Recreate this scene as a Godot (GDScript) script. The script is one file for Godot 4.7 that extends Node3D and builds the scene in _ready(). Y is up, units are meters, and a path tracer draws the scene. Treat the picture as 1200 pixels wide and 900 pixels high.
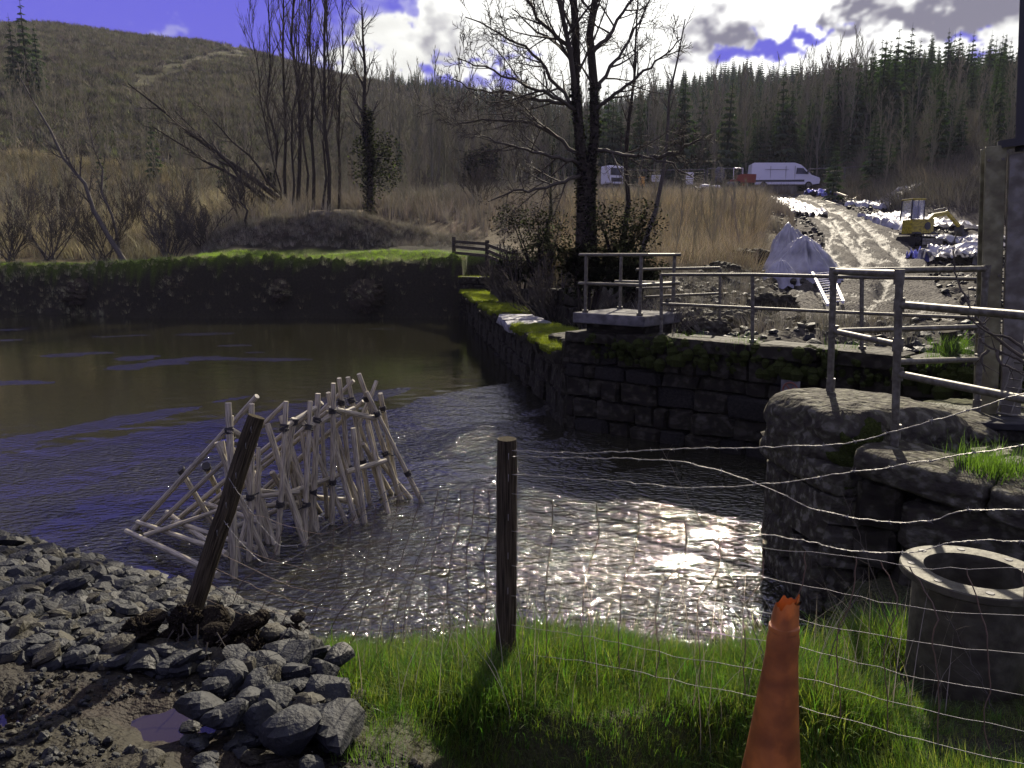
extends Node3D

const WATER := -0.95
var rng := RandomNumberGenerator.new()
var M := {}
var T := {}
var used := {}
var wob := FastNoiseLite.new()
var rough_noise := FastNoiseLite.new()
var shore := PackedVector2Array()
var edge_kind := PackedInt32Array()


# ---------------------------------------------------------------- mesh builder
class MB:
	var v := PackedVector3Array()
	var n := PackedVector3Array()
	var t := PackedVector2Array()
	var c := PackedColorArray()
	var ix := PackedInt32Array()
	var flat := false
	var tint := Color.WHITE
	func vert(p: Vector3, nn := Vector3.UP, uv := Vector2.ZERO) -> int:
		v.append(p); n.append(nn); t.append(uv); c.append(tint)
		return v.size() - 1
	func tri(a: int, b: int, d: int):   # counterclockwise from outside
		ix.append(a); ix.append(d); ix.append(b)
	func quad(a: int, b: int, d: int, e: int):
		tri(a, b, d); tri(a, d, e)
	func face(a: Vector3, b: Vector3, d: Vector3):
		var nn := (b - a).cross(d - a).normalized()
		tri(vert(a, nn, Vector2(0, 0)), vert(b, nn, Vector2(1, 0)), vert(d, nn, Vector2(0.5, 1)))
	func face4(a: Vector3, b: Vector3, d: Vector3, e: Vector3):
		var nn := (b - a).cross(d - a).normalized()
		quad(vert(a, nn, Vector2(0, 0)), vert(b, nn, Vector2(1, 0)), vert(d, nn, Vector2(1, 1)), vert(e, nn, Vector2(0, 1)))
	func tube(path: PackedVector3Array, radii: PackedFloat32Array, sides := 6, caps := true):
		var m := path.size()
		var tg := (path[1] - path[0]).normalized()
		var u := tg.cross(Vector3.UP if absf(tg.y) < 0.9 else Vector3.RIGHT).normalized()
		var first := v.size()
		var along := 0.0
		for k in m:
			var a := path[mini(k + 1, m - 1)] - path[maxi(k - 1, 0)]
			if a.length() > 1e-7: tg = a.normalized()
			u = (u - tg * u.dot(tg)).normalized()
			var w := tg.cross(u)
			if k > 0: along += path[k].distance_to(path[k - 1])
			for j in sides + 1:
				var th := TAU * j / sides
				var o := u * cos(th) + w * sin(th)
				vert(path[k] + o * radii[k], o, Vector2(float(j) / sides, along))
		for k in m - 1:
			for j in sides:
				var q := first + k * (sides + 1) + j
				quad(q, q + 1, q + sides + 2, q + sides + 1)
		if caps:
			for e in 2:
				var k := 0 if e == 0 else m - 1
				var nn := ((path[0] - path[1]) if e == 0 else (path[m - 1] - path[m - 2])).normalized()
				var mid := vert(path[k], nn, Vector2(0.5, 0.5))
				var b := v.size()
				for j in sides + 1:
					var p := v[first + k * (sides + 1) + j]
					vert(p, nn, Vector2(0.5 + 0.5 * cos(TAU * j / sides), 0.5 + 0.5 * sin(TAU * j / sides)))
				for j in sides:
					if e == 0: tri(mid, b + j + 1, b + j)
					else: tri(mid, b + j, b + j + 1)
	func bar(a: Vector3, b: Vector3, r: float, sides := 8, r2 := -1.0):
		tube(PackedVector3Array([a, b]), PackedFloat32Array([r, r if r2 < 0 else r2]), sides)
	func box(x: Transform3D, s: Vector3, bevel := 0.0):   # centred; chamfered when bevel > 0
		var h := s * 0.5
		if bevel <= 0.0:
			var q := []
			for i in 8: q.append(x * Vector3(h.x if i & 1 else -h.x, h.y if i & 2 else -h.y, h.z if i & 4 else -h.z))
			face4(q[4], q[5], q[7], q[6]); face4(q[1], q[0], q[2], q[3]); face4(q[5], q[1], q[3], q[7])
			face4(q[0], q[4], q[6], q[2]); face4(q[6], q[7], q[3], q[2]); face4(q[0], q[1], q[5], q[4])
			return
		var f := {}
		for i in 8:
			var sg := Vector3(1 if i & 1 else -1, 1 if i & 2 else -1, 1 if i & 4 else -1)
			for ax in 3:
				var p := h - Vector3.ONE * bevel
				p[ax] = h[ax]
				f[[i, ax]] = x * (p * sg)
		var outside := func(a, b, d, e):
			var ctr: Vector3 = x.origin
			if (b - a).cross(d - a).dot((a + d) * 0.5 - ctr) >= 0: face4(a, b, d, e)
			else: face4(e, d, b, a)
		for ax in 3:
			var b1 := (ax + 1) % 3
			var b2 := (ax + 2) % 3
			for sd in 2:
				var i0 := (1 << ax) * sd
				outside.call(f[[i0, ax]], f[[i0 | 1 << b1, ax]], f[[i0 | 1 << b1 | 1 << b2, ax]], f[[i0 | 1 << b2, ax]])
			for k in 4:
				var i0 := ((k & 1) << b1) | ((k >> 1) << b2)
				outside.call(f[[i0, b1]], f[[i0 | 1 << ax, b1]], f[[i0 | 1 << ax, b2]], f[[i0, b2]])
		for i in 8:
			var a: Vector3 = f[[i, 0]]
			var b: Vector3 = f[[i, 1]]
			var d: Vector3 = f[[i, 2]]
			if (b - a).cross(d - a).dot(a - x.origin) >= 0: face(a, b, d)
			else: face(a, d, b)
	func slab(a: Vector3, b: Vector3, w: float, h: float, up := Vector3.UP, bevel := 0.0):  # beam from a to b
		var z := (b - a).normalized()
		var xx := up.cross(z).normalized()
		box(Transform3D(Basis(xx, z.cross(xx), z), (a + b) * 0.5), Vector3(w, h, a.distance_to(b)), bevel)
	func lathe(x: Transform3D, prof: PackedVector2Array, sides := 24):  # prof: (radius, y), from the top outside down; normals from the profile
		var m := prof.size()
		for k in m - 1:
			var d := prof[k + 1] - prof[k]
			var n2 := Vector2(-d.y, d.x).normalized()
			var b := v.size()
			for e in 2:
				for j in sides + 1:
					var th := TAU * j / sides
					var r := prof[k + e]
					vert(x * Vector3(cos(th) * r.x, r.y, sin(th) * r.x), (x.basis * Vector3(cos(th) * n2.x, n2.y, sin(th) * n2.x)).normalized(), Vector2(float(j) / sides * 2.0, r.y))
			for j in sides: quad(b + j, b + j + 1, b + sides + 2 + j, b + sides + 1 + j)
	func prism(x: Transform3D, poly: PackedVector2Array, depth: float):  # poly counterclockwise in xy, depth along z, centred
		var m := poly.size()
		var z := depth * 0.5
		for j in m:
			var a := poly[j]
			var b := poly[(j + 1) % m]
			face4(x * Vector3(a.x, a.y, -z), x * Vector3(a.x, a.y, z), x * Vector3(b.x, b.y, z), x * Vector3(b.x, b.y, -z)) if false else face4(x * Vector3(a.x, a.y, z), x * Vector3(a.x, a.y, -z), x * Vector3(b.x, b.y, -z), x * Vector3(b.x, b.y, z))
		var ids := Geometry2D.triangulate_polygon(poly)
		for e in 2:
			var b := v.size()
			var s := 1.0 if e else -1.0
			for p in poly: vert(x * Vector3(p.x, p.y, z * s), (x.basis.z * s).normalized(), p)
			for k in range(0, ids.size(), 3):
				var p0 := poly[ids[k]]
				var ccw := (poly[ids[k + 1]] - p0).cross(poly[ids[k + 2]] - p0) > 0
				if ccw == (s > 0): tri(b + ids[k], b + ids[k + 1], b + ids[k + 2])
				else: tri(b + ids[k], b + ids[k + 2], b + ids[k + 1])
	func leaf(p: Vector3, d: Vector3, side: Vector3, l: float, w: float):
		var nn := d.cross(side).normalized()
		var a := vert(p, nn, Vector2(0.5, 0))
		var b := vert(p + d * l * 0.5 + side * w, nn, Vector2(1, 0.5))
		var e := vert(p + d * l, nn, Vector2(0.5, 1))
		var g := vert(p + d * l * 0.5 - side * w, nn, Vector2(0, 0.5))
		quad(a, b, e, g)
	func blade(p: Vector3, lean: Vector3, h: float, w: float, segs := 3, droop := 0.5):
		var side := lean.cross(Vector3.UP)
		if side.length() < 1e-4: side = Vector3.RIGHT
		side = side.normalized()
		var prev := -1
		for k in segs + 1:
			var f := float(k) / segs
			var q := p + Vector3.UP * h * (f - droop * 0.35 * f * f * lean.length()) + lean * h * f * f
			var nn := (side.cross(Vector3.UP + lean * 2.0 * f)).normalized()
			var ww := w * (1.0 - f * 0.95) * 0.5
			var a := vert(q - side * ww, nn, Vector2(0, f))
			vert(q + side * ww, nn, Vector2(1, f))
			if prev >= 0: quad(prev, prev + 1, a + 1, a)
			prev = a
	func add(o: MB, x: Transform3D):
		var b := v.size()
		for k in o.v.size():
			v.append(x * o.v[k]); n.append((x.basis * o.n[k]).normalized()); t.append(o.t[k]); c.append(o.c[k])
		for k in o.ix: ix.append(k + b)
	func mesh() -> ArrayMesh:
		var am := ArrayMesh.new()
		if v.is_empty(): return am
		var a := []
		a.resize(Mesh.ARRAY_MAX)
		a[Mesh.ARRAY_VERTEX] = v
		if not flat: a[Mesh.ARRAY_NORMAL] = n
		a[Mesh.ARRAY_TEX_UV] = t
		a[Mesh.ARRAY_COLOR] = c
		a[Mesh.ARRAY_INDEX] = ix
		am.add_surface_from_arrays(Mesh.PRIMITIVE_TRIANGLES, a)
		return am


# ---------------------------------------------------------------- naming
func numbered(called: String, parent: Node) -> String:
	var key := str(parent.get_instance_id()) + called
	var k: int = used.get(key, 0)
	used[key] = k + 1
	return called if k == 0 else "%s_%03d" % [called, k]

func obj(called: String, m, mat: Material, parent: Node = self) -> MeshInstance3D:
	var o := MeshInstance3D.new()
	o.name = numbered(called, parent)
	o.mesh = m.mesh() if m is MB else m
	o.material_override = mat
	parent.add_child(o, true)
	return o

func tag(o: Node, label: String, category := "", group := "", kind := "") -> Node:
	if label: o.set_meta("label", label)
	if category: o.set_meta("category", category)
	if group: o.set_meta("group", group)
	if kind: o.set_meta("kind", kind)
	return o

func thing(called: String, label: String, category: String, at := Vector3.ZERO, turn := 0.0, group := "") -> Node3D:
	var o := Node3D.new()
	o.name = numbered(called, self)
	add_child(o, true)
	o.position = at
	o.rotation.y = turn
	tag(o, label, category, group)
	return o

func dup(o: Node3D, at: Vector3, turn: float, size := 1.0, label := "", group := "") -> Node3D:
	var r: Node3D = o.duplicate()
	r.name = numbered(str(o.name).rstrip("0123456789").trim_suffix("_"), self)
	add_child(r, true)
	r.transform = Transform3D(Basis(Vector3.UP, turn).scaled(Vector3.ONE * size), at)
	if label: r.set_meta("label", label)
	if group: r.set_meta("group", group)
	return r

func many(called: String, m: Mesh, mat: Material, places: Array, parent: Node = self, tints := []) -> MultiMeshInstance3D:
	var mm := MultiMesh.new()
	mm.transform_format = MultiMesh.TRANSFORM_3D
	mm.use_colors = tints.size() > 0
	mm.mesh = m
	mm.instance_count = places.size()
	for i in places.size():
		mm.set_instance_transform(i, places[i])
		if tints.size(): mm.set_instance_color(i, tints[i])
	var o := MultiMeshInstance3D.new()
	o.name = numbered(called, parent)
	o.multimesh = mm
	o.material_override = mat
	parent.add_child(o, true)
	o.set_meta("kind", "stuff")
	return o

func R(a: float, b: float) -> float: return rng.randf_range(a, b)
func spin(at: Vector3, s := 1.0, tilt := 0.0) -> Transform3D:
	var b := Basis(Vector3.UP, R(0, TAU))
	if tilt > 0: b = Basis(Vector3(R(-1, 1), 0.01, R(-1, 1)).normalized(), R(0, tilt)) * b
	return Transform3D(b.scaled(Vector3.ONE * s), at)


# ---------------------------------------------------------------- materials
func noise_tex(key: String, freq: float, stops: Array, oct := 4, kind := FastNoiseLite.TYPE_SIMPLEX_SMOOTH, normal := false, bump := 4.0, size := 512) -> NoiseTexture2D:
	var f := FastNoiseLite.new()
	f.seed = key.hash() % 1000
	f.noise_type = kind
	f.frequency = freq
	f.fractal_octaves = oct
	var t := NoiseTexture2D.new()
	t.width = size; t.height = size
	t.seamless = true
	t.noise = f
	if normal:
		t.as_normal_map = true
		t.bump_strength = bump
	elif stops.size():
		var g := Gradient.new()
		var offs := PackedFloat32Array()
		var cols := PackedColorArray()
		for i in stops.size():
			offs.append(stops[i][0])
			cols.append(stops[i][1])
		g.offsets = offs
		g.colors = cols
		t.color_ramp = g
	T[key] = t
	return t

func g8(x: float) -> Color: return Color(x, x, x)

func mat(called: String, linear: Color, rough: float, tex := "", tex_scale := 1.0, bump := "", bump_cm := 1.0, bump_scale := 1.0, metal := 0.0) -> StandardMaterial3D:
	var m := StandardMaterial3D.new()
	m.resource_name = called
	m.albedo_color = linear.linear_to_srgb()
	m.roughness = rough
	m.metallic = metal
	m.uv1_triplanar = true
	m.uv1_world_triplanar = true
	m.uv1_scale = Vector3.ONE * tex_scale
	if rough >= 0.74: m.metallic_specular = 0.15
	if tex: m.albedo_texture = T[tex]
	if bump:
		m.heightmap_enabled = true
		m.heightmap_texture = T[bump]
		m.heightmap_scale = bump_cm
	M[called] = m
	return m

func leafy(called: String, linear: Color, rough: float, glow: Color, tinted := true) -> StandardMaterial3D:
	var m := StandardMaterial3D.new()
	m.resource_name = called
	m.albedo_color = linear.linear_to_srgb()
	m.roughness = rough
	m.vertex_color_use_as_albedo = tinted
	if rough >= 0.7: m.metallic_specular = 0.15
	if glow.get_luminance() > 0:
		m.backlight_enabled = true
		m.backlight = glow
	m.cull_mode = BaseMaterial3D.CULL_DISABLED
	M[called] = m
	return m

func make_materials():
	noise_tex("blotch", 0.008, [[0.0, g8(0.45)], [0.5, g8(0.75)], [1.0, g8(1.0)]], 5)
	noise_tex("fine", 0.05, [[0.0, g8(0.5)], [0.45, g8(0.72)], [1.0, g8(1.0)]], 4)
	noise_tex("lichen", 0.014, [[0.0, Color(0.44, 0.43, 0.42)], [0.45, Color(0.58, 0.56, 0.53)], [0.58, Color(0.62, 0.63, 0.52)], [0.72, Color(0.95, 0.95, 0.9)], [1.0, Color(1, 1, 0.96)]], 6)
	noise_tex("rust", 0.012, [[0.0, Color(0.55, 0.5, 0.42)], [0.5, Color(0.75, 0.73, 0.64)], [0.7, Color(0.9, 0.88, 0.8)], [1.0, Color(1, 1, 1)]], 5)
	noise_tex("relief", 0.012, [], 6)
	noise_tex("grit", 0.045, [], 5)
	noise_tex("crack", 0.02, [], 4, FastNoiseLite.TYPE_CELLULAR)
	noise_tex("ripple", 0.02, [], 4, FastNoiseLite.TYPE_SIMPLEX_SMOOTH, true, 14.0, 1024)
	noise_tex("grain", 0.03, [[0.0, g8(0.35)], [0.4, g8(0.7)], [0.6, g8(0.85)], [1.0, g8(1.0)]], 4)
	for k in 3:
		var w := mat(["water", "water_calm", "water_still"][k], Color(0.014, 0.0135, 0.007), 0.045)
		w.uv1_triplanar = false
		w.uv1_scale = Vector3(0.36, 0.58, 1)
		w.normal_enabled = true
		w.normal_texture = T["ripple"]
		w.normal_scale = [1.0, 0.35, 0.05][k]
		w.metallic_specular = 0.7
	var pw := mat("puddle", Color(0.022, 0.017, 0.011), 0.05)
	pw.metallic_specular = 0.5
	var g := mat("earth", Color.WHITE, 0.92, "fine", 0.35, "grit", 3.0, 0.35)
	g.vertex_color_use_as_albedo = true
	var near := mat("mud", Color.WHITE, 0.7, "fine", 1.3, "grit", 1.6, 1.3)
	near.vertex_color_use_as_albedo = true
	near.metallic_specular = 0.24
	mat("track", Color(0.1, 0.09, 0.075), 0.85, "grain", 0.45, "grit", 6.0, 0.45)
	mat("track_wet", Color(0.05, 0.045, 0.04), 0.62, "grain", 0.45, "grit", 3.0, 0.6).metallic_specular = 0.13
	mat("stone_dark", Color(0.06, 0.056, 0.048), 0.75, "lichen", 0.8, "relief", 2.5, 0.8)
	mat("stone_pier", Color(0.14, 0.135, 0.115), 0.8, "lichen", 1.1, "relief", 4.0, 1.1)
	mat("stone_pale", Color(0.3, 0.3, 0.32), 0.7, "blotch", 1.0, "relief", 2.0, 1.0)
	mat("mortar", Color(0.035, 0.033, 0.028), 0.9, "fine", 1.0)
	mat("slate", Color(0.036, 0.039, 0.04), 0.7, "blotch", 2.2, "grit", 0.5, 2.2).metallic_specular = 0.3
	mat("slate_brown", Color(0.05, 0.046, 0.03), 0.7, "blotch", 2.2, "grit", 0.5, 2.2).metallic_specular = 0.3
	mat("slate_dark", Color(0.02, 0.022, 0.022), 0.6, "blotch", 2.2, "grit", 0.5, 2.2).metallic_specular = 0.3
	mat("concrete", Color(0.23, 0.225, 0.21), 0.85, "blotch", 1.2, "grit", 0.4, 1.2)
	mat("galvanised", Color(0.17, 0.17, 0.15), 0.6, "rust", 2.5, "grit", 0.06, 3.0, 0.35)
	mat("wire", Color(0.2, 0.195, 0.18), 0.5, "", 1.0, "", 1.0, 1.0, 0.6)
	mat("rusty_wire", Color(0.12, 0.085, 0.06), 0.6, "", 1.0, "", 1.0, 1.0, 0.4)
	mat("cast_iron", Color(0.075, 0.074, 0.052), 0.7, "rust", 1.6, "relief", 0.5, 1.6, 0.2)
	mat("painted_steel", Color(0.25, 0.255, 0.15), 0.6, "rust", 1.1, "relief", 0.25, 1.1)
	mat("grey_steel", Color(0.22, 0.22, 0.205), 0.6, "rust", 1.0, "", 1.0, 1.0, 0.1)
	mat("black_steel", Color(0.02, 0.02, 0.02), 0.6)
	mat("plate_steel", Color(0.06, 0.06, 0.06), 0.85, "blotch", 1.0)
	mat("soil_dark", Color(0.03, 0.024, 0.017), 0.9, "fine", 2.0, "grit", 3.0, 2.0)
	mat("soil", Color(0.085, 0.07, 0.048), 0.9, "fine", 0.6, "grit", 4.0, 0.6)
	leafy("moss_leaf", Color(0.2, 0.25, 0.018), 0.6, Color(1.0, 1.0, 0.7))
	mat("rubber", Color(0.02, 0.018, 0.016), 0.7)
	var wd := mat("post_wood", Color(0.085, 0.07, 0.042), 0.85, "grain", 1.0, "grain", 1.2, 1.0)
	wd.uv1_triplanar = false
	wd.uv1_scale = Vector3(2, 0.25, 1)
	var pl := mat("pole_wood", Color(0.56, 0.5, 0.34), 0.55, "grain", 1.0, "grain", 0.15, 1.0)
	pl.uv1_triplanar = false
	pl.uv1_scale = Vector3(1, 0.35, 1)
	mat("old_rail", Color(0.1, 0.085, 0.06), 0.9, "grain", 0.8)
	mat("cone_plastic", Color(0.5, 0.16, 0.03), 0.6, "rust", 1.2, "relief", 0.15, 4.0).backlight_enabled = true
	M["cone_plastic"].backlight = Color(0.35, 0.3, 0.3)
	mat("bark", Color(0.07, 0.06, 0.045), 0.9, "fine", 1.2, "relief", 2.0, 1.5)
	mat("bark_pale", Color(0.16, 0.145, 0.12), 0.8, "fine", 1.2)
	mat("bark_mossy", Color(0.1, 0.1, 0.045), 0.9, "fine", 1.2, "relief", 2.0, 1.5)
	mat("twig", Color(0.07, 0.062, 0.047), 0.8)
	mat("twig_far", Color(0.115, 0.1, 0.085), 0.85)
	mat("straw", Color(0.4, 0.34, 0.2), 0.7)
	mat("moss", Color(0.15, 0.19, 0.015), 0.95, "fine", 2.0, "grit", 2.0, 3.0)
	mat("moss_dark", Color(0.05, 0.065, 0.015), 0.95, "fine", 2.0, "grit", 2.0, 3.0)
	mat("sheet", Color(0.62, 0.62, 0.65), 0.5, "blotch", 0.3, "relief", 4.0, 0.5).backlight_enabled = true
	M["sheet"].backlight = Color(0.6, 0.6, 0.64)
	mat("blue_sheet", Color(0.18, 0.19, 0.5), 0.5)
	mat("white_paint", Color(0.58, 0.58, 0.6), 0.3)
	mat("white_plastic", Color(0.6, 0.6, 0.58), 0.5)
	mat("yellow_paint", Color(0.52, 0.43, 0.03), 0.35, "blotch", 1.5)
	mat("red_paint", Color(0.22, 0.045, 0.025), 0.4)
	mat("brown_print", Color(0.16, 0.05, 0.025), 0.6)
	mat("orange_paint", Color(0.6, 0.3, 0.04), 0.5)
	mat("dark_plastic", Color(0.03, 0.03, 0.032), 0.5)
	mat("tyre", Color(0.025, 0.024, 0.023), 0.85)
	mat("tail_lamp", Color(0.5, 0.02, 0.02), 0.3)
	mat("clear_lamp", Color(0.6, 0.6, 0.6), 0.15)
	var gl := mat("glass", Color(0.55, 0.6, 0.62, 0.12), 0.05)
	gl.transparency = BaseMaterial3D.TRANSPARENCY_ALPHA
	mat("dark_glass", Color(0.02, 0.022, 0.025), 0.08)
	leafy("grass", Color(0.1, 0.188, 0.026), 0.4, Color(1.0, 1.0, 0.8))
	leafy("dry", Color(0.29, 0.265, 0.21), 0.75, Color(0.6, 0.58, 0.52))
	leafy("brush", Color(0.195, 0.182, 0.13), 0.85, Color(0.5, 0.5, 0.5))
	leafy("needles", Color(0.075, 0.098, 0.055), 0.75, Color(0.6, 0.75, 0.45))
	leafy("laurel", Color(0.29, 0.35, 0.2), 0.32, Color(0.9, 1.0, 0.8)).metallic_specular = 0.7
	leafy("ivy", Color(0.12, 0.17, 0.05), 0.4, Color(0.5, 0.6, 0.3))
	leafy("larch", Color(0.22, 0.205, 0.15), 0.85, Color(0.8, 0.8, 0.65))
	leafy("larch_dark", Color(0.165, 0.165, 0.108), 0.85, Color(0.8, 0.8, 0.65))



# ---------------------------------------------------------------- sky
func sky_picture(sun: Vector3) -> ImageTexture:
	var w := 3072
	var h := 1536
	var im := Image.create(w, h, false, Image.FORMAT_RGBF)
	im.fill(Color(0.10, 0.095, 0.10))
	var fbm := FastNoiseLite.new()
	fbm.seed = 11
	fbm.frequency = 1.15
	fbm.fractal_octaves = 8
	fbm.fractal_gain = 0.6
	var shade := FastNoiseLite.new()
	shade.seed = 29
	shade.frequency = 0.9
	shade.fractal_octaves = 5
	# azimuth, elevation, widths (degrees), more cloud, greyer cloud
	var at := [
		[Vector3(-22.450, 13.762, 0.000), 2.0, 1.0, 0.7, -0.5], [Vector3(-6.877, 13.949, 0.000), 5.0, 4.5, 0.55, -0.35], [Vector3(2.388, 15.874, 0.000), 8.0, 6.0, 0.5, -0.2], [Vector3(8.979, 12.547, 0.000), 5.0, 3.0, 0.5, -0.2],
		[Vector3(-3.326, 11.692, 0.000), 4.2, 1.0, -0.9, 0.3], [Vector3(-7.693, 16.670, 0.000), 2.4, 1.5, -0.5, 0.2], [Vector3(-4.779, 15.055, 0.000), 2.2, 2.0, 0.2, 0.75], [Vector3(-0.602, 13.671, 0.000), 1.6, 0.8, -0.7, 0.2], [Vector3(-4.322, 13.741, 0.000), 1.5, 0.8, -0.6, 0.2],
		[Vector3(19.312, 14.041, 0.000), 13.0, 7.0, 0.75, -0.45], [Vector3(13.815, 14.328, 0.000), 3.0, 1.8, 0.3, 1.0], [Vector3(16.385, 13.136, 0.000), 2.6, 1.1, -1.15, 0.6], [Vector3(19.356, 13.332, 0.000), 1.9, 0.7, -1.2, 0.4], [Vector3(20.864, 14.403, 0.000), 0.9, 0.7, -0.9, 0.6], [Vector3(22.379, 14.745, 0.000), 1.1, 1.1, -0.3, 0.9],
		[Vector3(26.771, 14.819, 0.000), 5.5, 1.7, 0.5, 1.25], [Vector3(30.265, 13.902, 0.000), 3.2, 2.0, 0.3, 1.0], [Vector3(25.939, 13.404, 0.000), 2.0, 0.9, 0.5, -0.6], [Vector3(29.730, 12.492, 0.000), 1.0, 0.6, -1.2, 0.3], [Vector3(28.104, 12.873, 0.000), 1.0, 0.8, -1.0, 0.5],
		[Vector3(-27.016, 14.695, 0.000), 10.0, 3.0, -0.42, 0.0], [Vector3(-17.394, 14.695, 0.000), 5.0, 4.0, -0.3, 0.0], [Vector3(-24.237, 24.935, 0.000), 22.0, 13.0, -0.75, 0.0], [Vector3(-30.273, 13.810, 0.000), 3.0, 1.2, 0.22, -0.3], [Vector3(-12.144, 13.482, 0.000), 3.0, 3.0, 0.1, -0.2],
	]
	for y in h / 2:
		var el := (0.5 - (y + 0.5) / h) * 180.0
		var ce := cos(deg_to_rad(el))
		var se := sin(deg_to_rad(el))
		for x in w:
			var az := (x + 0.5) / w * 360.0
			if az > 180.0: az -= 360.0
			var ar := deg_to_rad(az)
			var d := Vector3(sin(ar) * ce, se, -cos(ar) * ce)
			var flat := Vector3(d.x, 0, d.z) / (d.y + 0.22) * 1.7
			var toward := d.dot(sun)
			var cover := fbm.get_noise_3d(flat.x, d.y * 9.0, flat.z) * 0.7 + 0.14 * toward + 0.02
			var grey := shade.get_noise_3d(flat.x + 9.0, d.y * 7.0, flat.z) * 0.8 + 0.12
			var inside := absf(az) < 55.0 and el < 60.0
			var wx := 0.0
			var wy := 0.0
			if inside:
				wx = shade.get_noise_2d(az * 0.35, el * 0.5 + 30.0) * 3.2 + fbm.get_noise_2d(az * 0.5, el * 0.8 + 9.0) * 1.6
				wy = shade.get_noise_2d(az * 0.35 + 70.0, el * 0.5) * 1.8 + fbm.get_noise_2d(az * 0.5 + 50.0, el * 0.8) * 0.9
			for b in (at if inside else []):
				var p: Vector3 = b[0]
				var qx: float = (az + wx - p.x) / b[1]
				var qy: float = (el + wy - p.y) / b[2]
				var e := qx * qx + qy * qy
				if e < 7.0:
					e = exp(-e)
					cover += b[3] * e
					grey += b[4] * e
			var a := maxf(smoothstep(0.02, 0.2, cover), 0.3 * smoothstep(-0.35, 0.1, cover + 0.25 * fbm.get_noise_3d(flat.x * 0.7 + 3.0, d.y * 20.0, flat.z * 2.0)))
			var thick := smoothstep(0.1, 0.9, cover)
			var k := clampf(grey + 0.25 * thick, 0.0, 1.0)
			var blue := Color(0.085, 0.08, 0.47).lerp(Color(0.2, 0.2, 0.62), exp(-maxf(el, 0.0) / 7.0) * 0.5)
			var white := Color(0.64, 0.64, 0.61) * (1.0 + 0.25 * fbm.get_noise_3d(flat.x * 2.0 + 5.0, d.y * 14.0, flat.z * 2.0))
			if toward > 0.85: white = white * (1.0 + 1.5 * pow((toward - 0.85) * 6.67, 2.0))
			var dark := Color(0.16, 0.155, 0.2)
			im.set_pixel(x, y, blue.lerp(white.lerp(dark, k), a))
	return ImageTexture.create_from_image(im)

func make_light():
	var cam := Camera3D.new()
	cam.name = "camera"
	cam.fov = 53.13
	cam.far = 3000.0
	cam.near = 0.05
	cam.position = Vector3(0, 1.65, 0)
	cam.rotation_degrees = Vector3(-9.65, 0, 0)
	add_child(cam)
	cam.current = true
	var sun := DirectionalLight3D.new()
	sun.name = "sun"
	sun.light_energy = 1.6
	sun.light_color = Color(1.0, 0.95, 0.86)
	sun.light_angular_distance = 0.5
	sun.shadow_enabled = true
	sun.rotation_degrees = Vector3(-31.0, 180.0 - 17.5, 0)
	add_child(sun)
	var env := Environment.new()
	env.background_mode = Environment.BG_SKY
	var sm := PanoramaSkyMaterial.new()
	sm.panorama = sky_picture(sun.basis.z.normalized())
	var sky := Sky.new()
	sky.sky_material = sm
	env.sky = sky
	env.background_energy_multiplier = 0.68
	env.tonemap_mode = Environment.TONE_MAPPER_LINEAR
	env.tonemap_exposure = 2.2
	env.fog_enabled = true
	env.fog_density = 0.00018
	env.fog_light_color = Color(0.78, 0.78, 0.86)
	env.sdfgi_enabled = true
	env.ssao_enabled = true
	env.ssil_enabled = true
	var we := WorldEnvironment.new()
	we.name = "environment"
	we.environment = env
	add_child(we)


# ---------------------------------------------------------------- land
func piece(keys: Array, x: float) -> float:   # keys: x, y, x, y, ... smooth steps between
	if x <= keys[0]: return keys[1]
	for i in range(2, keys.size(), 2):
		if x < keys[i]:
			var f: float = (x - keys[i - 2]) / (keys[i] - keys[i - 2])
			return lerpf(keys[i - 1], keys[i + 1], f)
	return keys[keys.size() - 1]

func make_shore():
	# x, z and what stands along the edge that starts there: 0 low bank, 1 wall or pier, 2 high far bank
	var p := [
		-45, -14, 0, -14, -10, 0, -6, -6.7, 0, -3.5, -6.0, 0, -2.3, -5.4, 0, -1.5, -5.0, 0, -0.5, -4.45, 0, 0.5, -4.38, 0, 1.5, -4.35, 0, 2.2, -4.85, 1,
		2.16, -6.0, 1, 2.3, -6.7, 1, 3.6, -7.0, 1, 4.6, -7.3, 1, 6.4, -7.0, 1, 0.8, -11.4, 1, -1.8, -30.0, 1, -1.95, -31.3, 2,
		-8, -31.2, 2, -13, -31.2, 2, -16, -31.5, 2, -19, -33, 2, -26, -34.5, 2, -45, -36, 2]
	for i in range(0, p.size(), 3):
		shore.append(Vector2(p[i], p[i + 1]))
		edge_kind.append(p[i + 2])

func shore_d(q: Vector2) -> Vector2:   # signed distance (inside negative), kind of the nearest edge
	var best := 1e9
	var kind := 0
	var inside := false
	var m := shore.size()
	for i in m:
		var a := shore[i]
		var b := shore[(i + 1) % m]
		var ab := b - a
		var aq := q - a
		var f := clampf(aq.dot(ab) / ab.length_squared(), 0.0, 1.0)
		var d := (aq - ab * f).length_squared()
		if d < best:
			best = d
			kind = edge_kind[i]
		if (a.y > q.y) != (b.y > q.y) and q.x < (b.x - a.x) * (q.y - a.y) / (b.y - a.y) + a.x:
			inside = not inside
	best = sqrt(best)
	return Vector2(-best if inside else best, kind)

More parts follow.
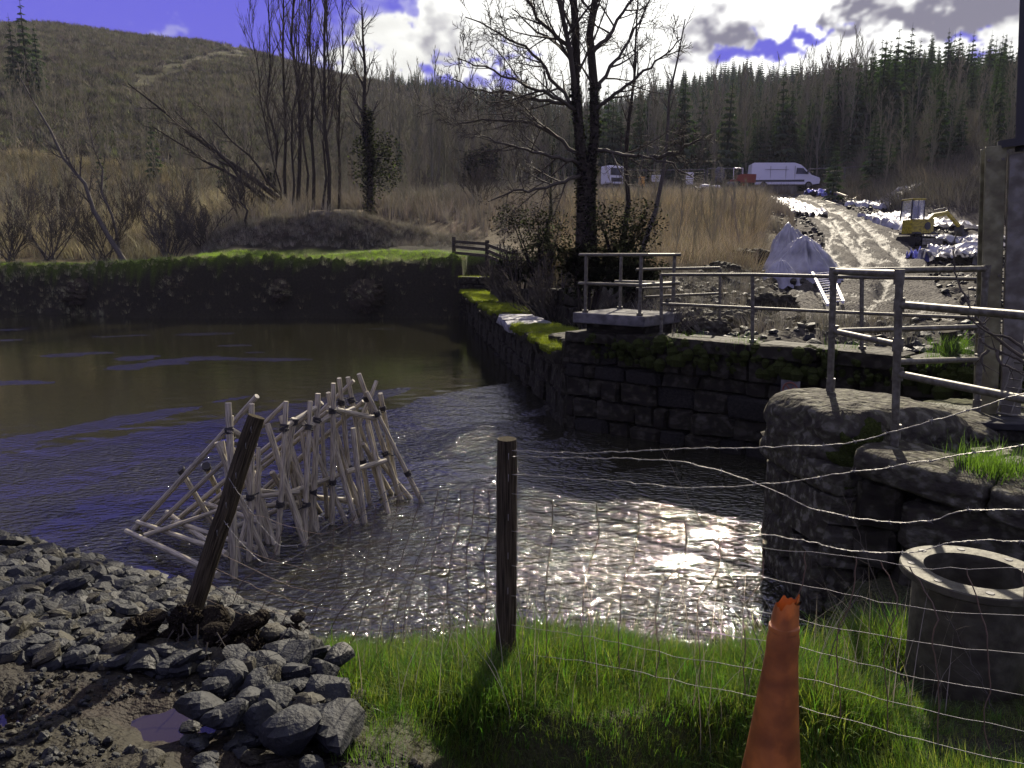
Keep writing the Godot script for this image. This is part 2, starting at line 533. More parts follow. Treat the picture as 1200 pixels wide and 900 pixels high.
var ridge := []   # bearing x/-z, rise/run of the skyline
func ridge_slope(u: float) -> float: return piece(ridge, u)
func soft(keys: Array, x: float) -> float:
	return (piece(keys, x - 0.06) + piece(keys, x - 0.03) + piece(keys, x) + piece(keys, x + 0.03) + piece(keys, x + 0.06)) * 0.2
func ridge_far(u: float) -> float: return soft([-0.7, 215.0, -0.3, 225.0, -0.05, 300.0, 0.04, 460.0, 0.14, 430.0, 0.22, 330.0, 0.45, 290.0, 0.8, 260.0], u)
func hill_foot(u: float) -> float: return soft([-0.7, 62.0, -0.3, 72.0, 0.0, 150.0, 0.3, 120.0, 0.42, 78.0, 0.5, 48.0, 0.8, 42.0], u)

func upland(x: float, z: float) -> float:
	var zd := maxf(-z, 0.5)
	var u := clampf(x / zd, -0.9, 0.9)
	var field := piece([0, 0.0, 5, 0.2, 7, 0.27, 9, 0.42, 13, 0.5, 20, 1.0, 26, 1.2, 33, 1.45, 38, 2.4, 45, 4.0, 60, 5.6, 72, 6.5, 83, 8.1, 100, 9.3, 200, 15.0, 400, 24.0, 900, 60.0], zd)
	var left := piece([28, 1.3, 33, 1.3, 36, 1.15, 39, 1.4, 45, 2.5, 60, 4.6, 80, 8.0, 200, 15.0], zd)
	var track_side := piece([0, 0.0, 5, 0.25, 9, 0.45, 12, 0.5, 26, 0.8, 33, 1.5, 43, 2.9, 58, 4.7, 72, 6.5, 83, 8.1, 100, 9.3, 200, 15.0, 400, 24.0, 900, 60.0], zd)
	var y := field
	y = lerpf(y, left, smoothstep(-0.34, -0.44, u))
	y = lerpf(y, track_side, smoothstep(0.28, 0.36, u))
	# the scarp of turned earth behind the far bank
	var mound := smoothstep(-0.41, -0.37, u) * smoothstep(-0.04, -0.1, u)
	if mound > 0.0 and zd > 30.0 and zd < 60.0:
		var crest := piece([-0.41, 2.2, -0.36, 2.9, -0.3, 3.3, -0.2, 3.55, -0.14, 2.9, -0.06, 2.0], u)
		y = lerpf(y, maxf(y, piece([30, 1.4, 35.4, 1.45, 36.6, crest * 0.75, 37.8, crest, 44, crest + 0.35, 60, 5.6], zd)), mound)
	var zf := hill_foot(u)
	if zd > zf:
		var zr := ridge_far(u)
		var top := 1.65 + ridge_slope(u) * zr
		var t := (zd - zf) / (zr - zf)
		var y0 := y
		if t < 1.0: y = y0 + (top - y0) * (t * 0.8 + 0.2 * t * t) + wob.get_noise_2d(x * 0.6, z * 0.6) * 2.5 * t * (1.0 - t) * 4.0 * 0.5
		else: y = top - (zd - zr) * 0.12
	return y

func near_bank(d: float, x: float, z: float) -> float:
	return piece([0, -0.99, 0.2, -0.85, 0.5, -0.58, 0.85, -0.37, 1.1, -0.33, 1.7, -0.2, 2.4, -0.08, 3.2, 0.0], d) + wob.get_noise_2d(x * 5.0, z * 5.0) * 0.03

func ground_y(x: float, z: float) -> float:
	var zd := -z
	var out := 0.0
	if zd < 45.0 and zd > -1.0 and x < 20.0 and x > -45.0:
		var s := shore_d(Vector2(x, z))
		var d := s.x
		if d < 0.0: return WATER - clampf(-d * 0.4, 0.03, 1.3) if s.y < 0.5 or s.y > 1.5 else WATER - 1.0
		if s.y < 0.5:
			out = near_bank(d, x, z)
			out -= 0.26 * smoothstep(3.05, 2.72, zd + 0.1 * sin(x * 5.0)) * smoothstep(-0.45, -0.1, x) * smoothstep(1.7, 1.1, x) * smoothstep(1.2, 2.0, zd)
			if x > 2.0 and zd > 3.5: out = lerpf(out, -0.5, smoothstep(2.0, 2.3, x))
		elif s.y < 1.5:
			var base := upland(x, z)
			if zd < 8.0: base = 0.27
			if zd < 4.9: base = lerpf(near_bank(maxf(d, 1.0), x, z), 0.25, smoothstep(4.2, 4.9, zd))
			if zd > 11.0 and x < 3.0: base = lerpf(-0.45, base, smoothstep(0.6, 3.0, d))
			out = lerpf(-1.6, base, smoothstep(0.12, 0.4, d))
		else:
			var lump := wob.get_noise_2d(x * 6.0, z * 6.0) * 0.55 + rough_noise.get_noise_2d(x * 3.0, z * 3.0) * 0.3
			out = lerpf(WATER - 0.05, upland(x, z), smoothstep(-0.1, 1.15 + lump * 0.8, d + lump * 0.8)) + rough_noise.get_noise_2d(x * 8.0, z * 8.0) * 0.4 * smoothstep(0.0, 0.5, d) * smoothstep(1.7, 1.0, d)
		# the right-hand deck behind the wing wall
		if x > 2.4 and zd > 2.5 and zd < 7.2:
			var over := (x - 2.37) * 0.6 + (z + 5.1) * -0.73   # distance behind the wing wall line
			out = lerpf(minf(out, -0.5), maxf(out, 0.05 + 0.06 * clampf(zd - 3.0, 0, 4)), smoothstep(0.1, 0.3, over)) if x < 6.0 else out
	else:
		out = upland(x, z) if zd > 0 else 0.0
	if zd > 10.0:
		var tr := track_d(x, zd)
		if tr < 2.6: out -= 0.4 * smoothstep(2.3, 1.6, tr)
		out += wob.get_noise_2d(x * 2.0, z * 2.0) * (0.12 if x > -2.0 or zd > 36.0 else 0.3) + rough_noise.get_noise_2d(x * 2.2, z * 2.2) * 0.06 * clampf(zd / 20.0, 0.0, 2.5) * smoothstep(110.0, 60.0, zd)
		if x > 1.5 and zd < 45.0: out += rough_noise.get_noise_2d(x * 5.0 + 30.0, z * 5.0) * 0.2 * smoothstep(0.4, 1.2, shore_d(Vector2(x, z)).x)
	elif out > -0.6:
		for p in puddles:
			var q := Vector2((x - p[0]) / p[2], (z - p[1]) / p[3])
			out -= 0.11 * exp(-q.length_squared() * 1.2)
		out += rough_noise.get_noise_2d(x * 16.0, z * 16.0) * 0.03 * (0.6 if x > -0.3 else 1.2)
	return out

var puddles := [[-1.4, -2.84, 0.34, 0.24], [-1.95, -2.2, 0.34, 0.17], [-0.72, -2.12, 0.26, 0.12], [-2.05, -2.75, 0.2, 0.12]]   # x, z, half sizes
var track_line := []   # -z, x
func track_x(zd: float) -> float: return piece(track_line, zd)
func track_d(x: float, zd: float) -> float:
	if zd < 13.0 or zd > 78.0: return 99.0
	return absf(x - track_x(zd))
func track_y(x: float, zd: float) -> float:
	var o := x - track_x(zd)
	var rut := exp(-pow((absf(o + 0.25 * sin(zd * 0.35)) - 0.8) / 0.26, 2.0)) + 0.7 * exp(-pow((o - 0.1 + 0.4 * sin(zd * 0.21)) / 0.2, 2.0)) + 0.8 * exp(-pow((o + 1.5 - 0.3 * sin(zd * 0.3)) / 0.2, 2.0))
	return upland(x, -zd) + 0.06 - 0.17 * rut + rough_noise.get_noise_2d(x * 7.0, zd * 1.6) * 0.16 + wob.get_noise_2d(x * 2.0, -zd * 2.0) * 0.12

func ground_tint(x: float, z: float, y: float) -> Color:
	var zd := -z
	var u := x / maxf(zd, 0.5)
	var k := wob.get_noise_2d(x * 3.0, z * 3.0)
	if zd < 9.0:
		var s := shore_d(Vector2(x, z))
		var mud := Color(0.034, 0.029, 0.021)
		var turf := Color(0.05, 0.055, 0.02)
		var a := smoothstep(-0.75, -0.45, x + k * 0.3) * smoothstep(2.55, 2.8, zd + k * 0.4)
		if x > 2.3: return Color(0.08, 0.085, 0.04)
		return mud.lerp(turf, a) * (1.0 + k * 0.3)
	if zd < 36.5 and x < 0 and u < -0.0 and zd > 29.0:
		return Color(0.085, 0.12, 0.02) if y > 1.28 - 0.45 * smoothstep(-0.38, -0.48, u) and y < 1.8 else Color(0.042, 0.036, 0.024)
	if u > 0.1 and zd < 36.0 and zd > 8.0: return Color(0.085, 0.075, 0.062).lerp(Color(0.1, 0.085, 0.05), smoothstep(20.0, 30.0, zd) * smoothstep(0.34, 0.2, u))
	if zd < 70.0 and u > 0.36: return Color(0.075, 0.066, 0.055)
	if zd < 37.6 and u < -0.05 and u > -0.4: return Color(0.06, 0.05, 0.037)
	if zd < 100.0 and zd < hill_foot(u) * 1.15: return Color(0.15, 0.12, 0.07) * (1.0 + 0.5 * k)
	if u < 0.0:
		var path := smoothstep(0.025, 0.0, absf(u + 0.50 - 0.16 * smoothstep(90.0, 215.0, zd) + 0.03 * k)) * smoothstep(100.0, 125.0, zd)
		var heath := Color(0.1, 0.092, 0.065).lerp(Color(0.15, 0.135, 0.075), smoothstep(0.1, 0.5, rough_noise.get_noise_2d(x * 0.35, z * 0.35) + k * 0.3))
		return heath.lerp(Color(0.14, 0.14, 0.055), path * 0.75)
	return Color(0.05, 0.045, 0.035)

func make_land():
	wob.seed = 3
	wob.frequency = 0.06
	wob.fractal_octaves = 3
	rough_noise.seed = 8
	rough_noise.frequency = 0.25
	rough_noise.fractal_octaves = 4
	make_shore()
	for q in [Vector3(-0.689, 0.278, 0.000), Vector3(-0.626, 0.277, 0.000), Vector3(-0.574, 0.278, 0.000), Vector3(-0.522, 0.272, 0.000), Vector3(-0.460, 0.263, 0.000), Vector3(-0.388, 0.258, 0.000), Vector3(-0.336, 0.250, 0.000), Vector3(-0.274, 0.233, 0.000), Vector3(-0.211, 0.218, 0.000), Vector3(-0.137, 0.205, 0.000), Vector3(-0.064, 0.197, 0.000), Vector3(0.000, 0.187, 0.000), Vector3(0.053, 0.177, 0.000), Vector3(0.106, 0.177, 0.000), Vector3(0.170, 0.189, 0.000), Vector3(0.212, 0.198, 0.000), Vector3(0.275, 0.204, 0.000), Vector3(0.318, 0.198, 0.000), Vector3(0.371, 0.195, 0.000), Vector3(0.424, 0.193, 0.000), Vector3(0.477, 0.194, 0.000), Vector3(0.530, 0.194, 0.000), Vector3(0.583, 0.190, 0.000), Vector3(0.636, 0.189, 0.000), Vector3(0.700, 0.189, 0.000)]:
		ridge.append(q.x)
		ridge.append(q.y)
	for q in [[Vector3(0.455, -0.080, 0.000), 13.0], [Vector3(0.455, -0.052, 0.000), 20.0], [Vector3(0.468, -0.016, 0.000), 31.0], [Vector3(0.448, 0.016, 0.000), 41.0], [Vector3(0.400, 0.050, 0.000), 58.0], [Vector3(0.348, 0.071, 0.000), 78.0]]:
		track_line.append(q[1])
		track_line.append(q[0].x * q[1])
	var bearings := []
	var b := -180.0
	while b < 179.9:
		bearings.append(deg_to_rad(b))
		b += 0.21 if absf(b + 0.1) < 41.0 else 6.0
	var nb := bearings.size()
	for part in 2:
		var radii := []
		var r := 0.0 if part == 0 else 8.0
		if part == 0:
			radii.append(0.0)
			radii.append(0.9)
			r = 1.6
			while r < 8.0:
				radii.append(r)
				r *= 1.0105
			radii.append(8.0)
		else:
			while r < 1000.0:
				radii.append(r)
				r *= 1.008 if r < 48.0 else 1.018
		var mb := MB.new()
		for k in radii.size():
			for a in bearings:
				var x: float = sin(a) * radii[k]
				var z: float = -cos(a) * radii[k]
				var y := ground_y(x, z)
				mb.tint = ground_tint(x, z, y)
				mb.vert(Vector3(x, y, z), Vector3.UP, Vector2(x, z))
		for k in radii.size() - 1:
			for j in nb:
				var p := k * nb + j
				var q := k * nb + (j + 1) % nb
				mb.quad(p, q, q + nb, p + nb)
		for i in mb.n.size(): mb.n[i] = Vector3.ZERO
		for i in range(0, mb.ix.size(), 3):
			var p := mb.ix[i]
			var q := mb.ix[i + 1]
			var w := mb.ix[i + 2]
			var nn := (mb.v[w] - mb.v[p]).cross(mb.v[q] - mb.v[p])
			if nn.y < 0:
				nn = -nn
			mb.n[p] += nn; mb.n[q] += nn; mb.n[w] += nn
		for i in mb.n.size(): mb.n[i] = mb.n[i].normalized() if mb.n[i].length_squared() > 1e-20 else Vector3.UP
		if part == 0: tag(obj("near_ground", mb, M["mud"]), "muddy near shore sloping down to the pond", "", "", "structure")
		else: tag(obj("ground", mb, M["earth"]), "banks, field and hillsides round the pond", "", "", "structure")
	# the churned track
	var tk := MB.new()
	var rows := 420
	var cols := 56
	for k in rows + 1:
		var zd := 13.0 * pow(78.0 / 13.0, float(k) / rows)
		for j in cols + 1:
			var o := (float(j) / cols - 0.5) * 4.4
			var x := track_x(zd) + o
			var y := track_y(x, zd) - 0.35 * smoothstep(1.9, 2.2, absf(o))
			tk.vert(Vector3(x, y, -zd), Vector3.UP, Vector2(x, zd))
	for k in rows:
		for j in cols:
			var p := k * (cols + 1) + j
			tk.quad(p, p + 1, p + cols + 2, p + cols + 1)
	for i in tk.n.size(): tk.n[i] = Vector3.ZERO
	for i in range(0, tk.ix.size(), 3):
		var nn := (tk.v[tk.ix[i + 2]] - tk.v[tk.ix[i]]).cross(tk.v[tk.ix[i + 1]] - tk.v[tk.ix[i]])
		for e in 3: tk.n[tk.ix[i + e]] += nn
	for i in tk.n.size(): tk.n[i] = tk.n[i].normalized()
	# wet in the ruts and hollows, dull on the ridges between
	var parts := [PackedInt32Array(), PackedInt32Array()]
	for i in range(0, tk.ix.size(), 3):
		var p := tk.v[tk.ix[i]]
		var low := p.y - upland(p.x, p.z) - wob.get_noise_2d(p.x * 2.0, p.z * 2.0) * 0.12
		var e := 1 if low < -0.015 + 0.06 * wob.get_noise_2d(p.x * 9.0, p.z * 5.0) else 0
		for q in 3: parts[e].append(tk.ix[i + q])
	var am := ArrayMesh.new()
	for e in 2:
		var a := []
		a.resize(Mesh.ARRAY_MAX)
		a[Mesh.ARRAY_VERTEX] = tk.v
		a[Mesh.ARRAY_NORMAL] = tk.n
		a[Mesh.ARRAY_INDEX] = parts[e]
		am.add_surface_from_arrays(Mesh.PRIMITIVE_TRIANGLES, a)
		am.surface_set_material(e, M["track_wet"] if e else M["track"])
	tag(obj("track", am, null), "churned wet muddy track with wheel ruts climbing to the parked van", "", "", "structure")

func make_water():
	var mb := MB.new()
	var strength := PackedFloat32Array()
	var cols := 420
	var radii := []
	var r := 3.9
	while r < 62.0:
		radii.append(r)
		r *= 1.0065
	var waves := []
	for i in 26:
		var len := 0.11 * pow(7.0, R(0, 1))
		var dir := -PI / 2 + R(-1.0, 1.0) * 0.95 + 0.35
		waves.append([Vector2(cos(dir), sin(dir)) * TAU / len, R(0, TAU), len])
	var calm := FastNoiseLite.new()
	calm.seed = 5
	calm.frequency = 0.16
	calm.fractal_octaves = 3
	for rr in radii:
		for j in cols + 1:
			var a := deg_to_rad(-46.0 + 92.0 * j / cols)
			var p := Vector2(sin(a) * rr, -cos(a) * rr)
			var k := piece([4, 1.0, 8, 1.0, 10, 0.75, 13, 0.4, 16, 0.08, 30, 0.04], rr - 0.35 * minf(p.x, 3.0)) * (1.0 + calm.get_noise_2d(p.x, p.y * 1.7) * 0.9)
			k += 0.3 * smoothstep(0.28, 0.5, calm.get_noise_2d(p.x * 0.55 + 40.0, p.y * 1.9)) * smoothstep(-1.0, -6.0, p.x) * smoothstep(10.0, 14.0, rr)
			var g := Vector2.ZERO
			for w in waves:
				if w[2] > rr * 0.022:
					g += w[0] * cos(w[0].dot(p) + w[1]) * w[2]
			g *= 0.0046 * k
			strength.append(k + 0.12 * sin(p.x * 3.0 + p.y * 2.0))
			mb.vert(Vector3(p.x, WATER, p.y), Vector3(-g.x, 1, -g.y).normalized(), p)
	for k in radii.size() - 1:
		for j in cols:
			var p := k * (cols + 1) + j
			mb.quad(p, p + 1, p + cols + 2, p + cols + 1)
	# one sheet in three finishes: ruffled, calm and still water
	var all := mb.ix
	var am := ArrayMesh.new()
	for e in 3:
		var part := PackedInt32Array()
		for i in range(0, all.size(), 3):
			var s := strength[all[i]]
			if (0 if s > 0.55 else 1 if s > 0.22 else 2) == e:
				part.append(all[i]); part.append(all[i + 1]); part.append(all[i + 2])
		if part.is_empty(): continue
		var a := []
		a.resize(Mesh.ARRAY_MAX)
		a[Mesh.ARRAY_VERTEX] = mb.v
		a[Mesh.ARRAY_NORMAL] = mb.n
		a[Mesh.ARRAY_TEX_UV] = mb.t
		a[Mesh.ARRAY_INDEX] = part
		am.add_surface_from_arrays(Mesh.PRIMITIVE_TRIANGLES, a)
		am.surface_set_material(am.get_surface_count() - 1, M[["water", "water_calm", "water_still"][e]])
	tag(obj("pond", am, null), "rippled brown water of the reservoir pond", "", "", "structure")



# ---------------------------------------------------------------- stones and blocks
var rocks := []       # angular stones of about unit size
var pebbles := []
var blocks := []      # chamfered, uneven masonry blocks

func make_rock(sd: int, faces: int, fine: int, squash: Vector3, bumps: float) -> ArrayMesh:
	var r := RandomNumberGenerator.new()
	r.seed = sd
	var planes := []
	for i in faces:
		var d := Vector3(r.randfn(), r.randfn(), r.randfn()).normalized()
		planes.append([d, r.randf_range(0.62, 1.0)])
	var st := SurfaceTool.new()
	var sm := SphereMesh.new()
	sm.radial_segments = fine * 2
	sm.rings = fine
	sm.radius = 1.0
	sm.height = 2.0
	var a := sm.get_mesh_arrays()
	var vs: PackedVector3Array = a[Mesh.ARRAY_VERTEX]
	var f := FastNoiseLite.new()
	f.seed = sd
	f.frequency = 1.7
	var mb := MB.new()
	mb.flat = true
	for v in vs:
		var d := v.normalized()
		var best := 1.25
		for p in planes:
			var c: float = p[0].dot(d)
			if c > 0.02: best = minf(best, p[1] / c)
		mb.vert(d * best * (1.0 + bumps * f.get_noise_3dv(d * 1.5)) * squash)
	# split into flat faces: every triangle has its own corners
	var ix: PackedInt32Array = a[Mesh.ARRAY_INDEX]
	var o := MB.new()
	for k in range(0, ix.size(), 3):
		var p0 := mb.v[ix[k]]
		var p1 := mb.v[ix[k + 1]]
		var p2 := mb.v[ix[k + 2]]
		if (p1 - p0).cross(p2 - p0).length() < 1e-7: continue
		o.face(p0, p2, p1)
	return o.mesh()

func make_block(sd: int, jitter: float, bevel: float) -> ArrayMesh:
	var r := RandomNumberGenerator.new()
	r.seed = sd
	var src := MB.new()
	src.box(Transform3D(), Vector3.ONE, bevel)
	var moved := {}
	var o := MB.new()
	for k in range(0, src.ix.size(), 3):
		var q := []
		for e in 3:
			var p := src.v[src.ix[k + e]]
			var key := p.snapped(Vector3.ONE * 0.001)
			if not moved.has(key): moved[key] = p + Vector3(r.randf_range(-1, 1), r.randf_range(-1, 1), r.randf_range(-1, 1)) * jitter
			q.append(moved[key])
		o.face(q[0], q[2], q[1])
	return o.mesh()

func make_stock():
	for i in 10: rocks.append(make_rock(100 + i, 10, 8, Vector3(1, R(0.5, 0.75), R(0.7, 1.0)), 0.07))
	for i in 8: pebbles.append(make_rock(300 + i, 9, 4, Vector3(1, R(0.4, 0.75), R(0.7, 1.0)), 0.0))
	for i in 8: blocks.append(make_block(500 + i, 0.06, 0.11))

func stone_at(parent: Node, called: String, at: Vector3, size: Vector3, b: Basis, m: Material, k: int) -> MeshInstance3D:
	var o := obj(called, blocks[k % blocks.size()], m, parent)
	o.transform = Transform3D(b * Basis.from_scale(size), at)
	return o

# a face of coursed stones from a to b (its top edge), outward on the right of a->b seen from above
func stone_face(parent: Node, a: Vector3, b: Vector3, down: float, course: float, length: float, depth: float, mats: Array, wander := 0.045):
	var dir := (b - a)
	dir.y = 0
	var span := dir.length()
	dir = dir.normalized()
	var nrm := Vector3(-dir.z, 0, dir.x)
	var y := 0.0
	var k := 0
	while y < down - 0.05:
		var h := minf(course * R(0.6, 1.35), down - y)
		var x := -R(0, length * 0.4)
		while x < span - 0.02:
			var l := length * R(0.45, 1.6)
			var x0 := maxf(x, 0.0)
			var x1 := minf(x + l, span)
			if x1 - x0 > 0.06:
				var f := (x0 + x1) * 0.5 / span
				var top := lerpf(a.y, b.y, f)
				var p := Vector3(a.x, 0, a.z) + dir * (x0 + x1) * 0.5 + nrm * R(-wander, wander) - nrm * depth * 0.5
				p.y = top - y - h * 0.5
				stone_at(parent, "stone", p, Vector3(x1 - x0 - 0.004, h - 0.004, depth * R(0.85, 1.1)), Basis(dir, Vector3.UP, dir.cross(Vector3.UP)) * Basis(Vector3(0, 0, 1), R(-0.05, 0.05)), mats[rng.randi() % mats.size()], rng.randi())
				k += 1
			x += l
		y += h


# ---------------------------------------------------------------- masonry
func make_masonry():
	# the sluice wall, from its corner by the pond to the right
	var a := Vector3(0.8, 0.5, -11.4)
	var b := Vector3(5.05, 0.5, -8.12)
	var w := thing("sluice_wall", "dark stone retaining wall of the sluice with gritty coping under the grey railing", "wall", Vector3.ZERO)
	var core := MB.new()
	core.slab(a + Vector3(0.34, -1.25, -0.44), b + Vector3(1.64, -1.25, 0.56), 0.55, 2.3)
	obj("core", core, M["mortar"], w)
	stone_face(w, Vector3(a.x, 0.36, a.z), Vector3(b.x + 1.4, 0.36, b.z + 1.08), 1.9, 0.25, 0.42, 0.4, [M["stone_dark"], M["stone_dark"], M["mortar"]], 0.06)
	var dir := (b - a).normalized()
	var x := 0.0
	while x < 6.6:
		var l := R(0.7, 1.15)
		var o := stone_at(w, "coping_stone", a + dir * (x + l * 0.5) + Vector3(0.14, -0.06, -0.18), Vector3(l - 0.02, 0.17 * R(0.85, 1.2), 0.62), Basis(dir, Vector3.UP, dir.cross(Vector3.UP)), M["stone_dark"], rng.randi())
		o.rotation.z += R(-0.02, 0.02)
		x += l
	var fringe := MB.new()
	for i in 420:
		var c := a + dir * R(0.4, 6.4) + Vector3(-0.61, 0, 0.79) * R(-0.05, 0.12) + Vector3(0, R(-0.34, 0.0), 0)
		var rr := R(0.02, 0.09) * (0.6 + 0.6 * absf(sin(c.x * 2.3)))
		fringe.lathe(Transform3D(Basis(Vector3.UP, R(0, 6)), c), PackedVector2Array([Vector2(0.001, rr * 0.8), Vector2(rr * 0.7, rr * 0.5), Vector2(rr, 0.0), Vector2(rr * 0.6, -rr)]), 6)
	tag(obj("moss", fringe, M["moss_dark"], w), "", "", "", "stuff")
	# the end return of the wall behind the corner
	stone_face(w, Vector3(0.62, 0.36, -12.6), Vector3(0.8, 0.36, -11.4), 1.9, 0.34, 0.5, 0.4, [M["stone_dark"]])
	# the low mossy wall along the pond
	var mw := thing("pond_wall", "long low stone wall topped with bright moss running away along the water", "wall", Vector3.ZERO)
	var p0 := Vector3(0.78, 0.08, -11.5)
	var p1 := Vector3(-1.8, 0.02, -30.2)
	var mcore := MB.new()
	mcore.slab(p0 + Vector3(0.42, -0.95, 0), p1 + Vector3(0.42, -0.95, 0), 0.5, 1.7)
	obj("core", mcore, M["mortar"], mw)
	var mdir := (p1 - p0).normalized()
	stone_face(mw, p1, p0, 1.2, 0.3, 0.6, 0.42, [M["stone_dark"]], 0.06)
	x = 0.0
	var cop := MB.new()
	var moss_spots := []
	var span := p0.distance_to(p1)
	while x < span:
		var l := R(0.5, 0.9)
		var bare := x > 4.0 and x < 7.2
		var q := p0 + mdir * (x + l * 0.5) + Vector3(0.3, R(-0.02, 0.05), 0)
		if absf(x - 12.0) < 0.7 or absf(x - 17.3) < 0.6: q.y -= 0.16
		stone_at(mw, "coping_stone", q, Vector3(l - 0.03, 0.24, R(0.78, 0.95)), Basis(mdir, Vector3.UP, mdir.cross(Vector3.UP)), M["stone_pale"] if bare else M["stone_dark"], rng.randi())
		if not bare and q.y > -0.05: moss_spots.append([q, l])
		x += l
	var cushion := MB.new()
	for s in moss_spots:
		for i in 40:
			var c: Vector3 = s[0] + mdir * R(-0.5, 0.5) * s[1] + Vector3(R(-0.5, 0.46), 0.1, 0)
			var rr := R(0.05, 0.12)
			cushion.lathe(Transform3D(Basis(Vector3.UP, R(0, 6)), c), PackedVector2Array([Vector2(0.001, rr * 0.7), Vector2(rr * 0.6, rr * 0.55), Vector2(rr, 0.0), Vector2(rr * 0.9, -0.05)]), 7)
	tag(obj("moss", cushion, M["moss"], mw), "", "", "", "stuff")
	var tufts := []
	for s in moss_spots:
		for i in 260:
			tufts.append(spin(s[0] + mdir * R(-0.5, 0.5) * s[1] + Vector3(R(-0.5, 0.45), 0.14, 0), R(0.25, 0.5), 0.6))
	many("moss_tuft", T["tuft_mesh"], M["moss_leaf"], tufts, mw)
	# the taller end block where that wall meets the far bank, and the wall that goes on behind it
	var eb := thing("end_pier", "squat dark stone block with a mossy top where the low wall meets the far bank", "wall")
	var e0 := Vector3(-2.150, 0.741, -31.000)
	var e1 := Vector3(-0.853, 0.741, -31.000)
	stone_face(eb, e0 + Vector3(0, 0, 0.35), e1 + Vector3(0, 0, 0.35), 1.7, 0.35, 0.6, 0.5, [M["stone_dark"]])
	var ec := MB.new()
	ec.box(Transform3D(Basis(), (e0 + e1) * 0.5 + Vector3(0, -0.9, -0.3)), Vector3(1.25, 1.7, 0.8))
	obj("core", ec, M["mortar"], eb)
	var et := []
	for i in 160: et.append(spin((e0 + e1) * 0.5 + Vector3(R(-0.65, 0.65), -0.03, R(-0.5, 0.35)), R(0.25, 0.5), 0.5))
	many("moss_tuft", T["tuft_mesh"], M["moss_leaf"], et, eb)
	var rw := thing("recess_wall", "shaded stone wall below the glossy bush behind the mossy wall", "wall")
	stone_face(rw, Vector3(-0.745, 0.445, -27.000), Vector3(1.351, 0.891, -17.000), 1.9, 0.36, 0.8, 0.4, [M["stone_dark"]])
	# stone pier at the right, round-topped, on the water's edge
	var pr := thing("stone_pier", "weathered round-topped stone pier under the near pipe railing at the water", "pier")
	var pc := MB.new()
	pc.box(Transform3D(Basis(Vector3.UP, 0.25), Vector3(2.78, -0.75, -5.75)), Vector3(1.0, 1.6, 1.05))
	obj("core", pc, M["mortar"], pr)
	var f0 := Vector3(2.12, 0.02, -6.25)
	var f1 := Vector3(2.16, 0.02, -5.12)
	var f2 := Vector3(3.1, 0.02, -4.75)
	stone_face(pr, f0, f1, 1.1, 0.36, 0.6, 0.45, [M["stone_pier"]], 0.012)
	stone_face(pr, f1, f2, 1.1, 0.36, 0.6, 0.45, [M["stone_pier"]], 0.012)
	stone_face(pr, Vector3(3.3, 0.02, -6.9), f0, 1.1, 0.36, 0.6, 0.45, [M["stone_pier"]], 0.012)
	# projecting course and the two big rounded cap stones
	obj("string_course", cap_stone(31, Vector3(0.6, 0.11, 0.63), 12.0, 0.02), M["stone_pier"], pr).transform = Transform3D(Basis(Vector3.UP, 0.12), Vector3(2.7, 0.1, -5.72))
	obj("cap_stone", cap_stone(32, Vector3(0.6, 0.29, 0.58), 4.5, 0.05), M["stone_pier"], pr).transform = Transform3D(Basis(Vector3.UP, 0.25) * Basis(Vector3.BACK, -0.05), Vector3(2.68, 0.28, -5.78))
	obj("cap_stone", cap_stone(33, Vector3(0.72, 0.2, 0.5), 3.2, 0.07), M["stone_pier"], pr).transform = Transform3D(Basis(Vector3.UP, 0.1) * Basis(Vector3.BACK, -0.14), Vector3(3.55, 0.2, -6.0))
	obj("moss", cap_stone(34, Vector3(0.2, 0.3, 0.16), 2.2, 0.3), M["moss_dark"], pr).transform = Transform3D(Basis(), Vector3(2.42, 0.17, -5.2))
	# the wing wall running down to the right with its sloping coping
	var ww := thing("wing_wall", "sloping stone wing wall with lichen-grey coping running down behind the iron pipe", "wall")
	var w0 := Vector3(2.32, 0.3, -5.0)
	var w1 := Vector3(4.3, -0.12, -3.35)
	var wd := (w1 - w0).normalized()
	stone_face(ww, w0 + Vector3(-0.0, -0.12, 0.02), w1 + Vector3(0, -0.12, 0.02), 1.1, 0.3, 0.55, 0.4, [M["stone_dark"], M["stone_pier"]])
	var wc := MB.new()
	wc.slab(w0 + Vector3(0.3, -0.7, -0.3), w1 + Vector3(0.3, -0.7, -0.3), 0.5, 1.0)
	obj("core", wc, M["mortar"], ww)
	x = 0.0
	var kk := 0
	while x < 2.5:
		var l := R(0.75, 1.0)
		var q := w0 + wd * (x + l * 0.5) + Vector3(0.12, 0.0, -0.16)
		var side := wd.cross(Vector3.UP).normalized()
		var o := obj("coping_stone", cap_stone(40 + kk, Vector3(l * 0.5, 0.1, 0.33), 9.0, 0.035), M["stone_pier"], ww)
		o.transform = Transform3D(Basis(wd, side.cross(wd), side), q)
		x += l
		kk += 1

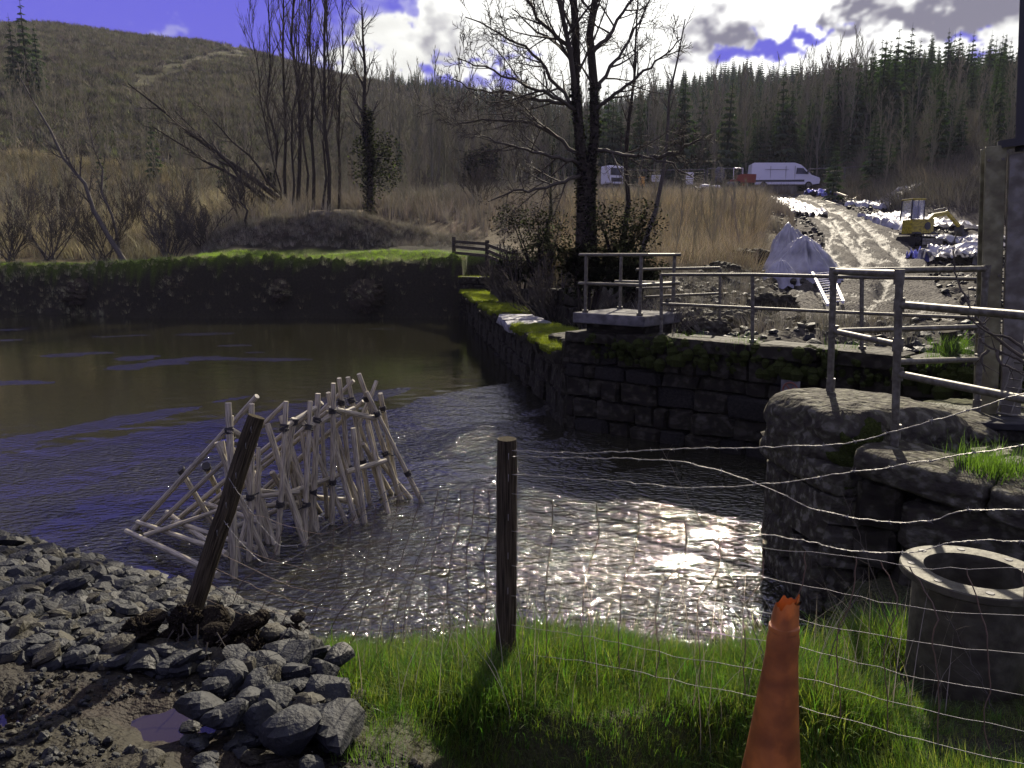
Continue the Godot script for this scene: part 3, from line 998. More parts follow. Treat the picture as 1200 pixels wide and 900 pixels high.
# a big weathered stone: a rounded box with a rough, layered surface
func cap_stone(sd: int, half: Vector3, power: float, rough: float) -> ArrayMesh:
	var f := FastNoiseLite.new()
	f.seed = sd
	f.frequency = 1.1
	f.fractal_octaves = 5
	var cols := 56
	var rows := 30
	var mb := MB.new()
	for k in rows + 1:
		var la := PI * (float(k) / rows - 0.5)
		for j in cols + 1:
			var lo := TAU * j / cols
			var d := Vector3(cos(la) * cos(lo), sin(la), cos(la) * sin(lo))
			var r := 1.0 / pow(pow(absf(d.x), power) + pow(absf(d.y), power) + pow(absf(d.z), power), 1.0 / power)
			var p := d * r * half
			var e := f.get_noise_3d(p.x * 1.6, p.y * 7.0, p.z * 1.6)
			var e2 := f.get_noise_3d(p.x * 5.0 + 9.0, p.y * 9.0, p.z * 5.0)
			var crease := 1.0 - absf(f.get_noise_3d(p.x * 1.3 + 20.0, p.y * 3.5, p.z * 1.3)) * 3.0
			p *= 1.0 + rough * (e * 1.5 + e2 * 0.9 - 0.9 * maxf(crease, 0.0) * maxf(crease, 0.0))
			mb.vert(p, d)
	for k in rows:
		for j in cols:
			var q := k * (cols + 1) + j
			mb.quad(q, q + cols + 1, q + cols + 2, q + 1)
	smooth(mb)
	return mb.mesh()

func smooth(mb: MB):
	var sum := {}
	for i in range(0, mb.ix.size(), 3):
		var nn := (mb.v[mb.ix[i + 2]] - mb.v[mb.ix[i]]).cross(mb.v[mb.ix[i + 1]] - mb.v[mb.ix[i]])
		for e in 3:
			var key := mb.v[mb.ix[i + e]].snapped(Vector3.ONE * 0.0005)
			sum[key] = sum.get(key, Vector3.ZERO) + nn
	for i in mb.v.size():
		mb.n[i] = (sum.get(mb.v[i].snapped(Vector3.ONE * 0.0005), Vector3.UP) as Vector3).normalized()


# ---------------------------------------------------------------- stones on the shore
func make_shore_stones():
	var smats := [M["slate"], M["slate"], M["slate_brown"], M["slate_dark"]]
	# the heap of big stones beside the leaning post
	var heap := [
		[Vector3(-1.213, -0.068, -2.750), 0.125, 0, "blocky dark stone at the left end of the stone heap beside the puddle"],
		[Vector3(-0.824, -0.038, -2.550), 0.155, 1, "broad pale-faced triangular stone at the front of the heap, nearest the camera"],
		[Vector3(-0.663, -0.050, -2.620), 0.17, 2, "large grey slab at the front right corner of the heap, beside the grass"],
		[Vector3(-0.730, -0.078, -2.850), 0.15, 3, "large flat-topped grey stone resting behind the front right slab of the heap"],
		[Vector3(-0.940, -0.048, -2.650), 0.10, 4, ""], [Vector3(-1.068, -0.041, -2.650), 0.10, 5, ""], [Vector3(-1.043, -0.086, -2.900), 0.12, 6, ""], [Vector3(-1.227, -0.124, -3.200), 0.13, 7, "dark ridge-backed stone at the top left of the heap below the turned soil"],
		[Vector3(-1.079, -0.092, -3.100), 0.12, 8, ""], [Vector3(-0.953, -0.126, -3.250), 0.15, 9, "pale angular stone crowning the heap next to the grass edge"], [Vector3(-1.066, -0.136, -3.300), 0.11, 0, ""], [Vector3(-0.928, -0.104, -3.050), 0.14, 2, ""],
		[Vector3(-0.821, -0.096, -3.050), 0.10, 4, ""], [Vector3(-1.173, -0.077, -2.950), 0.10, 1, ""], [Vector3(-1.225, -0.086, -2.900), 0.09, 3, ""], [Vector3(-1.030, -0.070, -2.800), 0.09, 5, ""], [Vector3(-0.925, -0.050, -2.750), 0.09, 8, ""], [Vector3(-0.894, -0.056, -2.850), 0.10, 7, ""],
		[Vector3(-0.793, -0.061, -2.750), 0.09, 6, ""], [Vector3(-0.734, -0.058, -2.650), 0.08, 9, ""], [Vector3(-0.998, -0.061, -2.600), 0.07, 2, ""], [Vector3(-1.109, -0.069, -2.650), 0.08, 0, ""], [Vector3(-1.009, -0.077, -2.950), 0.08, 3, ""], [Vector3(-1.136, -0.096, -3.050), 0.09, 4, ""],
		[Vector3(-0.774, -0.107, -3.200), 0.09, 5, ""], [Vector3(-1.070, -0.156, -3.450), 0.10, 6, ""], [Vector3(-1.160, -0.147, -3.450), 0.09, 1, ""], [Vector3(-0.875, -0.126, -3.250), 0.09, 7, ""], [Vector3(-1.302, -0.086, -2.850), 0.06, 8, ""],
		[Vector3(-1.240, -0.010, -2.400), 0.06, 5, "single small stone lying alone in the mud before the puddle"], [Vector3(-1.049, -0.002, -2.380), 0.05, 9, ""]]
	for i in 46: heap.append([Vector3(-0.987, -0.086, -2.900) + Vector3(R(-0.34, 0.34), 0, R(-0.42, 0.5)), R(0.03, 0.065), i % 10, ""])
	for h in heap:
		var at: Vector3 = h[0]
		at.y = maxf(ground_y(at.x, at.z) + h[1] * 0.35, at.y - h[1] * 0.25) if h[1] > 0.07 else ground_y(at.x, at.z) + h[1] * 0.35
		var o := obj("rock", rocks[h[2]], M["slate"] if h[1] > 0.095 else smats[rng.randi() % 4])
		o.transform = Transform3D(Basis(Vector3(R(-1, 1), R(-1, 1), R(-1, 1)).normalized(), R(0, 0.6)) * Basis(Vector3.UP, R(0, TAU)) * Basis.from_scale(Vector3.ONE * h[1] * 0.8), at)
		if h[3]: tag(o, h[3], "rock", "big stones heaped by the leaning post")
		else: tag(o, "angular grey stone among the heap of big stones beside the puddle", "rock", "big stones heaped by the leaning post")
	# the spread of smaller broken stones along the left shore
	var spots := []
	var rest := []
	for i in 5200:
		var u := R(-0.74, -0.3)
		var zd := R(3.2, 5.9)
		var x := u * zd
		var d := shore_d(Vector2(x, -zd)).x
		var edge := 0.25 + 0.12 * sin(x * 5.0)
		var far := 2.05 + 0.5 * clampf(-x - 1.8, 0, 2) + wob.get_noise_2d(x * 12.0, zd * 12.0) * 0.4
		if d < -0.1 or d > far: continue
		if x > -1.35 and zd < 3.7: continue
		if Vector2((x + 1.4) / 0.36, (zd - 2.84) / 0.3).length() < 1.1: continue
		var fade := smoothstep(far, far - 0.6, d)
		if R(0, 1) > fade * 0.9 + 0.1: continue
		var s := 0.028 + 0.06 * pow(R(0, 1), 1.7)
		if spots.size() < 4000: spots.append([Vector3(x, ground_y(x, -zd) + s * R(0.1, 0.7), -zd), s])
	spots.sort_custom(func(p, q): return p[1] / -p[0].z > q[1] / -q[0].z)
	for i in spots.size():
		var at: Vector3 = spots[i][0]
		var s: float = spots[i][1]
		var x := Transform3D(Basis(Vector3(R(-1, 1), 0.1, R(-1, 1)).normalized(), R(0, 0.7)) * Basis(Vector3.UP, R(0, TAU)) * Basis.from_scale(Vector3(s, s * 0.8, s)), at)
		if i < 290:
			var o := obj("shore_stone", rocks[i % 10] if s > 0.07 else pebbles[i % 8], smats[rng.randi() % 4])
			o.transform = x
			tag(o, "broken slate stone in the stony slope at the left water's edge", "stone", "broken stones on the left shore")
		else: rest.append(x)
	for k in 4:
		var part := []
		for i in range(k, rest.size(), 4): part.append(rest[i])
		tag(many("shore_rubble", pebbles[k * 2], smats[k], part), "small broken stones filling the slope at the left shore")
	# gravel trodden into the mud
	var grit := [[], [], []]
	for i in 12000:
		var x := R(-2.6, 0.4) 
		var zd := R(1.3, 3.6)
		if wob.get_noise_2d(x * 14.0, zd * 14.0) < -0.08 + R(-0.2, 0.2): continue
		if Vector2(x + 1.4, (zd - 2.84) * 1.4).length() < 0.32: continue
		if x > -0.6 and zd > 2.6: continue
		var s := 0.004 + 0.02 * pow(R(0, 1), 2.6)
		grit[i % 3].append(Transform3D(Basis(Vector3(R(-1, 1), 1, R(-1, 1)).normalized(), R(0, TAU)).scaled(Vector3.ONE * s), Vector3(x, ground_y(x, -zd) + s * 0.3, -zd)))
	for k in 3: tag(many("gravel", pebbles[k], smats[k + 1], grit[k]), "fine grit and gravel trodden into the wet mud")
	# the turned clod of soil and roots under the leaning post
	var cap := cap_stone(70, Vector3(1, 0.8, 0.9), 2.2, 0.3)
	var cl := thing("soil_clump", "dark overhanging clump of turned soil and roots at the foot of the leaning post", "soil", Vector3(-1.505, -0.200, -3.450))
	for i in 34:
		var o := obj("clod", rocks[i % 10] if i % 3 else cap, M["soil_dark"], cl)
		var f := i / 33.0
		o.transform = Transform3D(Basis(Vector3(R(-1, 1), R(-1, 1), 0.1).normalized(), R(0, 1.5)).scaled(Vector3.ONE * R(0.04, 0.1)), Vector3(-0.3 + 0.78 * f, R(-0.1, 0.12) - 0.1 * absf(f - 0.4), R(-0.16, 0.1)))
	var roots := MB.new()
	for i in 40:
		var p := Vector3(R(-0.3, 0.5), R(-0.02, 0.14), R(0.0, 0.16))
		var pts := PackedVector3Array([p])
		for k in 3:
			p += Vector3(R(-0.05, 0.05), R(-0.08, 0.0), R(-0.01, 0.05))
			pts.append(p)
		roots.tube(pts, PackedFloat32Array([0.004, 0.003, 0.002, 0.001]), 4, false)
	tag(obj("root", roots, M["twig"], cl), "", "", "", "stuff")


func make_puddle():
	var mb := MB.new()
	for q in puddles:
		var y := 1e9
		for k in 12: y = minf(y, ground_y(q[0] + cos(k * TAU / 12) * q[2] * 0.2, q[1] + sin(k * TAU / 12) * q[3] * 0.2))
		y += 0.042
		var b := mb.v.size()
		for k in 2:
			for j in 33: mb.vert(Vector3(q[0] + cos(TAU * (j % 32) / 32.0) * k * q[2] * 1.15, y, q[1] + sin(TAU * (j % 32) / 32.0) * k * q[3] * 1.15), Vector3.UP)
		for j in 32: mb.tri(b + j, b + 34 + j, b + 33 + j)
	tag(obj("puddle", mb, M["puddle"]), "shallow brown puddles standing in the mud of the near shore", "", "", "structure")


# ---------------------------------------------------------------- fence, cone, pipe
func wavy(a: Vector3, b: Vector3, sag: float, n := 14, jit := 0.004) -> PackedVector3Array:
	var p := PackedVector3Array()
	for i in n + 1:
		var f := float(i) / n
		p.append(a.lerp(b, f) - Vector3(0, sag * 4.0 * f * (1.0 - f), 0) + (Vector3(R(-1, 1), R(-1, 1), R(-1, 1)) * jit if i > 0 and i < n else Vector3.ZERO))
	return p

func through(pts: Array, n := 8, jit := 0.003) -> PackedVector3Array:
	var cv := Curve3D.new()
	for i in pts.size():
		var t: Vector3 = (pts[mini(i + 1, pts.size() - 1)] - pts[maxi(i - 1, 0)]) / 6.0
		cv.add_point(pts[i], -t, t)
	var o := PackedVector3Array()
	var m := n * (pts.size() - 1)
	for k in m + 1:
		o.append(cv.sample_baked(cv.get_baked_length() * k / m, true) + (Vector3(R(-1, 1), R(-1, 1), R(-1, 1)) * jit if k > 0 and k < m else Vector3.ZERO))
	return o

func even(n: int, r: float) -> PackedFloat32Array:
	var o := PackedFloat32Array()
	o.resize(n)
	o.fill(r)
	return o

func barbed(path: PackedVector3Array, label: String, group := ""):
	var t := thing("barbed_wire", label, "barbed wire", Vector3.ZERO, 0.0, group)
	# two strands twisted round each other
	for s in 2:
		var mb := MB.new()
		var len := 0.0
		var tw := PackedVector3Array()
		for k in path.size() - 1:
			var a := path[k]
			var b := path[k + 1]
			var m := int(ceil(a.distance_to(b) / 0.02))
			for e in m:
				var p := a.lerp(b, float(e) / m)
				var th := (len + a.distance_to(p)) * 90.0 + PI * s
				tw.append(p + Vector3(0.25 * cos(th), sin(th), 0.5 * cos(th)) * 0.0014)
			len += a.distance_to(b)
		tw.append(path[path.size() - 1])
		mb.tube(tw, even(tw.size(), 0.0011), 4, false)
		obj("strand", mb, M["wire"], t)
	var bb := MB.new()
	var acc := 0.05
	for k in path.size() - 1:
		acc += path[k].distance_to(path[k + 1])
		if acc > 0.1:
			acc = 0.0
			for e in 4:
				var d := Vector3(R(-1, 1), R(-1, 1), R(-1, 1)).normalized() * 0.013
				bb.bar(path[k] - d * 0.4, path[k] + d, 0.0009, 4, 0.0003)
			bb.bar(path[k] - Vector3(0.006, 0, 0), path[k] + Vector3(0.006, 0, 0), 0.0024, 5)
	tag(obj("barb", bb, M["wire"], t), "", "", "", "stuff")

func netting(called_label: String, lines: Array, stays: Array, m: Material):
	var t := thing("wire_netting", called_label, "wire netting")
	for l in lines:
		var mb := MB.new()
		var p := through(l, 6, 0.004)
		mb.tube(p, even(p.size(), 0.0012), 5, false)
		obj("line_wire", mb, M["wire"] if lines.size() == 6 and l[0].x > -0.02 else m, t)
	for l in stays:
		var mb := MB.new()
		var p := through(l, 4, 0.004)
		mb.tube(p, even(p.size(), 0.0021), 4, false)
		obj("stay_wire", mb, m, t)

func round_post(at: Vector3, top: Vector3, r: float, label: String):
	var t := thing("fence_post", label, "fence post")
	var mb := MB.new()
	var pts := PackedVector3Array()
	var rad := PackedFloat32Array()
	for k in 13:
		var f := k / 12.0
		pts.append(at.lerp(top, f) + Vector3(R(-1, 1), 0, R(-1, 1)) * 0.003)
		rad.append(r * (1.04 - 0.06 * f) * (1.0 if k < 12 else 0.93))
	mb.tube(pts, rad, 18)
	obj("post", mb, M["post_wood"], t)
	var ax := (top - at).normalized()
	for f in [0.5, 0.62, 0.75, 0.88, 0.95]:
		var sb := MB.new()
		var q := at.lerp(top, f) + Vector3(0.15, 0.0, 1).normalized() * r * 0.98
		sb.tube(PackedVector3Array([q + Vector3(0, 0.016, -0.01), q + Vector3(0, 0.014, 0.006), q + Vector3(0, -0.014, 0.006), q + Vector3(0, -0.016, -0.01)]), even(4, 0.0018), 5)
		obj("staple", sb, M["wire"], t)

func make_fence():
	round_post(Vector3(-0.03, -0.62, -3.42), Vector3(-0.022, 0.815, -3.42), 0.048, "upright round wooden fence post standing in the sunlit grass")
	round_post(Vector3(-1.744, -0.377, -3.780), Vector3(-1.341, 0.806, -3.950), 0.048, "leaning round wooden fence post tipping towards the water by the stones")
	# barbed strands to the right
	barbed(through([Vector3(0.000, 0.770, -3.377), Vector3(0.289, 0.816, -3.160), Vector3(0.659, 0.906, -2.882), Vector3(0.933, 0.965, -2.676), Vector3(1.148, 1.024, -2.514), Vector3(1.269, 1.092, -2.424), Vector3(1.375, 1.154, -2.344), Vector3(1.516, 1.241, -2.238), Vector3(1.712, 1.354, -2.091)]), "topmost barbed wire rising from the upright post across the stone pier")
	barbed(through([Vector3(0.000, 0.742, -3.377), Vector3(0.356, 0.807, -3.110), Vector3(0.661, 0.852, -2.881), Vector3(0.902, 0.819, -2.699), Vector3(1.073, 0.765, -2.571), Vector3(1.227, 0.769, -2.455), Vector3(1.337, 0.796, -2.372), Vector3(1.420, 0.852, -2.310), Vector3(1.543, 0.889, -2.218), Vector3(1.746, 0.959, -2.065)]), "sagging slack barbed wire crossing in front of the wing wall")
	barbed(through([Vector3(0.000, 0.658, -3.377), Vector3(0.358, 0.715, -3.108), Vector3(0.664, 0.753, -2.878), Vector3(0.900, 0.818, -2.701), Vector3(1.111, 0.903, -2.542), Vector3(1.290, 0.980, -2.408), Vector3(1.528, 1.088, -2.229), Vector3(1.726, 1.188, -2.080)]), "third barbed wire below the topmost strand on the stone pier side")
	barbed(through([Vector3(0.908, 0.634, -2.695), Vector3(1.044, 0.644, -2.592), Vector3(1.170, 0.644, -2.498), Vector3(1.315, 0.685, -2.389), Vector3(1.417, 0.753, -2.312), Vector3(1.550, 0.792, -2.212), Vector3(1.753, 0.874, -2.060)]), "loose barbed wire lying across the flanged iron pipe rim")
	# and to the left
	barbed(through([Vector3(-0.058, 0.766, -3.408), Vector3(-0.218, 0.710, -3.452), Vector3(-0.403, 0.638, -3.504), Vector3(-0.530, 0.568, -3.539), Vector3(-0.706, 0.450, -3.588), Vector3(-0.935, 0.305, -3.651), Vector3(-1.173, 0.180, -3.718), Vector3(-1.450, 0.518, -3.794)]), "upper barbed wire drooping left from the upright post to the leaning post")
	barbed(through([Vector3(-0.059, 0.682, -3.408), Vector3(-0.238, 0.651, -3.458), Vector3(-0.404, 0.592, -3.504), Vector3(-0.663, 0.428, -3.576), Vector3(-0.986, 0.201, -3.665), Vector3(-1.275, 0.077, -3.746), Vector3(-1.495, 0.285, -3.807)]), "lower barbed wire drooping left in front of the pole frame")
	# netting right of the post
	var lines := []
	for l in [[Vector3(-0.008, 0.567, -3.383), Vector3(0.360, 0.611, -3.107), Vector3(0.669, 0.612, -2.875), Vector3(0.910, 0.585, -2.693), Vector3(1.171, 0.626, -2.498), Vector3(1.314, 0.634, -2.390), Vector3(1.556, 0.706, -2.208), Vector3(1.776, 0.782, -2.043)], [Vector3(-0.008, 0.387, -3.383), Vector3(0.363, 0.445, -3.105), Vector3(0.673, 0.462, -2.871), Vector3(0.918, 0.468, -2.688), Vector3(1.179, 0.485, -2.492), Vector3(1.386, 0.505, -2.336), Vector3(1.568, 0.555, -2.199), Vector3(1.789, 0.623, -2.033)],
			[Vector3(-0.008, 0.220, -3.383), Vector3(0.365, 0.285, -3.103), Vector3(0.678, 0.309, -2.868), Vector3(1.011, 0.340, -2.617), Vector3(1.314, 0.375, -2.390), Vector3(1.577, 0.432, -2.192), Vector3(1.800, 0.491, -2.024)], [Vector3(-0.008, 0.068, -3.383), Vector3(0.368, 0.138, -3.101), Vector3(0.683, 0.173, -2.864), Vector3(1.028, 0.237, -2.605), Vector3(1.321, 0.254, -2.384), Vector3(1.587, 0.299, -2.185), Vector3(1.813, 0.343, -2.015)],
			[Vector3(-0.008, -0.078, -3.384), Vector3(0.370, 0.004, -3.099), Vector3(0.687, 0.049, -2.861), Vector3(1.034, 0.121, -2.600), Vector3(1.328, 0.144, -2.379), Vector3(1.595, 0.185, -2.178), Vector3(1.824, 0.221, -2.007)], [Vector3(-0.008, -0.221, -3.384), Vector3(0.372, -0.115, -3.098), Vector3(0.690, -0.061, -2.859), Vector3(1.039, 0.007, -2.596), Vector3(1.335, 0.034, -2.374), Vector3(1.604, 0.071, -2.172), Vector3(1.834, 0.104, -1.999)]]:
		lines.append(l)
	var stays := []
	for px in 13:
		var f := (px + 1) / 14.0
		var s := []
		for l in lines:
			var c: float = f * (l.size() - 1)
			var k := int(c)
			s.append((l[k] as Vector3).lerp(l[mini(k + 1, l.size() - 1)], c - k) + Vector3(R(-0.012, 0.012), 0, 0))
		stays.append(s)
	netting("galvanised stock netting stretched right of the upright post past the cone", lines, stays, M["rusty_wire"])
	var l2 := [[Vector3(-0.059, 0.572, -3.408), Vector3(-0.239, 0.560, -3.458), Vector3(-0.363, 0.549, -3.492), Vector3(-0.662, 0.454, -3.576), Vector3(-0.936, 0.273, -3.652), Vector3(-1.355, 0.344, -3.768)], [Vector3(-0.060, 0.394, -3.408), Vector3(-0.241, 0.384, -3.459), Vector3(-0.429, 0.348, -3.511), Vector3(-0.713, 0.231, -3.590), Vector3(-0.991, 0.073, -3.667), Vector3(-1.441, 0.151, -3.792)], [Vector3(-0.060, 0.218, -3.408), Vector3(-0.285, 0.205, -3.471), Vector3(-0.498, 0.145, -3.530), Vector3(-0.766, 0.001, -3.604), Vector3(-1.090, -0.040, -3.695), Vector3(-1.509, 0.097, -3.811)],
		[Vector3(-0.060, 0.057, -3.408), Vector3(-0.287, 0.018, -3.472), Vector3(-0.545, -0.038, -3.543), Vector3(-0.862, -0.130, -3.631), Vector3(-1.189, -0.099, -3.722), Vector3(-1.574, 0.018, -3.829)], [Vector3(-0.061, -0.090, -3.409), Vector3(-0.290, -0.140, -3.472), Vector3(-0.593, -0.193, -3.557), Vector3(-0.912, -0.239, -3.645), Vector3(-1.242, -0.182, -3.737), Vector3(-1.617, -0.078, -3.841)], [Vector3(-0.061, -0.235, -3.409), Vector3(-0.291, -0.284, -3.473), Vector3(-0.597, -0.317, -3.557), Vector3(-0.962, -0.312, -3.659), Vector3(-1.295, -0.256, -3.751), Vector3(-1.659, -0.161, -3.852)]]
	var s2 := []
	for px in 12:
		var f := (px + 0.8) / 13.0
		var s := []
		for l in l2:
			var c: float = f * (l.size() - 1)
			var k := int(c)
			s.append((l[k] as Vector3).lerp(l[mini(k + 1, l.size() - 1)], c - k) + Vector3(R(-0.012, 0.012), 0, 0))
		s2.append(s)
	netting("slack stock netting sagging between the upright post and the leaning post", l2, s2, M["rusty_wire"])

func make_cone():
	var base := Vector3(0.822, 0.024, -2.200)
	base.y = ground_y(base.x, base.z)
	var tip := Vector3(0.817, 0.598, -2.220)
	var h := tip.y - base.y
	var t := thing("traffic_cone", "faded orange traffic cone with a torn tip in the foreground grass", "traffic cone", base, 0.3)
	var mb := MB.new()
	var cols := 40
	var rows := 24
	for k in rows + 1:
		var f := float(k) / rows
		for j in cols + 1:
			var th := TAU * j / cols
			# four-sided at the foot, round higher up
			var sq := 1.0 / pow(pow(absf(cos(th)), 7.0) + pow(absf(sin(th)), 7.0), 1.0 / 7.0)
			var r := lerpf(0.128, 0.034, pow(f, 0.9)) * lerpf(sq * 0.9, 1.0, smoothstep(0.0, 0.75, f))
			var y := f * h
			if k == rows: y += 0.016 * sin(th + 0.9) + 0.008 * sin(th * 4.0) + 0.005 * sin(th * 9.0)
			if f > 0.9: r += 0.004 * sin(th * 3.0 + 1.0)
			if f > 0.86 and f < 0.9: r += 0.004
			mb.vert(Vector3(cos(th) * r + 0.02 * f * f, y, sin(th) * r), Vector3(cos(th), 0.2, sin(th)), Vector2(th, f))
	for k in rows:
		for j in cols:
			var q := k * (cols + 1) + j
			mb.quad(q, q + cols + 1, q + cols + 2, q + 1)
	smooth(mb)
	obj("body", mb, M["cone_plastic"], t)
	var lip := MB.new()
	lip.lathe(Transform3D(Basis(), Vector3(0.016, h * 0.915, 0)), PackedVector2Array([Vector2(0.036, 0.012), Vector2(0.045, 0.008), Vector2(0.046, -0.006), Vector2(0.04, -0.012)]), 28)
	obj("collar", lip, M["cone_plastic"], t)
	var flap := MB.new()
	flap.leaf(Vector3(0.03, h - 0.005, 0.02), Vector3(0.75, 0.45, 0.2).normalized(), Vector3(0.3, -0.2, -0.8).normalized(), 0.03, 0.02)
	obj("torn_flap", flap, M["cone_plastic"], t)
	var foot := MB.new()
	foot.box(Transform3D(Basis(), Vector3(0, 0.012, 0)), Vector3(0.36, 0.03, 0.36), 0.008)
	obj("base", foot, M["cone_plastic"], t)

func make_pipe():
	var c := Vector3(2.090, 0.240, -3.280)
	var t := thing("flanged_pipe", "upright cast iron pipe with a bolted flange standing behind the wire fence", "pipe", Vector3(c.x, 0, c.z))
	var y := c.y
	var mb := MB.new()
	var pr := PackedVector2Array([Vector2(0.205, y - 0.6), Vector2(0.205, y + 0.0), Vector2(0.3, y + 0.0), Vector2(0.304, y - 0.006), Vector2(0.304, y - 0.032), Vector2(0.296, y - 0.038), Vector2(0.252, y - 0.04), Vector2(0.246, y - 0.06), Vector2(0.243, -0.75)])
	mb.lathe(Transform3D(), pr, 56)
	obj("body", mb, M["cast_iron"], t)
	for i in 8:
		var th := TAU * (i + 0.4) / 8.0
		var hb := MB.new()
		hb.lathe(Transform3D(Basis(), Vector3(cos(th) * 0.256, y + 0.003, sin(th) * 0.256)), PackedVector2Array([Vector2(0.001, 0.0), Vector2(0.016, 0.0), Vector2(0.018, -0.002)]), 12)
		obj("bolt_hole", hb, M["black_steel"], t)
	var inner := MB.new()
	inner.lathe(Transform3D(Basis(), Vector3(0, y - 0.55, 0)), PackedVector2Array([Vector2(0.001, 0.0), Vector2(0.204, 0.0)]), 24)
	obj("silt", inner, M["mortar"], t)



# ---------------------------------------------------------------- pole frame in the water
func make_pole_frame():
	var t := thing("pole_frame", "leaning lattice of pale stripped poles lashed together standing in the pond", "pole structure")
	var poles := [
		# uprights
		[Vector3(-2.242, 0.488, -5.950), Vector3(-2.255, -0.950, -5.893)], [Vector3(-2.158, 0.422, -6.250), Vector3(-2.257, -0.944, -6.250)], [Vector3(-2.352, 0.310, -6.300), Vector3(-2.454, -0.939, -6.350)], [Vector3(-1.964, 0.386, -6.550), Vector3(-2.060, -0.950, -6.397)], [Vector3(-1.940, 0.202, -6.700), Vector3(-2.112, -0.656, -6.750)],
		[Vector3(-1.837, 0.328, -6.850), Vector3(-1.883, -0.950, -6.659)], [Vector3(-1.795, 0.372, -7.000), Vector3(-1.907, -0.950, -6.965)], [Vector3(-1.680, 0.451, -7.100), Vector3(-1.747, -0.950, -7.152)], [Vector3(-1.679, 0.459, -7.350), Vector3(-1.649, -0.950, -7.609)], [Vector3(-1.640, 0.435, -7.550), Vector3(-1.499, -0.950, -7.802)],
		[Vector3(-1.538, 0.462, -7.600), Vector3(-1.190, -0.950, -7.917)], [Vector3(-1.467, 0.279, -7.600), Vector3(-0.952, -0.950, -7.831)], [Vector3(-1.357, 0.235, -7.750), Vector3(-1.248, -0.950, -8.125)], [Vector3(-1.415, 0.343, -7.900), Vector3(-1.596, -0.149, -7.700)], [Vector3(-1.781, 0.325, -7.300), Vector3(-1.725, -0.544, -7.500)], [Vector3(-1.638, 0.164, -7.700), Vector3(-1.392, -0.950, -7.975)], [Vector3(-1.815, 0.094, -7.200), Vector3(-1.858, -0.950, -7.374)],
		# long slanting poles
		[Vector3(-3.609, -0.950, -7.011), Vector3(-2.189, 0.440, -6.500)], [Vector3(-3.424, -0.950, -6.965), Vector3(-2.017, 0.342, -6.700)], [Vector3(-3.307, -0.950, -7.200), Vector3(-1.805, 0.254, -7.150)], [Vector3(-3.199, -0.950, -7.451), Vector3(-1.763, 0.161, -7.200)], [Vector3(-3.124, -0.950, -7.636), Vector3(-1.668, 0.179, -7.400)], [Vector3(-3.016, -0.950, -7.802), Vector3(-1.582, 0.401, -7.550)], [Vector3(-2.796, -0.950, -7.609), Vector3(-1.590, 0.099, -7.500)], [Vector3(-2.719, -0.950, -7.888), Vector3(-1.524, 0.164, -7.700)],
		# struts
		[Vector3(-3.113, -0.373, -7.000), Vector3(-2.868, -0.950, -7.081)], [Vector3(-2.959, -0.388, -7.200), Vector3(-3.021, -0.950, -7.719)], [Vector3(-2.437, -0.373, -7.000), Vector3(-2.158, -0.950, -6.618)], [Vector3(-2.269, -0.381, -7.000), Vector3(-2.091, -0.950, -7.225)], [Vector3(-2.117, -0.300, -7.100), Vector3(-2.144, -0.950, -7.451)], [Vector3(-2.328, -0.286, -6.900), Vector3(-2.453, -0.950, -6.577)],
		[Vector3(-2.027, -0.469, -7.100), Vector3(-1.958, -0.950, -7.503)], [Vector3(-1.720, -0.410, -7.500), Vector3(-1.584, -0.950, -7.774)], [Vector3(-1.539, -0.284, -7.700), Vector3(-1.323, -0.950, -8.125)], [Vector3(-1.474, -0.427, -7.900), Vector3(-1.103, -0.950, -7.946)],
		# rails along the foot and the middle
		[Vector3(-3.541, -0.860, -6.724), Vector3(-2.323, -0.860, -5.738)], [Vector3(-3.528, -0.840, -6.896), Vector3(-2.568, -0.860, -6.310)], [Vector3(-3.296, -0.840, -6.542), Vector3(-2.703, -0.708, -6.900)], [Vector3(-2.760, -0.724, -6.900), Vector3(-2.026, -0.683, -7.000)], [Vector3(-3.367, -0.840, -7.186), Vector3(-2.404, -0.840, -6.108)], [Vector3(-3.116, -0.800, -6.785), Vector3(-2.196, -0.840, -6.259)], [Vector3(-2.367, -0.469, -6.500), Vector3(-1.963, -0.518, -6.800)], [Vector3(-2.121, -0.542, -6.800), Vector3(-1.599, -0.488, -7.400)],
		[Vector3(-1.636, -0.468, -7.300), Vector3(-1.307, -0.465, -7.700)], [Vector3(-2.459, -0.596, -7.100), Vector3(-1.583, -0.873, -7.600)], [Vector3(-2.270, -0.708, -7.000), Vector3(-1.832, -0.576, -7.400)], [Vector3(-2.651, -0.909, -6.900), Vector3(-2.125, -0.758, -7.200)], [Vector3(-3.151, -0.807, -7.400), Vector3(-2.138, -0.872, -6.800)],
		[Vector3(-2.286, 0.258, -6.050), Vector3(-2.194, 0.028, -6.400)], [Vector3(-1.990, 0.147, -6.600), Vector3(-1.808, 0.251, -7.000)], [Vector3(-1.869, 0.079, -6.900), Vector3(-1.581, 0.133, -7.500)], [Vector3(-1.758, 0.204, -7.150), Vector3(-1.399, -0.014, -7.700)]]
	for i in 16:
		var f := (i + 0.4) / 16.0 * 0.84
		var foot: Vector3 = (Vector3(-2.246, -0.950, -6.047) as Vector3).lerp(Vector3(-1.033, -0.950, -7.831), f) + Vector3(R(-0.25, 0.1), 0, R(-0.35, 0.15))
		poles.append([foot + Vector3(R(-0.4, 0.05), R(0.8, 1.15), R(-0.3, 0.2)), foot])
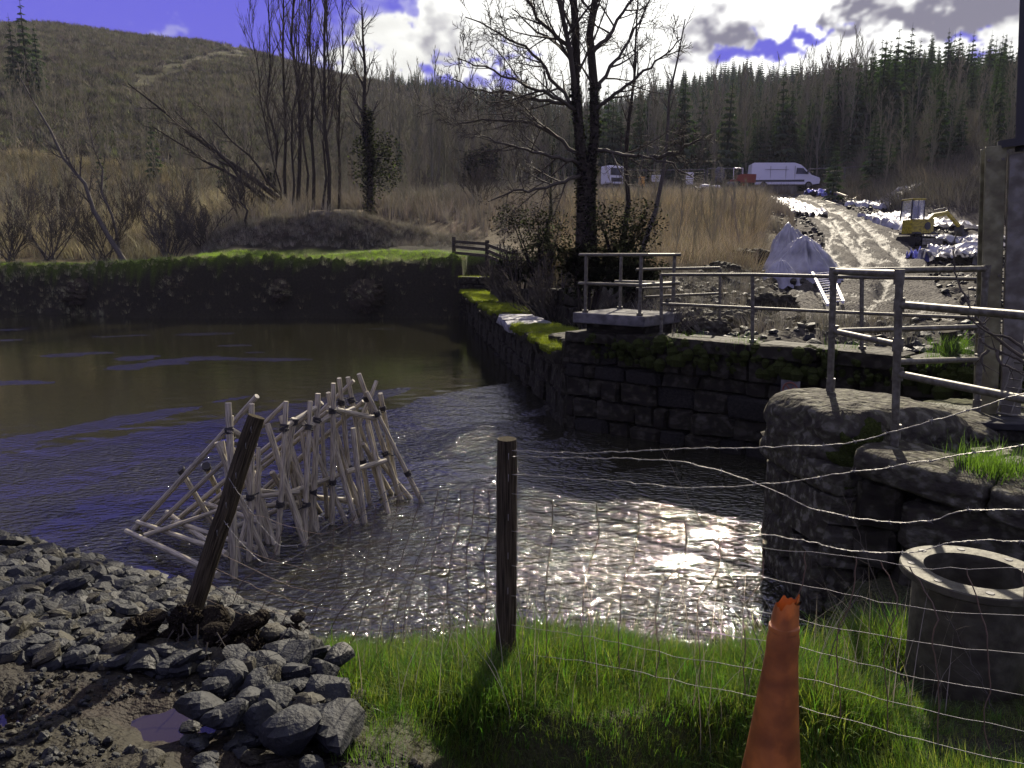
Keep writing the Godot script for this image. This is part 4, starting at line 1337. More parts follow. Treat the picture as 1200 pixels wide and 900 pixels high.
	var lash := [[Vector3(-2.253, 0.272, -5.960), 0], [Vector3(-2.363, 0.134, -6.300), 2], [Vector3(-1.993, 0.156, -6.560), 3], [Vector3(-1.949, 0.171, -6.700), 4], [Vector3(-1.858, 0.088, -6.860), 5], [Vector3(-1.813, 0.121, -7.000), 6], [Vector3(-1.695, 0.186, -7.120), 7], [Vector3(-1.637, 0.217, -7.380), 8], [Vector3(-1.616, 0.191, -7.560), 9], [Vector3(-1.496, 0.183, -7.600), 10], [Vector3(-1.410, 0.021, -7.620), 11], [Vector3(-1.362, 0.047, -7.750), 12],
		[Vector3(-2.225, -0.380, -6.250), 1], [Vector3(-2.077, -0.525, -6.600), 3], [Vector3(-1.938, -0.641, -6.950), 5], [Vector3(-1.904, -0.572, -7.050), 6], [Vector3(-1.741, -0.516, -7.200), 7], [Vector3(-1.644, -0.503, -7.450), 8], [Vector3(-1.510, -0.501, -7.600), 9], [Vector3(-1.342, -0.452, -7.650), 10], [Vector3(-1.087, -0.617, -7.750), 11], [Vector3(-3.113, -0.373, -7.000), 25], [Vector3(-2.959, -0.388, -7.200), 26], [Vector3(-3.789, -1.078, -7.380), 17]]
	var lines := []
	for p in poles:
		var a: Vector3 = p[0]
		var b: Vector3 = p[1]
		if a.y < b.y:
			var s := a; a = b; b = s
		if b.y < WATER + 0.05: b += (b - a).normalized() * 0.35
		lines.append([a, b])
		var r := R(0.021, 0.029)
		var mb := MB.new()
		var pts := PackedVector3Array()
		var rad := PackedFloat32Array()
		var off := R(0, 9)
		for k in 8:
			var f := k / 7.0
			pts.append(a.lerp(b, f) + Vector3(sin(f * 4.0 + off), 0, cos(f * 5.0 + off)) * 0.006)
			rad.append(r * (0.9 + 0.2 * f) * R(0.96, 1.04))
		mb.tube(pts, rad, 9)
		obj("pole", mb, M["pole_wood"], t)
	for l in lash:
		var seg = lines[l[1]]
		var d: Vector3 = (seg[1] - seg[0]).normalized()
		var q: Vector3 = seg[0] + d * (l[0] - seg[0]).dot(d)
		var mb := MB.new()
		for k in 3:
			var tilt := (d + Vector3(R(-0.35, 0.35), R(-0.2, 0.2), R(-0.35, 0.35))).normalized()
			mb.bar(q + d * 0.016 * (k - 1) - tilt * 0.009, q + d * 0.016 * (k - 1) + tilt * 0.009, R(0.034, 0.042), 9)
		mb.bar(q, q + Vector3(R(-0.08, 0.08), R(-0.06, 0.03), R(0.02, 0.08)), 0.005, 5)
		mb.bar(q, q + Vector3(R(-0.09, 0.09), R(-0.05, 0.05), R(-0.05, 0.05)), 0.006, 5)
		obj("lashing", mb, M["rubber"], t)


# ---------------------------------------------------------------- railings, platform, gate post
func pipe_run(t: Node3D, called: String, pts: Array, r: float, m: Material):
	var mb := MB.new()
	for k in pts.size() - 1: mb.bar(pts[k], pts[k + 1], r, 12)
	obj(called, mb, m, t)

func fitting(t: Node3D, q: Vector3, ax: Vector3, r := 0.034, l := 0.09):
	var mb := MB.new()
	mb.bar(q - ax * l * 0.5, q + ax * l * 0.5, r, 14)
	obj("clamp_fitting", mb, M["galvanised"], t)

func make_railings():
	var g: Material = M["galvanised"]
	# near railing round the pier
	var t := thing("pipe_railing", "near galvanised tube railing with clamp fittings standing on the rounded stone pier", "railing")
	var a0 := Vector3(2.505, 0.584, -5.950)
	var a1 := Vector3(2.467, 1.514, -5.950)
	var b0 := Vector3(2.587, 0.417, -5.050)
	var b1 := Vector3(2.538, 1.518, -5.080)
	var c0 := Vector3(3.948, 0.326, -6.400)
	var c1 := Vector3(3.941, 1.524, -6.450)
	for p in [[a0, a1], [b0, b1], [c0, c1]]:
		pipe_run(t, "post", [p[0] - Vector3(0, 0.05, 0), p[1]], 0.025, g)
		fitting(t, p[0] + Vector3(0, 0.05, 0), Vector3.UP, 0.033, 0.1)
		fitting(t, p[1] - Vector3(0, 0.02, 0), Vector3.UP, 0.033, 0.1)
	pipe_run(t, "top_rail", [a1, b1], 0.025, g)
	pipe_run(t, "top_rail", [a1, c1], 0.025, g)
	var am := Vector3(2.499, 1.055, -5.950)
	var bm := Vector3(2.556, 1.053, -5.060)
	pipe_run(t, "mid_rail", [am, bm], 0.022, g)
	pipe_run(t, "mid_rail", [am, Vector3(3.908, 1.044, -6.420)], 0.022, g)
	pipe_run(t, "low_rail", [Vector3(2.565, 0.938, -5.070), Vector3(3.936, 0.770, -6.420)], 0.022, g)
	fitting(t, am, Vector3.UP, 0.034, 0.09)
	fitting(t, bm, Vector3.UP, 0.034, 0.09)
	fitting(t, Vector3(3.909, 1.037, -6.420), Vector3.UP, 0.034, 0.09)
	fitting(t, Vector3(3.936, 0.770, -6.420), Vector3.UP, 0.034, 0.09)
	var r1 := Vector3(2.554, 1.317, -5.080)
	var r2 := Vector3(2.817, 1.321, -3.900)
	pipe_run(t, "long_rail", [r1, r2], 0.025, g)
	var l1 := Vector3(2.577, 0.857, -5.070)
	var l2 := Vector3(2.872, 0.861, -3.900)
	pipe_run(t, "long_rail", [l1, l2], 0.025, g)
	fitting(t, r1, Vector3.UP, 0.035, 0.09)
	fitting(t, l1, Vector3.UP, 0.035, 0.09)
	# railing along the sluice wall
	var s := thing("wall_railing", "grey two-bar railing running along the top of the dark sluice wall", "railing")
	var feet := [Vector3(2.078, 0.514, -10.649), Vector3(3.105, 0.510, -9.857), Vector3(4.151, 0.522, -9.050), Vector3(5.120, 0.493, -8.302)]
	var tops := [Vector3(2.054, 1.360, -10.668), Vector3(3.068, 1.382, -9.886), Vector3(4.102, 1.373, -9.087), Vector3(5.058, 1.378, -8.349)]
	var mids := [Vector3(2.066, 0.963, -10.659), Vector3(3.086, 0.959, -9.872), Vector3(4.126, 0.955, -9.069), Vector3(5.088, 0.957, -8.327)]
	for i in 4:
		pipe_run(s, "post", [feet[i] - Vector3(0, 0.06, 0), tops[i]], 0.024, g)
		fitting(s, feet[i] + Vector3(0, 0.02, 0), Vector3.UP, 0.045, 0.05)
	pipe_run(s, "top_rail", tops, 0.022, g)
	pipe_run(s, "mid_rail", mids, 0.02, g)
	# the one behind it, leading to the platform
	var q := thing("path_railing", "short grey railing behind the wall railing leading up to the concrete platform", "railing")
	pipe_run(q, "top_rail", [Vector3(1.974, 1.396, -12.300), Vector3(2.485, 1.418, -11.900), Vector3(3.110, 1.436, -11.600)], 0.022, g)
	pipe_run(q, "mid_rail", [Vector3(2.104, 0.971, -12.200), Vector3(3.127, 1.056, -11.600)], 0.02, g)
	pipe_run(q, "mid_rail", [Vector3(1.982, 1.101, -12.300), Vector3(2.495, 1.132, -11.900)], 0.018, g)
	for p in [[Vector3(2.485, 1.418, -11.900), Vector3(2.517, 0.513, -11.900)], [Vector3(3.110, 1.436, -11.600), Vector3(3.140, 0.490, -11.600)]]: pipe_run(q, "post", p, 0.022, g)
	# platform: a slab with its own guard rail
	var f := thing("platform", "small concrete slab platform with a grey guard rail at the corner of the sluice", "platform")
	var k0 := Vector3(0.887, 0.800, -11.258)
	var k1 := Vector3(1.805, 0.800, -10.488)
	var dir := (k1 - k0).normalized()
	var back := Vector3(dir.z, 0, -dir.x)
	var mb := MB.new()
	mb.box(Transform3D(Basis(dir, Vector3.UP, dir.cross(Vector3.UP)), (k0 + k1) * 0.5 + back * 0.55 - Vector3(0, 0.075, 0)), Vector3(k0.distance_to(k1), 0.15, 1.1), 0.012)
	obj("slab", mb, M["concrete"], f)
	var pb := MB.new()
	pb.box(Transform3D(Basis(dir, Vector3.UP, dir.cross(Vector3.UP)), (k0 + k1) * 0.5 + back * 0.6 - Vector3(0, 0.3, 0)), Vector3(k0.distance_to(k1) - 0.2, 0.29, 0.8), 0.02)
	obj("plinth", pb, M["stone_dark"], f)
	var corner := [k0 + dir * 0.17 + back * 0.08, k1 - dir * 0.12 + back * 0.08, k1 - dir * 0.12 + back * 1.02, k0 + dir * 0.17 + back * 1.02]
	for c in corner:
		pipe_run(f, "post", [c, c + Vector3(0, 0.83, 0)], 0.025, g)
		fitting(f, c + Vector3(0, 0.02, 0), Vector3.UP, 0.045, 0.04)
	for h in [0.83, 0.42]:
		var up := Vector3(0, h, 0)
		pipe_run(f, "rail", [corner[0] - dir * 0.12 + up, corner[1] + dir * 0.1 + up], 0.023, g)
		pipe_run(f, "rail", [corner[3] - dir * 0.1 + up, corner[2] + dir * 0.1 + up], 0.023, g)
		pipe_run(f, "rail", [corner[1] + up, corner[2] + up], 0.023, g)
	# the sluice gate frame at the right edge
	var v := thing("gate_post", "tall olive-grey steel gate post with two flanges and a black spindle tube on top", "gate post")
	var face := Basis(Vector3.BACK, 0.072) * Basis(Vector3.UP, -0.35)
	var g0 := Vector3(4.140, 0.265, -6.550)
	var ht := 2.36
	var mp := MB.new()
	mp.box(Transform3D(face, g0 + face * Vector3(0, ht * 0.5 - 0.1, 0)), Vector3(0.15, ht, 0.03), 0.004)
	mp.box(Transform3D(face, g0 + face * Vector3(0.0, ht * 0.5 - 0.1, -0.09)), Vector3(0.014, ht - 0.01, 0.15))
	mp.box(Transform3D(face, g0 + face * Vector3(0.0, ht * 0.5 - 0.1, -0.18)), Vector3(0.15, ht, 0.03), 0.004)
	obj("flange_beam", mp, M["painted_steel"], v)
	var mq := MB.new()
	mq.box(Transform3D(face, g0 + face * Vector3(0.165, ht * 0.5 - 0.14, 0.02)), Vector3(0.15, ht - 0.08, 0.05), 0.004)
	mq.box(Transform3D(face, g0 + face * Vector3(0.24, ht * 0.5 - 0.14, -0.08)), Vector3(0.012, ht - 0.1, 0.16))
	obj("channel_beam", mq, M["grey_steel"], v)
	var ms := MB.new()
	ms.bar(g0 + face * Vector3(0.2, ht - 0.16, -0.05), g0 + face * Vector3(0.19, ht + 3.2, -0.05), 0.055, 16)
	obj("spindle_tube", ms, M["black_steel"], v)
	var mc := MB.new()
	mc.bar(g0 + face * Vector3(0.17, ht - 0.12, -0.05), g0 + face * Vector3(0.17, ht - 0.06, -0.05), 0.15, 20)
	obj("cap_plate", mc, M["black_steel"], v)
	for i in 6:
		var bo := MB.new()
		bo.bar(g0 + face * Vector3(-0.05 + 0.1 * (i % 2), 0.25 + 0.95 * (i / 2), 0.01), g0 + face * Vector3(-0.05 + 0.1 * (i % 2), 0.25 + 0.95 * (i / 2), 0.026), 0.012, 6)
		obj("bolt", bo, M["grey_steel"], v)
	# mesh panel leaning beside the post
	var w := thing("mesh_panel", "leaning welded wire mesh panel at the foot of the tall gate post", "mesh panel")
	var m0 := Vector3(3.866, 0.395, -6.000)
	var m1 := Vector3(4.122, 0.772, -6.250)
	var across := Vector3(0.62, -0.05, 0.42)
	for i in 9:
		var o := m0 + across * i / 8.0
		pipe_run(w, "bar", [o, o + (m1 - m0)], 0.006, g)
	for i in 7:
		var o := m0 + (m1 - m0) * i / 6.0
		pipe_run(w, "bar", [o, o + across], 0.006 if i % 6 else 0.012, g)
	var sp := thing("steel_plate", "dark flat steel cover plate lying on the deck in front of the gate post", "plate")
	var sb := MB.new()
	sb.slab(Vector3(3.689, 0.325, -6.000), Vector3(4.082, 0.466, -5.200), 0.5, 0.05, Vector3.UP, 0.006)
	obj("plate", sb, M["plate_steel"], sp)
	# the little prohibition sign on the sluice wall
	var n := thing("warning_sign", "small pale sign with a red-brown crossed circle on the dark sluice wall", "sign")
	var c := Vector3(3.596, 0.017, -9.478)
	var nrm := Vector3(-0.61, 0, 0.79)
	c += nrm * 0.34
	var bs := Basis(Vector3(0.79, 0, 0.61), Vector3.UP, nrm)
	var nb := MB.new()
	nb.box(Transform3D(bs, c), Vector3(0.23, 0.22, 0.012), 0.003)
	obj("board", nb, M["concrete"], n)
	var ring := MB.new()
	var pts := PackedVector3Array()
	for k in 33: pts.append(c + nrm * 0.006 + bs * Vector3(cos(TAU * k / 32.0), sin(TAU * k / 32.0), 0) * 0.085)
	ring.tube(pts, even(33, 0.011), 6, false)
	obj("ring", ring, M["brown_print"], n)
	var slash := MB.new()
	slash.slab(c + nrm * 0.009 + bs * Vector3(-0.06, 0.06, 0), c + nrm * 0.009 + bs * Vector3(0.06, -0.06, 0), 0.018, 0.006, nrm)
	obj("slash", slash, M["brown_print"], n)
	var swim := MB.new()
	swim.bar(c + nrm * 0.007 + bs * Vector3(-0.045, -0.015, 0), c + nrm * 0.007 + bs * Vector3(0.045, 0.02, 0), 0.008, 6)
	swim.bar(c + nrm * 0.007 + bs * Vector3(0.03, 0.035, 0), c + nrm * 0.008 + bs * Vector3(0.034, 0.037, 0), 0.016, 8)
	obj("figure", swim, M["brown_print"], n)
	# post-and-rail fence on the far bank
	var e := thing("rail_fence", "short dark wooden post and rail fence beyond the end of the mossy wall", "fence")
	var pp := [[Vector3(-2.461, 1.399, -33.000), Vector3(-2.450, 2.253, -33.000)], [Vector3(-0.955, 1.357, -30.000), Vector3(-0.951, 2.069, -30.000)], [Vector3(0.087, 0.930, -26.500), Vector3(0.087, 1.678, -26.500)]]
	for p in pp:
		var pm := MB.new()
		pm.slab(p[0] - Vector3(0, 0.3, 0), p[1] + Vector3(0, 0.08, 0), 0.16, 0.16, Vector3.RIGHT, 0.015)
		obj("post", pm, M["old_rail"], e)
	for i in 2:
		for fh in [0.92, 0.6, 0.28]:
			var rm := MB.new()
			rm.slab((pp[i][0] as Vector3).lerp(pp[i][1], fh + R(-0.05, 0.05)), (pp[i + 1][0] as Vector3).lerp(pp[i + 1][1], fh + R(-0.05, 0.05)), 0.06, 0.12)
			obj("rail", rm, M["old_rail"], e)
	var st := thing("short_stump", "short weathered timber stump with a yellow mossy foot behind the wall railing", "stump")
	var stm := MB.new()
	stm.tube(PackedVector3Array([Vector3(4.942, 0.500, -8.600), Vector3(4.928, 0.655, -8.600), Vector3(4.905, 0.790, -8.600)]), PackedFloat32Array([0.1, 0.085, 0.08]), 12)
	obj("trunk", stm, M["bark"], st)
	# loose big rocks on the mud behind the railing
	var fr := [[Vector3(3.616, 0.466, -12.400), 0.62, 0.3, "long flat pale rock on the mud just behind the wall railing"], [Vector3(2.909, 0.464, -11.600), 0.4, 0.25, "low grey rock beside the bare twig bush behind the railing"], [Vector3(5.072, 0.584, -15.000), 0.5, 0.3, "dark rough rock on the slope below the white covered heap"], [Vector3(7.988, 1.396, -26.000), 0.8, 0.4, "dark boulder in the shaded scarp left of the covered heap"], [Vector3(5.931, 1.053, -22.000), 0.6, 0.35, "boulder in the dark hollow below the brown reeds"]]
	for i in fr.size():
		var o := obj("boulder", cap_stone(90 + i, Vector3(1.0, fr[i][2] / fr[i][1], 0.6), 2.6, 0.16), M["stone_pier"] if i < 2 else M["stone_dark"])
		o.transform = Transform3D(Basis(Vector3.UP, R(-0.4, 0.4)).scaled(Vector3.ONE * fr[i][1]), fr[i][0])
		tag(o, fr[i][3], "boulder")
	var ld := thing("ladder", "pale ladder lying on the mud slope behind the near railing", "ladder")
	var la := [Vector3(7.938, 1.138, -20.500), Vector3(6.352, 0.634, -15.500), Vector3(8.408, 1.183, -20.500), Vector3(6.657, 0.685, -15.500)]
	for i in 2:
		var lm := MB.new()
		lm.slab(la[i * 2], la[i * 2 + 1], 0.05, 0.06)
		obj("stile", lm, M["white_plastic"], ld)
	for i in 13:
		var along := (i + 0.5) / 13.0
		var lm := MB.new()
		lm.bar((la[0] as Vector3).lerp(la[1], along), (la[2] as Vector3).lerp(la[3], along), 0.014, 6)
		obj("rung", lm, M["white_plastic"], ld)


# ---------------------------------------------------------------- sheeted heaps
func sheet_heap(called: String, label: String, centre: Vector3, size: Vector3, peaks: Array, turn: float, sd: int):
	var f := FastNoiseLite.new()
	f.seed = sd
	f.frequency = 0.5
	f.fractal_octaves = 3
	var t := thing(called, label, "covered heap", centre, turn)
	var cols := 110
	var rows := 44
	var mb := MB.new()
	for k in rows + 1:
		var rr := float(k) / rows
		for j in cols + 1:
			var th := TAU * (j % cols) / cols
			var edge := 1.0 + 0.2 * f.get_noise_2d(cos(th) * 2.0 + 7.0, sin(th) * 2.0) + 0.04 * sin(th * 13.0)
			var x := cos(th) * rr * edge
			var z := sin(th) * rr * edge
			var y := 0.0
			for p in peaks:
				var dx: float = x - p[0]
				var dz: float = z - p[1]
				var d := sqrt(dx * dx + dz * dz)
				var ang := atan2(dz, dx)
				var folds := (sin(ang * 9.0 + p[0] * 5.0) * 0.5 + sin(ang * 17.0 + 1.3) * 0.3 + f.get_noise_2d(ang * 6.0, p[0] * 10.0) * 0.9) * 0.085 * smoothstep(0.03, 0.35, d)
				y = maxf(y, p[2] * pow(clampf(1.0 - d / p[3], 0.0, 1.0), 0.8) * (1.0 + folds * 1.4) + folds * 0.16)
			y += f.get_noise_2d(x * 8.0, z * 8.0) * 0.03
			y *= smoothstep(1.0, 0.85, rr) * 0.5 + 0.5
			mb.vert(Vector3(x * size.x, maxf(y, 0.0) * size.y - 0.12 * smoothstep(0.9, 1.0, rr) + 0.05, z * size.z))
	for k in rows:
		for j in cols:
			var q := k * (cols + 1) + j
			mb.quad(q, q + 1, q + cols + 2, q + cols + 1)
	smooth(mb)
	obj("sheet", mb, M["sheet"], t)
	for i in 7:
		var th := TAU * (i + R(0, 0.6)) / 7.0
		var o := obj("weight_stone", pebbles[i % 8], M["slate_brown"], t)
		o.transform = Transform3D(Basis.from_scale(Vector3.ONE * R(0.12, 0.2)), Vector3(cos(th) * size.x * 0.95, 0.12, sin(th) * size.z * 0.95))

func crumpled_sheet(called: String, label: String, pts: Array, width: float, sd: int, m: Material, lift := 0.06):
	var f := FastNoiseLite.new()
	f.seed = sd
	f.frequency = 0.9
	f.fractal_octaves = 4
	var mb := MB.new()
	var path := through(pts, 14, 0.0)
	var cols := 26
	for k in path.size():
		var d := (path[mini(k + 1, path.size() - 1)] - path[maxi(k - 1, 0)]).normalized()
		var side := d.cross(Vector3.UP).normalized()
		for j in cols + 1:
			var o := (float(j) / cols - 0.5) * width * (1.0 + 0.35 * f.get_noise_1d(k * 0.5))
			var p := path[k] + side * o
			p.y = upland(p.x, p.z) + lift + 0.2 + f.get_noise_2d(p.x * 0.9, p.z * 0.9) * 0.3 + f.get_noise_2d(o * 4.0, k * 0.25) * 0.22 + (0.1 - absf(f.get_noise_2d(o * 3.0 + k * 0.12, k * 0.1 + 9.0)) * 0.4)
			if j == 0 or j == cols: p.y = ground_y(p.x, p.z) - 0.05
			mb.vert(p)
	for k in path.size() - 1:
		for j in cols:
			var q := k * (cols + 1) + j
			mb.quad(q, q + 1, q + cols + 2, q + cols + 1)
	smooth(mb)
	tag(obj(called, mb, m), label, "plastic sheet")


# ---------------------------------------------------------------- vehicles and the yard
func wheel(t: Node3D, at: Vector3, r: float, w: float, ax := Vector3(0, 0, 1)):
	var b := Basis(Vector3.UP.cross(ax).normalized(), ax, Vector3.UP.cross(ax).normalized().cross(ax))
	var mb := MB.new()
	mb.lathe(Transform3D(b, at), PackedVector2Array([Vector2(r * 0.6, w * 0.5), Vector2(r * 0.9, w * 0.5), Vector2(r, w * 0.35), Vector2(r, -w * 0.35), Vector2(r * 0.9, -w * 0.5), Vector2(r * 0.6, -w * 0.5)]), 24)
	var o := obj("wheel", mb, M["tyre"], t)
	var rm := MB.new()
	rm.lathe(Transform3D(b, at), PackedVector2Array([Vector2(0.01, w * 0.38), Vector2(r * 0.3, w * 0.42), Vector2(r * 0.62, w * 0.4), Vector2(r * 0.62, -w * 0.4), Vector2(r * 0.3, -w * 0.42), Vector2(0.01, -w * 0.38)]), 20)
	obj("rim", rm, M["grey_steel"], o)

func make_van():
	var p := Vector3(28.429, 8.278, -83.000)
	var t := thing("parked_van", "long high-roofed white panel van parked at the top of the muddy track", "van", Vector3(p.x, ground_y(p.x, p.z) + 0.02, p.z), -0.08)
	t.position.y = p.y
	var prof := PackedVector2Array([Vector2(-3.45, 0.45), Vector2(2.9, 0.42), Vector2(3.42, 0.5), Vector2(3.5, 0.85), Vector2(3.42, 1.1), Vector2(2.6, 1.38), Vector2(1.75, 2.22), Vector2(1.5, 2.42), Vector2(0.9, 2.62), Vector2(-3.2, 2.66), Vector2(-3.42, 2.56), Vector2(-3.5, 1.2)])
	var mb := MB.new()
	# body in three slices so that its flanks lean in towards the roof
	var ids := Geometry2D.triangulate_polygon(prof)
	for j in prof.size():
		var a := prof[j]
		var b := prof[(j + 1) % prof.size()]
		var wa := 0.98 - 0.13 * smoothstep(1.2, 2.66, a.y)
		var wb := 0.98 - 0.13 * smoothstep(1.2, 2.66, b.y)
		mb.face4(Vector3(a.x, a.y, wa), Vector3(a.x, a.y, -wa), Vector3(b.x, b.y, -wb), Vector3(b.x, b.y, wb))
	for s in [1.0, -1.0]:
		var nb := mb.v.size()
		for a in prof: mb.vert(Vector3(a.x, a.y, (0.98 - 0.13 * smoothstep(1.2, 2.66, a.y)) * s), Vector3(0, 0.08, s).normalized())
		for k in range(0, ids.size(), 3):
			var ccw := (prof[ids[k + 1]] - prof[ids[k]]).cross(prof[ids[k + 2]] - prof[ids[k]]) > 0
			if ccw == (s > 0): mb.tri(nb + ids[k], nb + ids[k + 1], nb + ids[k + 2])
			else: mb.tri(nb + ids[k], nb + ids[k + 2], nb + ids[k + 1])
	obj("body", mb, M["white_paint"], t)
	for x in [-2.2, 2.35]:
		for s in [0.9, -0.9]: wheel(t, Vector3(x, 0.36, s), 0.36, 0.24)
	for s in [1.0, -1.0]:
		var w := MB.new()
		var zz: float = 0.962 * s
		var quad := [Vector3(1.02, 1.5, zz), Vector3(2.3, 1.45, zz * 1.005), Vector3(1.75, 2.06, zz * 0.955), Vector3(1.1, 2.1, zz * 0.95)]
		if s > 0: w.face4(quad[0] + Vector3(0, 0, 0.02), quad[1] + Vector3(0, 0, 0.02), quad[2] + Vector3(0, 0, 0.02), quad[3] + Vector3(0, 0, 0.02))
		else: w.face4(quad[3] - Vector3(0, 0, 0.02), quad[2] - Vector3(0, 0, 0.02), quad[1] - Vector3(0, 0, 0.02), quad[0] - Vector3(0, 0, 0.02))
		obj("side_window", w, M["dark_glass"], t)
		var st := MB.new()
		st.box(Transform3D(Basis(), Vector3(-0.6, 0.8, 0.99 * s)), Vector3(5.0, 0.2, 0.035), 0.01)
		obj("rubbing_strip", st, M["dark_plastic"], t)
		var mi := MB.new()
		mi.box(Transform3D(Basis(), Vector3(2.15, 1.62, 1.16 * s)), Vector3(0.12, 0.36, 0.24), 0.03)
		obj("mirror", mi, M["dark_plastic"], t)
		var seam := MB.new()
		for x in [-1.55, 0.0, 0.92]: seam.box(Transform3D(Basis(), Vector3(x, 1.55, 0.955 * s)), Vector3(0.025, 1.5, 0.05))
		seam.box(Transform3D(Basis(), Vector3(-0.9, 1.95, 0.93 * s)), Vector3(2.4, 0.02, 0.07))
		obj("door_seam", seam, M["grey_steel"], t)
		var hl := MB.new()
		hl.box(Transform3D(Basis(Vector3.UP, 0.3 * s), Vector3(3.3, 0.95, 0.8 * s)), Vector3(0.25, 0.25, 0.3), 0.04)
		obj("headlight", hl, M["clear_lamp"], t)
		var tl := MB.new()
		tl.box(Transform3D(Basis(), Vector3(-3.47, 1.05, 0.9 * s)), Vector3(0.08, 0.5, 0.14), 0.02)
		obj("tail_light", tl, M["tail_lamp"], t)
	var ws := MB.new()
	ws.face4(Vector3(2.56, 1.45, 0.85), Vector3(2.56, 1.45, -0.85), Vector3(1.8, 2.21, -0.78), Vector3(1.8, 2.21, 0.78))
	var wo := obj("windscreen", ws, M["dark_glass"], t)
	wo.position = Vector3(0.03, 0.03, 0)
	var bp := MB.new()
	bp.box(Transform3D(Basis(), Vector3(3.38, 0.5, 0)), Vector3(0.3, 0.28, 1.9), 0.05)
	obj("bumper", bp, M["dark_plastic"], t)

func make_excavator():
	var p := Vector3(19.121, 1.289, -37.000)
	p.y = upland(p.x, p.z) - 0.1
	var t := thing("mini_excavator", "yellow mini excavator with its arm stretched to the right among plastic sheets", "excavator", p, 0.12)
	t.scale = Vector3(0.68, 0.86, 0.8)
	for s in [-1.0, 1.0]:
		var tm := MB.new()
		var prof := PackedVector2Array()
		for k in 20:
			var th := TAU * k / 20.0
			prof.append(Vector2(cos(th) * 0.27 + (0.72 if cos(th) > 0 else -0.72), sin(th) * 0.27 + 0.28))
		tm.prism(Transform3D(Basis(Vector3.UP, PI / 2), Vector3(0.6 * s, 0, 0)), prof, 0.34)
		var tr := obj("track_belt", tm, M["tyre"], t)
		var lugs := MB.new()
		for k in 12: lugs.box(Transform3D(Basis(), Vector3(0.6 * s, 0.015 + 0.53 * (k % 2), -0.8 + 0.27 * (k / 2))), Vector3(0.36, 0.04, 0.07))
		tag(obj("lug", lugs, M["tyre"], tr), "", "", "", "stuff")
	var un := MB.new()
	un.box(Transform3D(Basis(), Vector3(0, 0.42, 0)), Vector3(0.9, 0.3, 0.9), 0.04)
	un.bar(Vector3(0, 0.5, 0), Vector3(0, 0.72, 0), 0.36, 18)
	obj("undercarriage", un, M["black_steel"], t)
	var bl := MB.new()
	bl.box(Transform3D(Basis(), Vector3(0.2, 0.25, 1.3)), Vector3(1.5, 0.36, 0.06), 0.02)
	obj("blade", bl, M["grey_steel"], t)
	var house := MB.new()
	var hp := PackedVector2Array()
	for k in 25:
		var th := PI * k / 24.0
		hp.append(Vector2(cos(th) * 0.82, sin(th) * 0.62))
	hp.append(Vector2(-0.8, -0.75))
	hp.append(Vector2(0.8, -0.75))
	# rounded counterweight towards the camera
	house.prism(Transform3D(Basis(Vector3(1, 0, 0), Vector3(0, 0, 1), Vector3(0, -1, 0)), Vector3(0, 1.08, 0.35)), hp, 0.74)
	obj("engine_cover", house, M["yellow_paint"], t)
	var deck := MB.new()
	deck.box(Transform3D(Basis(), Vector3(0, 0.72, 0.1)), Vector3(1.55, 0.12, 1.6), 0.02)
	obj("deck", deck, M["black_steel"], t)
	var gr := MB.new()
	gr.bar(Vector3(0.0, 1.1, 0.94), Vector3(0, 1.1, 1.0), 0.21, 24)
	obj("grille", gr, M["dark_plastic"], t)
	var cab := MB.new()
	var cx := Vector3(-0.28, 0, -0.15)
	for a in [Vector3(-0.48, 0, -0.55), Vector3(0.48, 0, -0.55), Vector3(-0.48, 0, 0.5), Vector3(0.48, 0, 0.5)]:
		var pm := MB.new()
		pm.slab(cx + a + Vector3(0, 1.4, 0), cx + a * 0.9 + Vector3(0, 2.5, 0), 0.08, 0.08, Vector3.RIGHT, 0.01)
		obj("cab_pillar", pm, M["black_steel"], t)
	cab.box(Transform3D(Basis(), cx + Vector3(0, 1.45, 0.5)), Vector3(0.96, 0.06, 0.06))
	cab.box(Transform3D(Basis(), cx + Vector3(0.0, 2.0, 0.48)), Vector3(0.05, 1.0, 0.05))
	obj("cab_frame", cab, M["black_steel"], t)
	var roof := MB.new()
	roof.box(Transform3D(Basis(), cx + Vector3(0, 2.54, 0)), Vector3(1.0, 0.1, 1.15), 0.035)
	obj("cab_roof", roof, M["yellow_paint"], t)
	for s in [[Vector3(0, 1.97, 0.5), Vector3(0.86, 1.0, 0.012)], [Vector3(0, 1.97, -0.53), Vector3(0.86, 1.0, 0.012)], [Vector3(0.46, 1.97, 0), Vector3(0.012, 1.0, 0.9)], [Vector3(-0.46, 1.97, 0), Vector3(0.012, 1.0, 0.9)]]:
		var wm := MB.new()
		wm.box(Transform3D(Basis(), cx + s[0]), s[1])
		obj("window", wm, M["glass"], t)
	var seat := MB.new()
	seat.box(Transform3D(Basis(), cx + Vector3(0, 1.6, 0.15)), Vector3(0.5, 0.12, 0.5), 0.03)
	seat.box(Transform3D(Basis(), cx + Vector3(0, 1.9, 0.38)), Vector3(0.48, 0.55, 0.12), 0.04)
	obj("seat", seat, M["dark_plastic"], t)
	# boom, arm and bucket out to the right
	var b := [Vector3(0.55, 0.95, -0.2), Vector3(0.95, 1.35, -0.35), Vector3(1.55, 1.72, -0.5), Vector3(2.75, 1.85, -0.75)]
	var bm := MB.new()
	for k in 3: bm.slab(b[k], b[k + 1] + (b[k + 1] - b[k]).normalized() * 0.05, 0.22, 0.26 - 0.02 * k, Vector3(0.3, 0, 1).normalized(), 0.02)
	obj("boom", bm, M["yellow_paint"], t)
	var ar := MB.new()
	ar.slab(Vector3(2.7, 1.95, -0.74), Vector3(4.1, 1.12, -1.0), 0.18, 0.2, Vector3(0.2, 0, 1).normalized(), 0.02)
	obj("arm", ar, M["yellow_paint"], t)
	var cy := MB.new()
